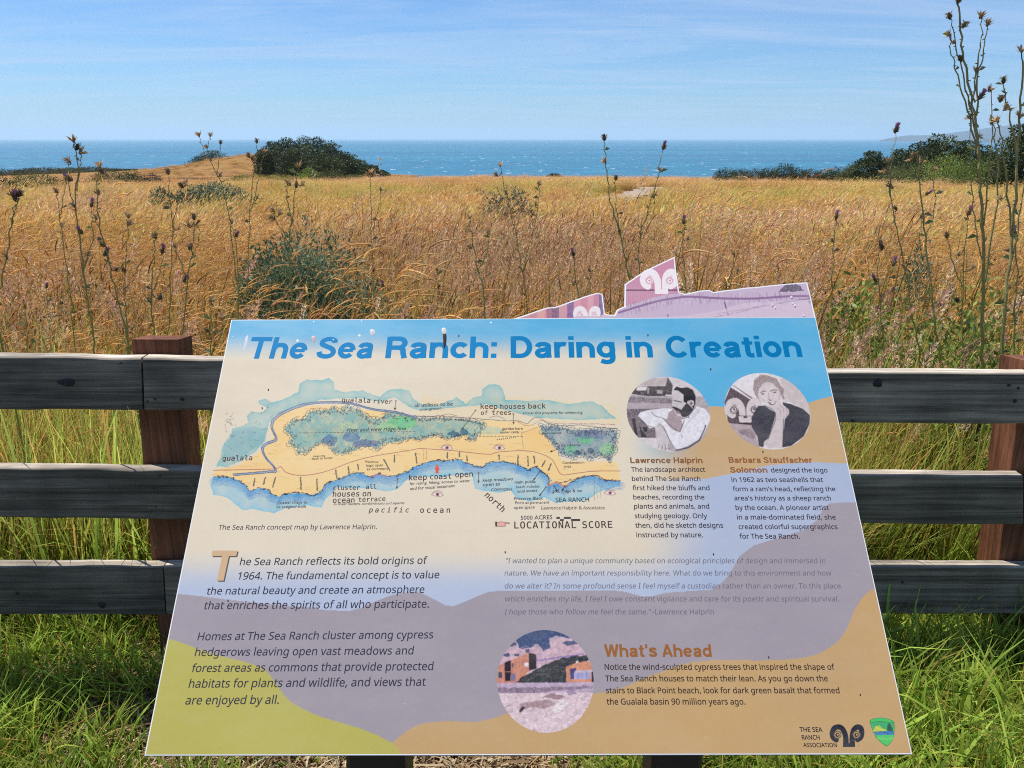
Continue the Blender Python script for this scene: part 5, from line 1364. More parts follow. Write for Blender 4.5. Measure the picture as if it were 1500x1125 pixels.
class Clump:
    def __init__(s, seed): s.mb = MB(); s.r = random.Random(seed)
    def blade(s, x, y, h, az, lean, curl, w, cols, n=5, flat=1.0):
        r = s.r; ca, sa = math.cos(az), math.sin(az); tw = r.uniform(0, 6.28)
        v = []; c = []
        cols = [np.asarray(q) for q in cols]
        for i in range(n + 1):
            t = i / n
            d = (lean * t + curl * t ** 3) * h
            z = h * (t - 0.35 * abs(curl) * t ** 3) * flat
            ww = w * (1 - t ** 2.2) * (0.6 + 0.4 * min(1, t * 4)) * 0.5 + 0.0003
            px, py = x + ca * d, y + sa * d
            a = tw + 0.8 * t
            v += [(px - math.cos(a) * ww, py - math.sin(a) * ww, z), (px + math.cos(a) * ww, py + math.sin(a) * ww, z)]
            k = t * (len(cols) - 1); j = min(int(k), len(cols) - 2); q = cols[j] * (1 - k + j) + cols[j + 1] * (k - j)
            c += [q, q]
        s.mb.add(v, [(2 * i, 2 * i + 1, 2 * i + 3, 2 * i + 2) for i in range(n)], np.array(c))
        return (x + ca * (lean + curl) * h, y + sa * (lean + curl) * h, h * (1 - 0.35 * abs(curl)) * flat), (ca * (lean + 3 * curl), sa * (lean + 3 * curl), (1 - 1.05 * abs(curl)) * flat)
    def spike(s, p, d, az, L, w, col, droop, col2=None):
        """a soft cylindrical seed head that nods with the wind"""
        d = Vector(d).normalized(); p = Vector(p); pts = []; rad = []; cs = []
        n = 6
        for i in range(n + 1):
            t = i / n
            pts.append(p + d * (L * t) + Vector((math.cos(az) * droop * L * t * t, math.sin(az) * droop * L * t * t, -abs(droop) * 0.75 * L * t * t)))
            rad.append(max(0.0004, w * math.sin(min(1, 0.12 + t * 1.0) ** 0.8 * math.pi) ** 0.7 if t < 0.99 else 0.0005) * s.r.uniform(.8, 1.2))
            q = np.asarray(col) * s.r.uniform(0.8, 1.2)
            if col2 is not None: q = q * (1 - t) + np.asarray(col2) * t
            cs.append(q)
        tube(s.mb, pts, rad, 4, np.array(cs), cap=False)
        for i in range(7):                          # bristles
            t = s.r.uniform(0.1, 1); k = min(int(t * n), n - 1); q = pts[k].lerp(pts[k + 1], t * n - k)
            e = q + d * (0.02) + Vector((s.r.uniform(-1, 1), s.r.uniform(-1, 1), s.r.uniform(-.4, 1))) * 0.014
            a = Vector((s.r.uniform(-1, 1), s.r.uniform(-1, 1), 0)) * 0.0012
            s.mb.add([q - a, q + a, e], [(0, 1, 2)], np.asarray(col) * 1.15)
    def panicle(s, p, d, L, w, col, n=26):
        """a loose feathery head of many tiny spikelets"""
        d = Vector(d).normalized(); p = Vector(p)
        for i in range(n):
            t = s.r.random(); ang = s.r.uniform(0, 6.28); rr = w * (1 - t * 0.8) * s.r.uniform(0.3, 1)
            q = p + d * (L * t) + Vector((math.cos(ang) * rr, math.sin(ang) * rr, rr * 0.3))
            a = Vector((s.r.uniform(-1, 1), s.r.uniform(-1, 1), s.r.uniform(-1, 1))).normalized() * s.r.uniform(.0022, .0042)
            e = (d * 0.7 + Vector((math.cos(ang), math.sin(ang), .3)) * .6).normalized() * s.r.uniform(.007, .013)
            s.mb.add([q - a, q + e * 0.5 + a * 0.2, q + a, q + e], [(0, 2, 1), (0, 1, 3), (2, 3, 1)], np.asarray(col) * s.r.uniform(.7, 1.3))
    def oat(s, p, d, L, col):
        d = Vector(d).normalized(); p = Vector(p)
        for i in range(9):
            t = s.r.random(); ang = s.r.uniform(0, 6.28); q = p + d * (L * t - L * .3); rr = s.r.uniform(.015, .04)
            m = q + Vector((math.cos(ang) * rr, math.sin(ang) * rr, .008)); e = m + Vector((math.cos(ang) * .01, math.sin(ang) * .01, -s.r.uniform(.018, .028)))
            a = Vector((-math.sin(ang), math.cos(ang), 0)) * .0026
            s.mb.add([q, m + a * .15, m - a * .15], [(0, 1, 2)], np.asarray(col) * .8)
            s.mb.add([m, m.lerp(e, .5) + a, e, m.lerp(e, .5) - a], [(0, 1, 2, 3)], np.asarray(col) * s.r.uniform(.8, 1.25))
    def done(s, name, mat):
        o = s.mb.build(name, mat, link=False)
        return o

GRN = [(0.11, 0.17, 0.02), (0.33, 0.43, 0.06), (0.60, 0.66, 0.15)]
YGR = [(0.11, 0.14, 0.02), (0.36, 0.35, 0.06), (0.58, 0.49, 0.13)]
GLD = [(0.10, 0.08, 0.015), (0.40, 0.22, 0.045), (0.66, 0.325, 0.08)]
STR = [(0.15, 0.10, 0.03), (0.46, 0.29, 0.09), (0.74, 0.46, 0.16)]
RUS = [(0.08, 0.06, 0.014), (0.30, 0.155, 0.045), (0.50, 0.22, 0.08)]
HEADG = (0.72, 0.40, 0.11); HEADR = (0.52, 0.23, 0.085); HEADP = (0.62, 0.34, 0.20); HEADPL = (0.76, 0.55, 0.32); HEADB = (0.20, 0.11, 0.04)

def jit(cols, r, a=0.30):
    k = 1 + r.uniform(-a, a); g = 1 + r.uniform(-a * .5, a * .5)
    return [(c[0] * k * g, c[1] * k, c[2] * k) for c in cols]

def make_clumps():
    src = {}
    def put(kind, o): src.setdefault(kind, []).append(o)
    for i in range(5):                                   # green leafy base of the tall meadow
        c = Clump(100 + i); r = c.r
        for k in range(46):
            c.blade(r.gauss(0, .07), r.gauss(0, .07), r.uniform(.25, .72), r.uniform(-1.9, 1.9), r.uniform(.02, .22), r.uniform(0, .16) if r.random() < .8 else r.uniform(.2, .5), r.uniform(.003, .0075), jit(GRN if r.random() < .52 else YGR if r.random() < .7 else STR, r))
        put('leafy', c.done('tuft_leafy', M_GRASS))
    for i in range(6):                                   # golden nodding heads
        c = Clump(200 + i); r = c.r
        for k in range(22):
            h = r.uniform(.45, .88); az = r.gauss(0.1, .7); lean = r.uniform(.05, .25); curl = r.uniform(.05, .3)
            p, d = c.blade(r.gauss(0, .08), r.gauss(0, .08), h, az, lean, curl, .0024, jit(GLD if r.random() < .7 else YGR, r), n=6)
            c.spike(p, d, az, r.uniform(.06, .12), r.uniform(.0020, .0033), HEADG if r.random() < .75 else HEADR, r.uniform(.4, 1.3), (0.74, 0.55, 0.25))
        for k in range(16):
            c.blade(r.gauss(0, .08), r.gauss(0, .08), r.uniform(.2, .6), r.uniform(-1.8, 1.8), r.uniform(.1, .5), r.uniform(.1, .5), .004, jit(GLD if r.random() < .6 else STR, r))
        put('gold', c.done('tuft_gold', M_DRY))
    for i in range(5):                                   # brown and russet stiff stems
        c = Clump(300 + i); r = c.r
        for k in range(24):
            h = r.uniform(.4, .85); az = r.gauss(0.1, 1.0)
            p, d = c.blade(r.gauss(0, .08), r.gauss(0, .08), h, az, r.uniform(.0, .3), r.uniform(0, .15), .0026, jit(RUS if r.random() < .7 else YGR, r), n=5)
            if r.random() < .55: c.spike(p, d, az, r.uniform(.05, .10), r.uniform(.0019, .003), HEADR if r.random() < .6 else HEADB, r.uniform(0, .4))
            else: c.oat(p, d, .12, (0.60, .42, .22))
        put('russet', c.done('tuft_russet', M_DRY))
    for i in range(5):                                   # pinkish velvet grass
        c = Clump(400 + i); r = c.r
        for k in range(17):
            h = r.uniform(.45, .85); az = r.gauss(0.2, .8)
            p, d = c.blade(r.gauss(0, .08), r.gauss(0, .08), h, az, r.uniform(.05, .25), r.uniform(.02, .2), .0024, jit(YGR if r.random() < .5 else STR, r), n=5)
            c.panicle(p, d, r.uniform(.07, .13), r.uniform(.012, .026), HEADP if r.random() < .7 else HEADPL, 30)
        for k in range(12):
            c.blade(r.gauss(0, .08), r.gauss(0, .08), r.uniform(.2, .55), r.uniform(-2, 2), r.uniform(.1, .5), r.uniform(.1, .4), .004, jit(YGR, r))
        put('pink', c.done('tuft_pink', M_DRY))
    for i in range(4):                                   # stiff dark blades, bronze at the edges
        c = Clump(450 + i); r = c.r
        for k in range(16):
            c.blade(r.gauss(0, .07), r.gauss(0, .07), r.uniform(.5, .86), r.gauss(0.2, 1.1), r.uniform(.0, .28), r.uniform(0, .12), r.uniform(.005, .010), jit([(0.05, 0.06, 0.012), (0.11, 0.10, 0.022), (0.34, 0.20, 0.05)], r), n=4)
        for k in range(14):
            p, d = c.blade(r.gauss(0, .08), r.gauss(0, .08), r.uniform(.4, .75), r.gauss(0.1, .9), r.uniform(.05, .3), r.uniform(.05, .25), .0028, jit(YGR, r), n=5)
            c.spike(p, d, 0.1, r.uniform(.05, .09), .0026, HEADG, r.uniform(.2, .8))
        put('reed', c.done('tuft_reed', M_DRY))
    for i in range(4):
        c = Clump(480 + i); r = c.r
        for k in range(9):
            p, d = c.blade(r.gauss(0, .06), r.gauss(0, .06), r.uniform(.6, .88), r.gauss(0.2, .9), r.uniform(.05, .3), r.uniform(.02, .25), .0026, jit(YGR, r), n=5)
            c.panicle(p, d, r.uniform(.08, .13), r.uniform(.016, .030), r.choice([(0.70, .44, .28), (0.80, .60, .40), (0.62, .36, .25)]), 95)
        put('plume', c.done('tuft_plume', M_DRY))
    # patches for further out: broader, many stems, fewer details
    for kind, pal, heads, sd in (('far_gold', (GLD, STR, GLD), (HEADG, (0.74, 0.55, 0.25)), 500), ('far_russet', (RUS, GLD, RUS), (HEADR, HEADG), 520), ('far_pink', (GLD, STR, RUS), (HEADP, HEADPL), 540), ('far_green', (YGR, GRN, YGR), (YGR[2], HEADG), 560)):
        for i in range(3):
            c = Clump(sd + i); r = c.r
            for k in range(110):
                x, y = r.gauss(0, .22), r.gauss(0, .22); h = r.uniform(.35, .78); az = r.gauss(0.1, .8)
                p, d = c.blade(x, y, h, az, r.uniform(.05, .35), r.uniform(.05, .35), .007, jit(r.choice(pal), r), n=3)
                if r.random() < .8:
                    q = Vector(p); e = q + Vector(d).normalized() * r.uniform(.06, .12) + Vector((math.cos(az), math.sin(az), -.5)) * .02; a = Vector((r.uniform(-1, 1), r.uniform(-1, 1), 0)).normalized() * .0075
                    m = q.lerp(e, .45)
                    c.mb.add([q, m + a, e, m - a], [(0, 1, 2, 3)], np.asarray(r.choice(heads)) * r.uniform(.8, 1.2))
            put(kind, c.done('patch_' + kind, M_DRY))
    # short lush grass on the near side of the fence
    for i in range(5):
        c = Clump(600 + i); r = c.r
        for k in range(34):
            c.blade(r.gauss(0, .05), r.gauss(0, .05), r.uniform(.06, .24), r.uniform(0, 6.28), r.uniform(.1, .6), r.uniform(.0, .5), r.uniform(.004, .0095), jit([(0.07, 0.12, 0.014), (0.24, 0.35, 0.04), (0.46, 0.58, 0.11)] if r.random() < .9 else YGR, r))
        for k in range(7):
            c.blade(r.gauss(0, .05), r.gauss(0, .05), r.uniform(.08, .20), r.uniform(0, 6.28), r.uniform(.1, .5), r.uniform(.1, .5), r.uniform(.010, .015), jit([(0.07, 0.11, 0.015), (0.22, 0.32, 0.04), (0.42, 0.54, 0.10)], r))
        for k in range(5):
            c.blade(r.gauss(0, .06), r.gauss(0, .06), r.uniform(.05, .2), r.uniform(0, 6.28), r.uniform(.4, 1.4), r.uniform(.1, .8), .004, jit(STR, r))
        put('turf', c.done('turf_tuft', M_GRASS))
    for i in range(4):                                   # trodden straw lying flat
        c = Clump(700 + i); r = c.r
        for k in range(60):
            x, y = r.gauss(0, .07), r.gauss(0, .07); az = r.uniform(0, 6.28); L_ = r.uniform(.012, .07) * (2 if r.random() < .1 else 1); w = r.uniform(.0009, .0028)
            ca, sa = math.cos(az), math.sin(az); z0 = r.uniform(.002, .02); z1 = r.uniform(.002, .03)
            q = np.asarray(r.choice([(0.42, .30, .17), (0.55, .42, .26), (0.30, .19, .10), (0.20, .13, .07), (0.62, .50, .33)])) * r.uniform(.7, 1.2)
            c.mb.add([(x - sa * w, y + ca * w, z0), (x + sa * w, y - ca * w, z0 + .001), (x + ca * L_ * .5 + sa * w, y + sa * L_ * .5 - ca * w, (z0 + z1) / 2 + .006), (x + ca * L_ * .5 - sa * w, y + sa * L_ * .5 + ca * w, (z0 + z1) / 2 + .006), (x + ca * L_, y + sa * L_, z1)],
                     [(0, 1, 2, 3), (3, 2, 4)], q)
        put('straw', c.done('straw_tuft', M_DRY))
    for i in range(3):                                   # low broad-leaved weeds
        c = Clump(750 + i); r = c.r
        for k in range(26):
            x, y, z = r.gauss(0, .05), r.gauss(0, .05), abs(r.gauss(0, .05)); az = r.uniform(0, 6.28); L_ = r.uniform(.015, .04); w = L_ * .35; ca, sa = math.cos(az), math.sin(az); up = r.uniform(-.2, .8)
            q = np.asarray(r.choice([(0.13, .22, .05), (0.18, .26, .06), (0.09, .16, .04)])) * r.uniform(.8, 1.2)
            c.mb.add([(x, y, z), (x + ca * L_ * .5 - sa * w, y + sa * L_ * .5 + ca * w, z + L_ * .5 * up), (x + ca * L_, y + sa * L_, z + L_ * up), (x + ca * L_ * .5 + sa * w, y + sa * L_ * .5 - ca * w, z + L_ * .5 * up)], [(0, 1, 2, 3)], q)
        put('weed', c.done('weed_tuft', M_GRASS))
    return src
SRC = make_clumps()

def scatter(name, kinds, x, y, scl, pick, tilt=0.12, zoff=-0.02, azr=0.5):
    """one object of kind stuff: tufts instanced on points"""
    col = bpy.data.collections.new(name + '_pattern')
    order = []
    for k in kinds:
        for o in SRC[k]:
            order.append((k, o))
    for i, (k, o) in enumerate(order):
        o2 = o.copy(); o2.name = '%s %03d' % (name, i); col.objects.link(o2)
    n = len(x)
    v = np.stack([x, y, ground(x, y) + zoff], 1)
    rot = np.stack([rng.normal(0, tilt, n), rng.normal(0, tilt, n), rng.normal(0, azr, n)], 1)
    starts = {}; i = 0
    for k in kinds: starts[k] = (i, len(SRC[k])); i += len(SRC[k])
    idx = np.zeros(n, int)
    for j, k in enumerate(kinds):
        m = pick == j; s0, l = starts[k]
        idx[m] = s0 + rng.integers(0, l, m.sum())
    me = bpy.data.meshes.new(name)
    me.vertices.add(n); me.vertices.foreach_set('co', v.astype(np.float32).ravel())
    for an, ty, da in (('rot', 'FLOAT_VECTOR', rot), ('scl', 'FLOAT_VECTOR', np.asarray(scl) if np.ndim(scl) == 2 else np.repeat(np.asarray(scl)[:, None], 3, 1)), ('idx', 'INT', idx)):
        a = me.attributes.new(an, ty, 'POINT')
        a.data.foreach_set('vector' if ty == 'FLOAT_VECTOR' else 'value', np.ascontiguousarray(da, dtype=np.int32 if ty == 'INT' else np.float32).ravel())
    o = bpy.data.objects.new(name, me); COL.objects.link(o)
    g = bpy.data.node_groups.new(name, 'GeometryNodeTree')
    g.interface.new_socket('Geometry', in_out='INPUT', socket_type='NodeSocketGeometry')
    g.interface.new_socket('Geometry', in_out='OUTPUT', socket_type='NodeSocketGeometry')
    gi = g.nodes.new('NodeGroupInput'); go = g.nodes.new('NodeGroupOutput')
    io = g.nodes.new('GeometryNodeInstanceOnPoints'); ci = g.nodes.new('GeometryNodeCollectionInfo')
    ci.inputs['Collection'].default_value = col; ci.inputs['Separate Children'].default_value = True; ci.inputs['Reset Children'].default_value = True
    def attr(nm, ty):
        q = g.nodes.new('GeometryNodeInputNamedAttribute'); q.data_type = ty; q.inputs['Name'].default_value = nm; return q.outputs['Attribute']
    er = g.nodes.new('FunctionNodeEulerToRotation')
    g.links.new(attr('rot', 'FLOAT_VECTOR'), er.inputs[0])
    g.links.new(gi.outputs[0], io.inputs['Points']); g.links.new(ci.outputs[0], io.inputs['Instance'])
    io.inputs['Pick Instance'].default_value = True
    g.links.new(attr('idx', 'INT'), io.inputs['Instance Index']); g.links.new(er.outputs[0], io.inputs['Rotation']); g.links.new(attr('scl', 'FLOAT_VECTOR'), io.inputs['Scale'])
    g.links.new(io.outputs[0], go.inputs[0])
    md = o.modifiers.new('scatter', 'NODES'); md.node_group = g
    o['kind'] = 'stuff'
    return o

CLEAR = []           # (x, y, r) kept free of grass: where bushes stand

def wedge(n, y0, y1, slope=0.80, base=1.3, power=1.0):
    """points spread evenly over the part of the meadow that could be seen"""
    y = y0 + (y1 - y0) * rng.random(n * 2) ** power
    hw = base + slope * y; top = base + slope * y1
    keep = rng.random(n * 2) < hw / top
    y = y[keep][:n]
    x = (rng.random(len(y)) * 2 - 1) * (base + slope * y)
    return x, y

def clear_mask(x, y):
    m = np.ones(len(x), bool)
    for cx, cy, r in CLEAR: m &= (x - cx) ** 2 + (y - cy) ** 2 > r * r
    return m

def grow_grass():
    # tall meadow just beyond the fence
    x, y = wedge(6400, 2.10, 7.0, 0.78, 0.9, 0.72)
    m = clear_mask(x, y); x, y = x[m], y[m]
    r = rng.random(len(x)); n1 = fbm(x / 1.3, y / 1.3, 3, 21); n2 = fbm(x / 1.1 + 40, y / 1.1, 3, 22)
    px, py = project(x, y, ground(x, y) + 0.75)
    pick = np.where(r < 0.28, 0, 1)                                   # leafy, gold
    rightgreen = sstep(1080, 1260, px)
    pick = np.where((r > 0.28) & (n1 > 0.50), 2, pick)                 # russet drifts
    pick = np.where((r > 0.34) & (n2 > 0.60 - 0.06 * (np.abs(px - 700) < 250)), 3, pick)    # velvet grass drifts
    pick = np.where(rng.random(len(x)) < (0.18 + 0.62 * rightgreen) * (1 - sstep(3.2, 5.5, y) * .6), 0, pick)
    pick = np.where((y < 4.6) & (rng.random(len(x)) < 0.26 + 0.16 * (px > 480)), 4, pick)
    pick = np.where(((y < 2.6) & (rng.random(len(x)) < 0.7)) | (y < 2.28), 0, pick)
    scl = rng.normal(0.95, 0.15, len(x)) * (0.75 + 0.5 * fbm(x / .5, y / .5, 2, 24)) * np.where(pick == 0, 0.95, 1.0)
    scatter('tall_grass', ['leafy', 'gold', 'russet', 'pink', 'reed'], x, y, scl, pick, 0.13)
    x, y = wedge(1050, 2.14, 3.0, 0.8, 0.6)
    # feathery pale plumes of velvet grass just over the boards
    c_ = [(1.02, 2.5), (1.22, 2.4), (1.3, 2.5), (1.38, 2.6), (1.45, 2.42), (1.05, 2.95), (-.85, 2.4), (-.95, 2.5), (-1.15, 2.45), (-.7, 2.6), (-1.3, 2.6), (-.5, 2.7), (-1.0, 2.9), (.75, 2.9), (-.3, 3.2), (.1, 3.3), (.3, 3.1)]
    cx = np.concatenate([np.array([q[0] for q in c_]) + rng.normal(0, .04, len(c_)) for _ in range(2)]); cy = np.concatenate([np.array([q[1] for q in c_]) + rng.normal(0, .05, len(c_)) for _ in range(2)])
    scatter('velvet_grass', ['plume'], cx, cy, rng.normal(1, .1, len(cx)), np.zeros(len(cx), int), .1)
    scatter('green_grass_behind_fence', ['leafy'], x, y, rng.normal(1.0, .15, len(x)), np.zeros(len(x), int), .12)
    # middle distance
    x, y = wedge(15000, 6.6, 26, 0.78, 1.2, 0.7)
    m = clear_mask(x, y); x, y = x[m], y[m]
    meadow_far('meadow_grass', x, y, 0.95)
    # far meadow out to the bluff
    x, y = wedge(26000, 24, 112, 0.78, 1.0, 0.75)
    x2 = rng.uniform(-160, -12, 6000); y2 = rng.uniform(100, 240, 6000)
    x = np.concatenate([x, x2]); y = np.concatenate([y, y2])
    dp = np.min((x[:, None] - PATH[None, ::4, 0]) ** 2 + (y[:, None] - PATH[None, ::4, 1]) ** 2, 1)
    m = clear_mask(x, y) & (y < edge_y(x) + 2.5) & (dp > 4.5); x, y = x[m], y[m]
    meadow_far('far_meadow_grass', x, y, np.clip(0.95 + (y - 24) / 60, 0.95, 1.9), knoll=True)

def meadow_far(name, x, y, s, knoll=False):
    r = rng.random(len(x))
    n1 = fbm(x / 7 + y * 0, y / 4.0, 3, 31); n2 = fbm(x / 9 + 50, y / 3.5, 3, 32); n3 = fbm(x / 6 + 90, y / 6, 3, 33)
    pick = np.zeros(len(x), int)
    pick = np.where(n1 + 0.25 * (r - .5) > 0.47, 1, pick)
    pick = np.where(n2 + 0.2 * (r - .5) > 0.565, 2, pick)
    pick = np.where((n3 + 0.2 * (r - .5) > 0.56) & (y < 60), 3, pick)
    if knoll: pick = np.where((y > 140) & (pick != 2), np.where(r < .6, 1, 0), pick)
    tuft = fbm(x / 1.1 + 7, y / 1.1, 3, 35); lump = fbm(x / 4.5, y / 3 + 20, 2, 36)
    gap = fbm(x / 2.3 + 60, y / 2.0, 3, 37)
    scl = rng.normal(1, 0.15, len(x)) * s * (1 - .55 * sstep(.60, .72, gap))
    pick = np.where((rng.random(len(x)) < .22), rng.integers(0, 3, len(x)), pick)
    pick = np.where((lump > .60) & (y < 60) & (rng.random(len(x)) < .6), 3, pick)
    zs = scl * (np.interp(y, [6, 14, 30, 60, 110, 160], [0.92, 0.82, 0.70, 0.42, 0.26, 0.24])) * (0.50 + 1.0 * tuft) * rng.choice([.8, 1, 1, 1.25], len(x))
    hgt = np.stack([scl, scl, zs], 1)
    scatter(name, ['far_gold', 'far_russet', 'far_pink', 'far_green'], x, y, hgt, pick, 0.1, -0.04)

def grow_near():
    # green grass and straw on our side of the fence
    n = 2600
    x = rng.uniform(-2.2, 2.2, n); y = rng.uniform(0.75, 2.15, n)
    nn = fbm(x / 0.35, y / 0.35, 3, 41)
    p = 0.45 + 0.55 * sstep(0.2, 1.0, x) + 0.35 * sstep(-0.9, -1.4, x)
    keep = (rng.random(n) < p) & (nn > 0.47 - 0.25 * sstep(0.3, 1.1, x) - 0.12 * sstep(-0.85, -1.3, x))
    x, y = x[keep], y[keep]
    pick = np.where(rng.random(len(x)) < 0.12, 1, 0)
    scl = rng.normal(0.85, 0.2, len(x)).clip(.35, 1.4) * (0.85 + 0.45 * sstep(0.4, 1.2, x))
    scatter('short_green_grass', ['turf', 'weed'], x, y, scl, pick, 0.18, -0.005, 3)
    n = 2600
    x = rng.uniform(-2.4, 2.4, n); y = rng.uniform(0.7, 2.4, n)
    scatter('dry_straw', ['straw'], x, y, rng.uniform(.6, 1.4, n), np.zeros(n, int), 0.05, 0.0, 3)

# ================================================================== BUSHES AND TREES
M_BUSH = mat_leaf('bush_leaves', trans=0.25, rough=0.55, var=0.0, spec=0.3)
M_NEEDLE = mat_leaf('cypress_foliage', trans=0.12, rough=0.6, var=0.0, spec=0.2)
M_BARK = mat_wood('grey_bark', (0.05, 0.04, 0.03), (0.10, 0.08, 0.06), (0.17, 0.14, 0.11), grain=(6, 30, 30))

def leaf_cloud(lobes, n, size, cols, seed, asp=0.4, up=0.3, shell=0.55):
    """leaf-sized faces spread through the lobes (cx, cy, cz, rx, ry, rz), thinning towards the rim"""
    r = np.random.default_rng(seed)
    L = np.array(lobes, float); vol = L[:, 3] * L[:, 4] * L[:, 5]; vol = vol ** 0.75
    k = r.choice(len(L), n, p=vol / vol.sum())
    d = r.normal(size=(n, 3)); d /= np.linalg.norm(d, axis=1)[:, None]
    rad = (shell + (1 - shell) * r.random(n)) * (1 + 0.25 * (fbm(d[:, 0] * 3 + k * 5.1, d[:, 1] * 3 + d[:, 2] * 2.3, 3, seed) - 0.5))
    sparse = fbm(d[:, 0] * 2.6 + k * 3.7, d[:, 2] * 2.6 + d[:, 1] * 1.9, 2, seed + 5) > 0.32
    P = L[k, :3] + d * L[k, 3:] * rad[:, None]
    P = P[sparse]; d = d[sparse]; k = k[sparse]; n = len(P)
    ax = d + r.normal(0, 0.7, (n, 3)) + np.array([0, 0, up]); ax /= np.linalg.norm(ax, axis=1)[:, None]
    sd = np.cross(ax, r.normal(size=(n, 3))); sd /= np.linalg.norm(sd, axis=1)[:, None] + 1e-9
    s = size * r.uniform(0.6, 1.4, n)[:, None]
    v = np.stack([P - ax * s * .5, P + sd * s * asp * .5, P + ax * s * .5, P - sd * s * asp * .5], 1)
    C = np.array(cols, float)
    tone = fbm(P[:, 0] / (L[:, 3].mean() * .7) + 7, P[:, 2] / (L[:, 5].mean() * .7) + P[:, 1] / (L[:, 4].mean()), 3, seed + 9)
    ci = np.clip(((tone - 0.3) / 0.4) * (len(C) - 1) + r.normal(0, .35, n), 0, len(C) - 1.001)
    j = ci.astype(int); f = (ci - j)[:, None]
    c = (C[j] * (1 - f) + C[np.minimum(j + 1, len(C) - 1)] * f) * r.uniform(.8, 1.2, n)[:, None]
    return v.reshape(-1, 3), np.arange(n * 4).reshape(n, 4), np.repeat(c, 4, 0)

SAGE = [(0.075, 0.12, 0.075), (0.13, 0.19, 0.12), (0.20, 0.26, 0.18)]
DARKG = [(0.03, 0.042, 0.016), (0.055, 0.072, 0.026), (0.09, 0.11, 0.04)]
OLIVEG = [(0.07, 0.085, 0.025), (0.13, 0.15, 0.04), (0.20, 0.21, 0.06)]
BRIGHT = [(0.09, 0.14, 0.025), (0.16, 0.24, 0.04), (0.26, 0.33, 0.06)]
CYP = [(0.034, 0.052, 0.020), (0.070, 0.098, 0.036), (0.125, 0.155, 0.060)]

def bush(name, label, cat, px, Y, w, h, cols, leaf, n, seed, lobes=6, group=None, sink=0.0, top_py=None, depth=None, asp=0.4, mat=None):
    c = at(px, 300, Y); x0 = c.x; g0 = float(ground(x0, Y)) - sink
    if top_py is not None: h = max(at(px, top_py, Y).z - g0, 0.5)
    r = random.Random(seed); depth = depth or w
    root = empty(name, (x0, Y, g0), label, cat, group)
    lb = []
    for k in range(lobes):
        t = (k + .5) / lobes * 2 - 1
        hh = h * (1 - 0.45 * abs(t) ** 1.6) * r.uniform(.78, 1.0)
        lb.append((t * w * .36 + r.uniform(-.06, .06) * w, r.uniform(-.25, .25) * depth, hh * .52, w * r.uniform(.16, .26), depth * r.uniform(.2, .3), hh * .5))
    lb.append((0, 0, h * .5, w * .3, depth * .3, h * .5))
    v, q, cc = leaf_cloud(lb, int(n * 2.2), leaf * .68, cols, seed, asp=asp)
    v[:, 2] = np.maximum(v[:, 2], 0.01)
    fast_mesh('foliage', v, q, cc, mat or M_BUSH, parent=root)
    mb = MB()
    for k in range(5):
        a = r.uniform(0, 6.28); l = lb[k % len(lb)]
        tube(mb, [(0.04 * w * math.cos(a), .04 * w * math.sin(a), -0.05), (l[0] * .4, l[1] * .4, l[2] * .5), (l[0], l[1], l[2] * 1.2)], [.02 * h + .004, .014 * h + .002, .004 * h + .001], 5, (0.8, .8, .8))
    o = mb.build('stem', M_BARK); o.parent = root
    CLEAR.append((x0, Y - .12 * w, w * .46))
    return root

def cypress(name, label, px, Y, top_py, w, seed, group=None, lean=0.15, cols=CYP, leaf=0.34, n=2600, cat='tree', low=0.0):
    """wind-shaped tree: a tapered trunk, spreading limbs and flat layered pads of dark foliage"""
    c = at(px, 250, Y); x0 = c.x; g0 = float(ground(x0, Y)) - 0.2
    h = max(at(px, top_py, Y).z - g0, 1.0)
    r = random.Random(seed)
    root = empty(name, (x0, Y, g0), label, cat, group)
    mb = MB()
    bend = lean * h
    tr = [(0, 0, -0.2), (bend * .15, 0, h * .25), (bend * .45, 0, h * .5), (bend * .8, 0, h * .8)]
    tube(mb, tr, [h * .035 + .05, h * .03 + .03, h * .02 + .02, h * .006 + .01], 7, (0.9, .9, .9))
    lobes = []
    m = 15
    for k in range(m):
        t = (k + r.random()) / m
        z = h * (low + 0.12 + (0.80 - low) * t); spread = w * .5 * math.sqrt(max(0, 1 - (max(t - .25, 0) / .8) ** 2)) * r.uniform(.35, 1.0)
        a = k * 2.4 + r.uniform(-.4, .4); x = bend * t + math.cos(a) * spread * .75; y = math.sin(a) * spread * .75
        lobes.append((x, y, z, w * r.uniform(.13, .24), w * r.uniform(.13, .24), h * r.uniform(.05, .11)))
        if k % 2 == 0:
            z0 = z * .72
            tube(mb, [(bend * z0 / h * .8, 0, z0), (x * .6, y * .6, z0 + (z - z0) * .7), (x, y, z)], [h * .012 + .01, h * .008 + .008, .006], 5, (0.9, .9, .9))
    lobes.append((bend, 0, h * .90, w * .2, w * .2, h * .09)); lobes.append((bend * .7, 0, h * .70, w * .33, w * .3, h * .14)); lobes.append((bend * .3, 0, h * .40, w * .40, w * .36, h * .2)); lobes.append((bend * .5, 0, h * .44, w * .5, w * .46, h * .47)); lobes.append((bend * .2, 0, h * .2, w * .56, w * .5, h * .24))
    o = mb.build('trunk', M_BARK); o.parent = root
    v, q, cc = leaf_cloud(lobes, int(n * 2.6), leaf * .85, cols, seed, asp=.55, up=.5, shell=.55)
    v[:, 2] = np.maximum(v[:, 2], 0.1)
    fast_mesh('crown', v, q, cc, M_NEEDLE, parent=root)
    return root

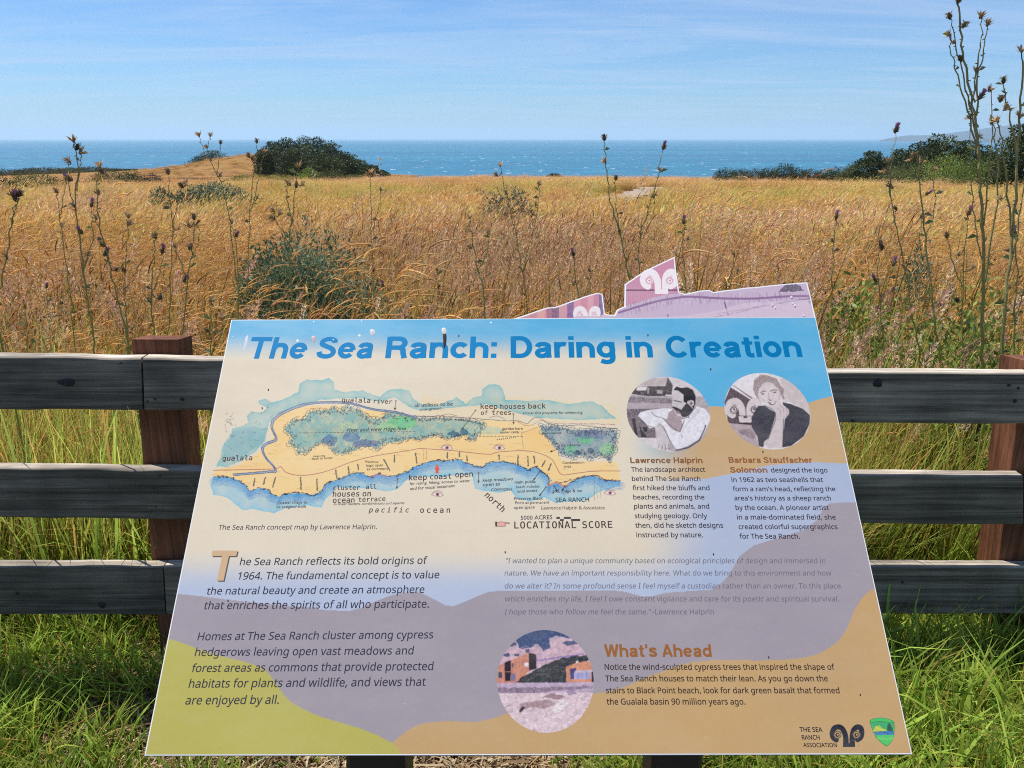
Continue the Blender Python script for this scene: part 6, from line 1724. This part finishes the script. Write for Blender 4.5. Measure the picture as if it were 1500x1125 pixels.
# sage-green lupine bushes standing in the meadow
bush('lupine_bush', 'large grey green bush in the near meadow, left of centre above the sign', 'bush', 437, 4.4, 1.45, 1.0, [(0.045, 0.08, 0.04), (0.095, 0.15, 0.075), (0.17, 0.24, 0.13)], 0.042, 15000, 1, top_py=323, lobes=10)
bush('lupine_bush', 'wide low grey green bush in the golden meadow below the left knoll', 'bush', 308, 21, 3.6, 0.9, [(0.06, .10, .06), (0.11, .16, .09), (0.17, .22, .13)], 0.10, 6500, 2, top_py=266, lobes=7)
bush('lupine_bush', 'small round grey green bush at the left end of the wide low bush', 'bush', 238, 20, 1.4, 0.7, [(0.06, .10, .06), (0.11, .16, .09), (0.17, .22, .13)], 0.10, 2000, 3, top_py=273)
bush('lupine_bush', 'dull sage bush half sunk in pink grass above the middle of the sign', 'bush', 742, 14, 1.7, 0.8, [(0.10, .12, .07), (0.16, .17, .10), (0.22, .2, .13)], 0.07, 3000, 4, top_py=270)
bush('lupine_bush', 'narrow sage bush among the tall thistles at the right', 'bush', 1362, 4.6, 0.34, 0.8, SAGE, 0.035, 1500, 5, top_py=340)
bush('leafy_bush', 'leafy weed at the right edge beside the right post', 'bush', 1480, 2.5, 0.5, 0.8, BRIGHT, 0.04, 1300, 30, top_py=430)
bush('leafy_bush', 'sprawling green weed below the big right hand thistles', 'bush', 1415, 2.9, 0.6, 0.8, BRIGHT, 0.038, 1500, 31, top_py=432, lobes=7)
bush('leafy_bush', 'yellowish green weed beside the right end of the sign top', 'bush', 1335, 2.6, 0.45, 0.8, [(0.13, .16, .03), (0.24, .27, .06), (0.36, .36, .10)], 0.034, 1100, 32, top_py=470)
bush('leafy_bush', 'tall green weed crowding the stem of the big right hand thistle', 'bush', 1452, 2.7, 0.55, 0.8, [(0.10, .14, .03), (0.19, .25, .05), (0.30, .36, .09)], 0.034, 1500, 33, top_py=385, lobes=5)
bush('leafy_bush', 'loose green weed under the branched brown thistle', 'bush', 1360, 3.1, 0.6, 0.8, [(0.10, .15, .03), (0.19, .27, .05), (0.30, .38, .09)], 0.034, 1500, 34, top_py=412, lobes=6)
bush('leafy_bush', 'low fresh green bush behind the right end of the sign top', 'bush', 1275, 3.3, 0.55, 0.8, BRIGHT, 0.045, 1800, 6, top_py=372)
bush('lupine_bush', 'faint grey bush at the upper edge of the meadow left of the footpath', 'bush', 705, 24, 2.2, .8, [(0.10, .12, .07), (0.16, .17, .10), (0.22, .2, .13)], 0.10, 2400, 7, top_py=276)
# scrub along the far edge
far = [('coyote_bush', 'olive bush right of the dark mound on the far left', 172, 78, 6.0, 245, OLIVEG, 8), ('coyote_bush', 'dark olive bush behind the long thistle stems on the left', 200, 84, 3.6, 246, DARKG, 9),
       ('coyote_bush', 'greyish brown bush at the foot of the knoll on the left', 228, 88, 3.4, 252, [(0.08, .06, .04), (0.12, .09, .06), (0.15, .12, .08)], 10), ('coyote_bush', 'dark bush at the far left edge of the meadow', 4, 50, 4.0, 258, DARKG, 11), ('coyote_bush', 'low grey green bush near the far left edge', 55, 66, 6.5, 252, OLIVEG, 12),
       ('coyote_bush', 'bright yellow green low bush in front of the knoll', 368, 92, 6.5, 252, [(0.18, .19, .03), (0.29, .28, .04), (0.38, .35, .06)], 13), ('coyote_bush', 'yellow green low bush in front of the cypress grove', 412, 95, 5.6, 253, [(0.14, .17, .03), (0.22, .24, .04), (0.31, .30, .06)], 14),
       ('coyote_bush', 'mid green bush in front of the cypress grove', 455, 92, 3.6, 243, BRIGHT, 15), ('coyote_bush', 'dark green bush below the tail of the cypress grove', 487, 88, 4.6, 245, [(0.05, .07, .02), (0.09, .12, .03), (0.14, .17, .04)], 16), ('coyote_bush', 'small olive bush at the bluff edge right of the grove', 520, 96, 4.0, 254, OLIVEG, 17),
       ('coyote_bush', 'lone dark bush on the bluff edge near the middle of the horizon', 812, 100, 3.4, 253, DARKG, 18), ('coyote_bush', 'flat olive bush on the bluff edge above the sign', 735, 102, 3.4, 260, OLIVEG, 19), ('coyote_bush', 'low green bush on the bluff edge right of the footpath', 1015, 101, 4.0, 260, OLIVEG, 29)]
for nm, lb, px, Y, w, tp, cols, sd in far:
    bush(nm, lb, 'bush', px, Y, w, 1, cols, 0.22, 1500, sd, top_py=tp, sink=.1)
# dark clipped-looking hedge of shore shrubs on the right
hd = [(1060, 244, 'leftmost dark shrub of the hedge on the right bluff edge'), (1082, 246, 'second dark shrub from the left in the bluff hedge'), (1103, 246, 'low brownish shrub, third in the bluff hedge'), (1123, 243, 'fourth dark shrub in the bluff hedge'), (1143, 237, 'tallest dark shrub in the middle of the bluff hedge'), (1163, 244, 'sixth dark shrub in the bluff hedge'), (1183, 246, 'seventh shrub of the bluff hedge, flecked with straw'), (1203, 247, 'eighth shrub, low and dark, in the bluff hedge'), (1222, 243, 'ninth shrub of the bluff hedge, close to the right hand trees'), (1246, 236, 'last shrub of the bluff hedge, touching the right hand trees')]
for k, (px, tp, lb) in enumerate(hd):
    bush('shore_shrub', lb, 'shrub', px, 86 + (k % 3), 4.2, 1, DARKG if k not in (2, 6) else [(0.05, .05, .025), (0.09, .085, .04), (0.14, .12, .06)], 0.20, 2200, 40 + k, top_py=tp, group='shrubs of the dark hedge on the right bluff', sink=.2, lobes=4)
for k, (px, tp, Y, w, cols, lb) in enumerate([(1238, 240, 76, 3.2, OLIVEG, 'grey olive shrub left of the right hand trees'), (1330, 230, 66, 6.5, [(0.09, .11, .05), (0.16, .18, .07), (0.23, .24, .10)], 'grey green shrub in front of the dark right hand trees'), (1378, 220, 60, 7.0, [(0.12, .18, .03), (0.21, .30, .05), (0.33, .41, .08)], 'bright green rounded shrub below the dark trees at the right'), (1425, 228, 56, 6.0, BRIGHT, 'bright green shrub beside the tall thistle'), (1300, 240, 70, 4.2, OLIVEG, 'olive shrub at the foot of the right hand trees')]):
    bush('coastal_shrub', lb, 'shrub', px, Y, w, 1, cols, 0.17, 3200, 60 + k, top_py=tp, sink=.2, lobes=7)
# cypresses
GR = [(392, 217, 156, 5.0, 'leftmost cypress of the dark headland grove'), (408, 206, 162, 7.0, 'second cypress from the left in the headland grove'), (428, 200, 158, 8.0, 'cypress left of the summit of the headland grove'), (446, 197.5, 164, 8.5, 'tallest cypress at the rounded top of the headland grove'), (465, 199, 158, 8.0, 'cypress just right of the top of the headland grove'), (484, 208, 163, 7.5, 'cypress on the right shoulder of the headland grove'), (503, 221, 157, 7.0, 'cypress halfway down the right slope of the headland grove'), (523, 232, 161, 6.5, 'low cypress near the right end of the headland grove'), (541, 241, 157, 5.5, 'second lowest cypress at the right end of the headland grove'), (556, 249, 160, 4.5, 'lowest cypress at the right tip of the headland grove'),
      (436, 216, 150, 8.0, 'cypress in front below the summit of the headland grove'), (475, 224, 150, 8.0, 'cypress in front on the right of the headland grove')]
for k, (px, tp, Y, w, lb) in enumerate(GR):
    cypress('cypress_tree', lb, px, Y, tp, w, 80 + k, 'cypresses of the headland grove', lean=-0.1 if px < 440 else 0.05, n=3000)
cypress('cypress_tree', 'flat dark cypress behind the left slope of the golden knoll', 312, 214, 219.5, 11, 95, lean=.1, n=2600)
cypress('cypress_tree', 'low dark cypress tail left of the knoll', 292, 216, 228, 9, 96, lean=.1, n=1800)
RT = [(1272, 220, 72, 4.0, 'dark cypress at the left end of the right hand trees'), (1345, 206, 70, 5.0, 'grey dark tree sloping up to the right hand grove'), (1368, 194, 68, 5.5, 'tallest dark tree of the right hand grove'), (1408, 204, 66, 4.8, 'flat topped dark cypress right of the tallest tree'), (1444, 222, 60, 4.0, 'dark tree behind the tall thistle stem'), (1492, 178, 46, 3.8, 'big dark tree at the right edge of the picture'), (1318, 216, 73, 4.4, 'low rounded dark tree in the right hand grove')]
for k, (px, tp, Y, w, lb) in enumerate(RT):
    cypress('cypress_tree', lb, px, Y, tp, w, 110 + k, 'cypresses of the right hand grove', lean=0.08, leaf=.2, n=4200, low=-.05)
# low scrub on the left mound
for k, (px, tp, Y, w) in enumerate([(15, 247, 182, 16), (70, 244.5, 186, 18), (125, 244, 184, 18), (178, 247, 186, 14)]):
    bush('mound_shrub', ['dark scrub bush at the left end of the far mound', 'dark scrub bush on top of the far left mound', 'dark scrub bush right of the top of the far left mound', 'thin scrub at the right end of the far left mound'][k], 'shrub', px, Y, w, 1, [(0.045, .055, .025), (0.075, .085, .035), (0.11, .11, .05)], .4, 3200, 130 + k, top_py=tp, sink=.3, lobes=7)

# ================================================================== THISTLES
M_STALK = mat_leaf('thistle_stalk', trans=0.3, rough=0.6, var=0.0, spec=0.25)
M_HEAD = mat_leaf('thistle_head', trans=0.15, rough=0.7, var=0.3, spec=0.2)
m_, t_, p_ = mat_new('purple_florets'); p_.inputs['Base Color'].default_value = (0.32, 0.10, 0.30, 1); p_.inputs['Roughness'].default_value = 0.7
_n = N(t_, 'ShaderNodeTexNoise'); _n.inputs['Scale'].default_value = 400
_r = ramp(t_, _n.outputs['Fac'], [(0.3, (0.26, 0.07, 0.20)), (0.7, (0.55, 0.26, 0.42))]); t_.links.new(_r.outputs[0], p_.inputs['Base Color'])
M_FLORET = m_

def head_mesh(seed, dry):
    """green bulb with spiny bracts, or a dry one that has split open like a small star"""
    r = random.Random(seed); mb = MB()
    prof = [(0.0, .0020), (.004, .0044), (.009, .0050), (.013, .0034)] if dry else [(0.0, .0022), (.004, .0050), (.010, .0064), (.016, .0056), (.022, .0038)]
    c = np.array((0.40, .27, .14) if dry else (0.20, .14, .07))
    tube(mb, [(0, 0, z) for z, _ in prof], [q for _, q in prof], 8, c * .8)
    for k in range(34 if dry else 60):                            # spiny bracts
        t = r.random(); z = .002 + t * (.010 if dry else .018); a = r.uniform(0, 6.28); R0 = np.interp(z, [p[0] for p in prof], [p[1] for p in prof])
        o = Vector((math.cos(a), math.sin(a), 0)); b = o * R0 + Vector((0, 0, z))
        e = b + (o * r.uniform(.006, .019) + Vector((0, 0, r.uniform(.004, .022))) if dry else o * r.uniform(.004, .011) + Vector((0, 0, r.uniform(.002, .010))))
        s = Vector((-math.sin(a), math.cos(a), 0)) * (.0022 if dry else .0016)
        m = b.lerp(e, .4)
        mb.add([b, m - s, e, m + s], [(0, 1, 2, 3)], c * r.uniform(.6, 1.8))
    return mb.build('flower_head', M_HEAD, link=False).data
def floret_mesh(seed):
    r = random.Random(seed); mb = MB()
    for k in range(40):
        a = r.uniform(0, 6.28); q = r.random() ** .5; o = Vector((math.cos(a) * q, math.sin(a) * q, 0)); b = o * .0036 + Vector((0, 0, .019)); e = o * r.uniform(.006, .011) + Vector((0, 0, r.uniform(.030, .038)))
        s = Vector((-math.sin(a), math.cos(a), 0)) * .0011
        mb.add([b - s, b + s, e + s, e - s], [(0, 1, 2, 3)])
    return mb.build('florets', M_FLORET, link=False).data
HEADS = [head_mesh(1, False), head_mesh(2, False), head_mesh(3, True), head_mesh(4, True)]
FLORETS = [floret_mesh(5), floret_mesh(6)]

def thistle(label, Y, stems, heads, seed, group='tall thistles in the meadow', name='thistle', leafy=1.0, hs=1.0):
    """stems: list of (radius, [(px, py), ...]) from the foot up; heads: (px, py, scale, purple, tilt)"""
    r = random.Random(seed)
    px0, py0 = stems[0][1][0]
    a0 = at(px0, py0, Y); gx = a0.x; g0 = float(ground(gx, Y))
    root = empty(name, (gx, Y, g0), label, 'thistle', group)
    mb = MB()
    def yo(px, py):                                                 # depth of the branches: they spread round the stem, not in one sheet
        return 0.16 * (float(fbm(np.array([px / 60.0]), np.array([seed * 1.7 + py / 300.0]), 2, seed)[0]) - 0.5)
    paths = []
    for si, (rad, P) in enumerate(stems):
        pts = []
        for px, py in P:
            yy = Y + yo(px, py); w = at(px, py, yy); pts.append(Vector((w.x - gx, w.y - Y, w.z - g0)))
        if si == 0 or rad < 0:
            p = pts[0]; pts = [Vector((p.x * .7 + (p.x - pts[1].x) * .3, p.y, -0.03))] + pts
        rad = abs(rad) * .7
        C = [Vector(q) for q in catmull([tuple(q) for q in pts], 5)]
        C = [q + Vector((r.uniform(-1, 1), r.uniform(-1, 1), 0)) * .0035 for q in C]
        n = len(C); rr = [rad * (1 - .62 * i / (n - 1)) for i in range(n)]
        zt = np.array([q.z for q in C]); k = np.clip((zt - .2) / 1.0, 0, 1)[:, None]
        col = np.array((0.34, .50, .06)) * (1 - k) + np.array((0.40, .33, .13)) * k
        tube(mb, C, rr, 6, col)
        paths.append((C, rr))
        for i in range(1, n):                                       # spiny wings and small leaves up the stem
            seg = C[i] - C[i - 1]
            for t in range(max(1, int(seg.length / .012))):
                b = C[i - 1].lerp(C[i], r.random()); a = r.uniform(0, 6.28); o = Vector((math.cos(a), math.sin(a), r.uniform(-.1, .7))).normalized()
                big = r.random() < .14 * leafy
                l = r.uniform(.02, .06) * (1.2 if b.z < .7 else .6) if big else r.uniform(.003, .009) + rr[i] * .8
                s = seg.normalized() * (l * .22 if big else .003)
                c = np.array(random.Random(i * 7 + t).choice([(0.14, .19, .06), (0.20, .23, .09), (0.19, .15, .08)])) if big else np.array((0.24, .25, .10))
                e = b + o * l; mdl = b + o * l * .5 + Vector((0, 0, l * .12))
                if big: mb.add([b, mdl + s, e, mdl - s], [(0, 1, 2, 3)], c * r.uniform(.7, 1.3))
                else: mb.add([b - s, b + s, e], [(0, 1, 2)], c)
    o = mb.build('stem', M_STALK); o.parent = root
    for px, py, sc, pur, tilt in heads:
        yy = Y + yo(px, py); w = at(px, py, yy); q = Vector((w.x - gx, w.y - Y, w.z - g0))
        # the nearest stem point carries it
        best = min((p for C, _ in paths for p in C), key=lambda p: (p - q).length)
        hm = HEADS[r.randrange(2) if pur else r.choice((0, 2, 3, 2, 3))]
        h = bpy.data.objects.new('flower_head', hm); COL.objects.link(h); h.parent = root
        sc *= .78; h.scale = (sc * hs,) * 3
        d = Vector((math.sin(tilt), r.uniform(-.3, .3), math.cos(tilt))).normalized()
        h.rotation_mode = 'QUATERNION'; h.rotation_quaternion = d.to_track_quat('Z', 'Y')
        h.location = q - d * .010 * sc * hs
        if (best - h.location).length > .006:
            mb2 = MB(); tube(mb2, [best, best.lerp(h.location, .5) + Vector((0, 0, -.004)), h.location], [.0016, .0014, .0016], 5, (0.15, .14, .075))
            s = mb2.build('stalk', M_STALK); s.parent = root
        if pur and r.random() < .62:
            f = bpy.data.objects.new('florets', FLORETS[r.randrange(2)]); COL.objects.link(f); f.parent = h
    return root

# the two big stems at the right edge
thistle('tallest thistle, rising past the top of the picture at the right', 2.3,
        [(.0085, [(1440, 620), (1438, 520), (1441, 420), (1439, 340), (1436, 280), (1434, 225), (1427, 165), (1416, 110), (1407, 55), (1404, 4)]),
         (.004, [(1437, 240), (1424, 165), (1411, 110), (1399, 62), (1392, 25)]), (.0038, [(1434, 228), (1416, 160), (1402, 110), (1394, 80), (1391, 50)]),
         (.004, [(1430, 170), (1434, 110), (1440, 72), (1446, 38)]), (.0036, [(1427, 150), (1431, 95), (1437, 55), (1437, 26)]), (.0035, [(1440, 330), (1449, 240), (1453, 190), (1450, 132)]), (.003, [(1439, 380), (1428, 330), (1422, 260), (1420, 172)]), (.0045, [(1441, 420), (1456, 330), (1462, 250), (1455, 180)])],
        [(1404, 0, 1.15, True, -.1), (1391, 24, 1.1, False, -.5), (1390, 50, 1.0, False, -1.0), (1412, 37, 1.1, False, .5), (1437, 23, 1.1, False, .3), (1447, 34, 1.1, False, .2), (1407, 86, 1.0, True, -.2), (1430, 102, .9, False, .2), (1436, 142, 1.1, True, .5), (1420, 172, .9, False, -.8), (1450, 130, .9, False, .6), (1453, 178, 1.1, False, .6), (1397, 62, .7, False, -1.0), (1434, 200, .8, False, 1.1)], 1, leafy=.8)
thistle('second big thistle at the right edge, stem thick and winged', 2.15,
        [(.009, [(1466, 630), (1467, 540), (1474, 430), (1484, 330), (1490, 240), (1494, 160), (1497, 90)]), (.0045, [(1482, 350), (1474, 270), (1468, 215), (1462, 175)]), (.004, [(1490, 240), (1483, 185), (1475, 150), (1470, 122)]), (.0042, [(1478, 400), (1492, 320), (1503, 250)])],
        [(1497, 73, 1.0, False, .1), (1470, 118, 1.1, True, -.2), (1466, 145, 1.1, True, .1), (1474, 158, 1.2, False, .8), (1461, 176, 1.0, False, -.6), (1494, 170, 1.1, False, .2), (1466, 290, .8, False, -1), (1500, 8, 1, False, 0)][:7], 2)
thistle('branched thistle left of the big right hand stems, with brown spent heads', 2.6,
        [(.006, [(1374, 560), (1368, 470), (1360, 390), (1352, 320), (1347, 262), (1344, 235)]), (-.0045, [(1345, 560), (1338, 470), (1322, 380), (1308, 310), (1300, 258)]), (.003, [(1304, 290), (1306, 235), (1312, 195)]), (.003, [(1356, 350), (1370, 300), (1366, 250)]), (.003, [(1330, 420), (1345, 360), (1350, 320)])],
        [(1312, 191, 1.2, True, .2), (1299, 236, 1.2, False, -.1), (1297, 250, 1.2, False, -.8), (1340, 229, 1.3, False, -.3), (1350, 236, 1.2, False, .7), (1334, 233, 1.0, False, -1.1), (1367, 248, .9, False, .4), (1303, 272, 1, False, -.5), (1312, 305, .9, True, -.6), (1350, 318, .9, False, .8), (1358, 284, .9, True, .9)], 3)
thistle('slim thistle with a purple head against the sea, above the cut-out ram emblem', 2.5,
        [(.0042, [(940, 500), (932, 450), (918, 392), (905, 332), (893, 288), (888, 245), (885, 206)]), (.0028, [(908, 345), (904, 312), (902, 266)])],
        [(885, 202, 1.2, True, -.15), (886, 236, 1.0, False, -.6), (902, 261, 1.0, False, 0), (909, 312, .6, False, 1.2), (907, 338, .6, False, 1.2)], 4)
thistle('thin leaning thistle right of the slim purple one', 2.7,
        [(.0036, [(936, 500), (936, 420), (937, 350), (946, 320), (957, 284), (965, 250), (972, 220)]), (.0022, [(944, 345), (957, 315), (960, 290)])],
        [(972, 216, 1.1, True, .2), (966, 248, .8, False, .1), (960, 285, .7, False, .9), (958, 289, .6, False, -.6), (935, 330, .7, False, -.4)], 5)
thistle('faint thin thistle above the colon of the sign title', 3.3,
        [(.004, [(775, 500), (768, 420), (757, 350), (744, 295), (733, 246)]), (.003, [(765, 400), (783, 330), (790, 275)])],
        [(733, 242, 1.1, False, .1), (727, 256, 1.2, False, -.8), (790, 270, 1.1, False, .3), (741, 282, .8, False, .8), (785, 300, .8, False, 1)], 6)
thistle('tall pale thistle of the left cluster with a bundle of dry heads at its top', 2.6,
        [(.0055, [(145, 560), (135, 480), (126, 420), (118, 360), (110, 300), (114, 250), (108, 212)]), (.003, [(112, 280), (118, 245), (120, 224)]), (.003, [(110, 310), (103, 280), (101, 240)]), (.003, [(122, 400), (135, 350), (134, 305)])],
        [(107, 205, 1.2, False, -.2), (113, 216, 1.2, False, .5), (119, 222, 1.2, False, .9), (101, 236, 1.1, False, -.7), (103, 262, 1.2, True, -.9), (134, 300, 1.1, True, .2), (119, 340, 1.1, True, -.4), (108, 300, .8, False, -1), (128, 372, .8, False, 1), (130, 420, .8, False, .9)], 7)
thistle('thistle leaning left in the left cluster, its top crossing the far mound', 2.5,
        [(.005, [(196, 570), (186, 490), (170, 430), (156, 370), (145, 325), (143, 285), (145, 248)]), (.003, [(160, 385), (150, 350), (140, 320)])],
        [(145, 242, 1.2, False, 0), (150, 252, 1.0, False, 1), (143, 282, 1.1, False, -.4), (140, 318, 1.0, False, -.7), (150, 358, 1.2, True, -.5), (154, 372, 1.2, True, .6), (170, 395, .9, False, .9)], 8)
thistle('thin dark thistle left of the pale tall one', 2.8,
        [(.0038, [(112, 520), (104, 440), (95, 370), (88, 320), (84, 285)]), (.0025, [(88, 320), (92, 295), (97, 270)])], [(83, 280, 1.1, False, -.5), (97, 262, 1.0, False, .4), (90, 330, .8, False, .9), (100, 400, .8, False, -.9)], 9)
thistle('forked thistle in front of the grey bush below the knoll', 2.7,
        [(.004, [(247, 540), (248, 470), (251, 390), (254, 330), (262, 290), (268, 272)]), (.0028, [(253, 335), (249, 290), (246, 258)])], [(246, 252, 1.2, False, -.1), (266, 272, 1.2, False, -.4), (272, 270, 1.2, False, .6), (240, 281, 1.0, False, -.8), (262, 335, .7, False, .9)], 10)
thistle('slender dry thistle rising in front of the sea left of the knoll', 3.0,
        [(.0038, [(352, 500), (346, 400), (334, 310), (318, 255), (300, 225), (292, 200)]), (.0025, [(318, 255), (321, 230), (323, 212)]), (.0024, [(304, 232), (305, 215), (308, 202)])], [(291, 197, 1.1, False, -.2), (308, 198, .9, False, .2), (323, 209, .9, False, .1), (303, 215, .8, False, -.8), (323, 257, .9, False, .6)], 11)
thistle('slender thistle in front of the left end of the cypress grove', 3.1,
        [(.0036, [(362, 500), (364, 400), (366, 320), (371, 260), (376, 212)]), (.0026, [(368, 310), (380, 260), (386, 226)])], [(376, 207, 1.1, False, 0), (386, 222, 1.0, False, .3), (364, 228, 1.2, False, -.3), (370, 232, 1.1, False, .5), (377, 290, .8, False, .8)], 12)
thistle('thistle topped by a cluster of pale heads in front of the cypress grove', 2.7,
        [(.0046, [(428, 540), (427, 450), (424, 360), (430, 300), (437, 248)]), (.003, [(428, 330), (420, 290), (422, 270)]), (.0028, [(426, 360), (408, 330), (400, 312)])], [(437, 243, 1.2, False, .1), (443, 270, 1.1, False, .8), (424, 268, 1.2, False, -.5), (434, 272, 1.1, True, 0), (400, 308, 1.2, False, -.7), (410, 312, 1.2, False, .5), (400, 320, 1.1, False, -1)], 13)
thistle('thin thistle with a flat pale top right of the cypress grove', 3.4, [(.0038, [(548, 480), (546, 380), (543, 310), (543, 258)]), (.0026, [(545, 340), (556, 300), (558, 280)])], [(543, 252, 1.2, False, .2), (538, 256, 1.0, False, -.6), (548, 256, 1.0, False, .7), (558, 278, .9, False, .5)], 14)
thistle('purple headed thistle at the left edge of the picture', 2.2, [(.0048, [(-4, 470), (2, 420), (10, 370), (18, 325), (22, 298)]), (.003, [(16, 330), (22, 305), (28, 290)])], [(22, 290, 1.2, True, .3), (28, 284, 1.2, True, .5), (16, 284, .9, False, -.5), (8, 375, .7, False, -1)], 15)
thistle('short dark headed thistle beside the left cluster', 2.6, [(.0038, [(190, 520), (184, 440), (185, 370), (188, 322)])], [(188, 316, 1.2, False, 0), (190, 328, 1.0, False, .7), (181, 395, 1.1, True, -.3)], 16)
thistle('thistle with stacked dark heads left of the grey meadow bush', 2.4, [(.0046, [(262, 580), (268, 480), (276, 400), (283, 360), (284, 325)]), (.003, [(275, 410), (262, 380), (256, 365)]), (.0028, [(280, 380), (292, 350), (288, 330)])], [(284, 318, 1.2, False, 0), (276, 330, 1.1, False, -.4), (278, 362, 1.2, True, .2), (225, 350, 1.2, False, .2), (228, 362, 1.0, True, -.6), (262, 405, 1.0, True, .7), (250, 402, 1.2, False, -.6)][:3] + [(256, 360, 1.1, False, -.3), (270, 410, 1.0, True, .6)], 17)
thistle('two headed thistle near the left post', 2.3, [(.0044, [(238, 600), (226, 500), (222, 420), (226, 380), (227, 352)]), (.003, [(222, 430), (234, 400), (238, 372)])], [(227, 346, 1.3, False, -.1), (238, 368, 1.1, True, .3), (234, 436, 1.2, True, .6), (218, 440, 1.0, False, -.7)], 18)
thistle('dry thistle above the T of the sign title', 3.0, [(.004, [(352, 500), (350, 420), (345, 360), (340, 330)])], [(339, 325, 1.2, False, -.2), (346, 345, 1.0, True, .6), (352, 380, .8, False, .8)], 19)
thistle('small dark thistle right of the cut-out ram emblem', 2.9, [(.004, [(1005, 480), (1002, 400), (1001, 350), (1002, 330)])], [(1002, 325, 1.2, True, 0), (990, 372, 1.1, False, -.4), (1008, 350, .9, False, .7)], 20)
thistle('thistle bent right above the crest of the sign', 2.9, [(.004, [(1215, 500), (1218, 420), (1222, 360), (1224, 325)])], [(1225, 318, 1.2, True, .2), (1219, 352, 1.0, False, -.7)], 21)
thistle('small purple thistle left of the branched one', 2.5, [(.0042, [(1292, 560), (1290, 470), (1286, 400), (1290, 360)]), (.003, [(1289, 450), (1302, 410), (1308, 390)])], [(1290, 352, 1.3, False, .1), (1292, 362, 1.1, True, -.5), (1309, 386, 1.2, True, .3), (1282, 410, 1.1, True, -.6)], 22)
thistle('thistle with a pink head between the branched one and the big stems', 2.5, [(.0044, [(1412, 580), (1408, 480), (1412, 380), (1418, 320)]), (.003, [(1410, 420), (1394, 380), (1388, 350)])], [(1419, 312, 1.2, True, .2), (1387, 345, 1.2, True, -.2), (1404, 372, 1.0, False, -.6), (1424, 392, 1.0, False, .8), (1402, 440, 1.1, True, -.5)], 23)
thistle('leafy thistle against the right post', 2.2, [(.006, [(1488, 620), (1484, 540), (1486, 470), (1490, 400), (1487, 350)]), (.0035, [(1486, 470), (1500, 420), (1506, 380)])], [(1486, 343, 1.2, True, -.1), (1498, 430, 1.1, False, .7), (1478, 420, 1.0, False, -.9)], 24, leafy=2.5)
# low scattered ones in the grass
rr_ = random.Random(5)
LOW = [(36, 445, 'thistle bud low in the grass at the left edge'), (68, 420, 'low purple thistle between the left edge and the left cluster'), (310, 440, 'low thistle left of the grey meadow bush'), (520, 372, 'low thistle at the right rim of the grey meadow bush'), (560, 418, 'low purple thistle right of the grey meadow bush'), (640, 395, 'low thistle above the R of Ranch'), (688, 318, 'dark single thistle in the pink grass'), (840, 372, 'low thistle left of the slim purple one'), (1075, 372, 'low thistle in the grass above the word Creation'), (1140, 392, 'low purple thistle above the right end of the crest'), (1250, 455, 'low purple thistle beside the right end of the sign'), (1330, 462, 'low thistle above the right top board'), (1440, 455, 'low bushy thistle in the velvet grass at the right')]
for k, (px, py, lb) in enumerate(LOW):
    Y = rr_.uniform(2.3, 3.3); dx_ = rr_.uniform(-14, 14)
    thistle(lb, Y, [(.004, [(px + dx_ * 2, py + 150), (px + dx_, py + 80), (px + dx_ * .3, py + 30), (px, py + 5)]), (.0028, [(px + dx_, py + 80), (px + dx_ + 14, py + 50), (px + dx_ + 16, py + 28)])],
            [(px, py, .95, k % 3 == 1, rr_.uniform(-.4, .4)), (px + dx_ + 16, py + 24, .9, k % 5 == 0, .5), (px + dx_ * .6 - 6, py + 44, .9, False, -.8)], 200 + k, group='low thistles in the grass')

grow_grass()
grow_near()

# ================================================================== AIR
def build_haze():
    m = bpy.data.materials.new('sea_haze'); m.use_nodes = True; t = m.node_tree
    for n in list(t.nodes):
        if n.type == 'BSDF_PRINCIPLED': t.nodes.remove(n)
    v = t.nodes.new('ShaderNodeVolumePrincipled')
    v.inputs['Color'].default_value = (0.72, 0.88, 1.0, 1); v.inputs['Density'].default_value = HAZE; v.inputs['Anisotropy'].default_value = 0.15
    t.links.new(v.outputs[0], t.nodes['Material Output'].inputs['Volume'])
    X = 62000; z0 = SEA - 4.5; z1 = 330
    P = [(x, y, z) for x in (-X, X) for y in (-400, X) for z in (z0, z1)]
    mb = MB(); mb.add(P, [(0, 1, 3, 2), (4, 6, 7, 5), (0, 4, 5, 1), (2, 3, 7, 6), (0, 2, 6, 4), (1, 5, 7, 3)])
    o = mb.build('haze', m); tag(o, kind='stuff')
HAZE = 0.000075
if HAZE: build_haze()
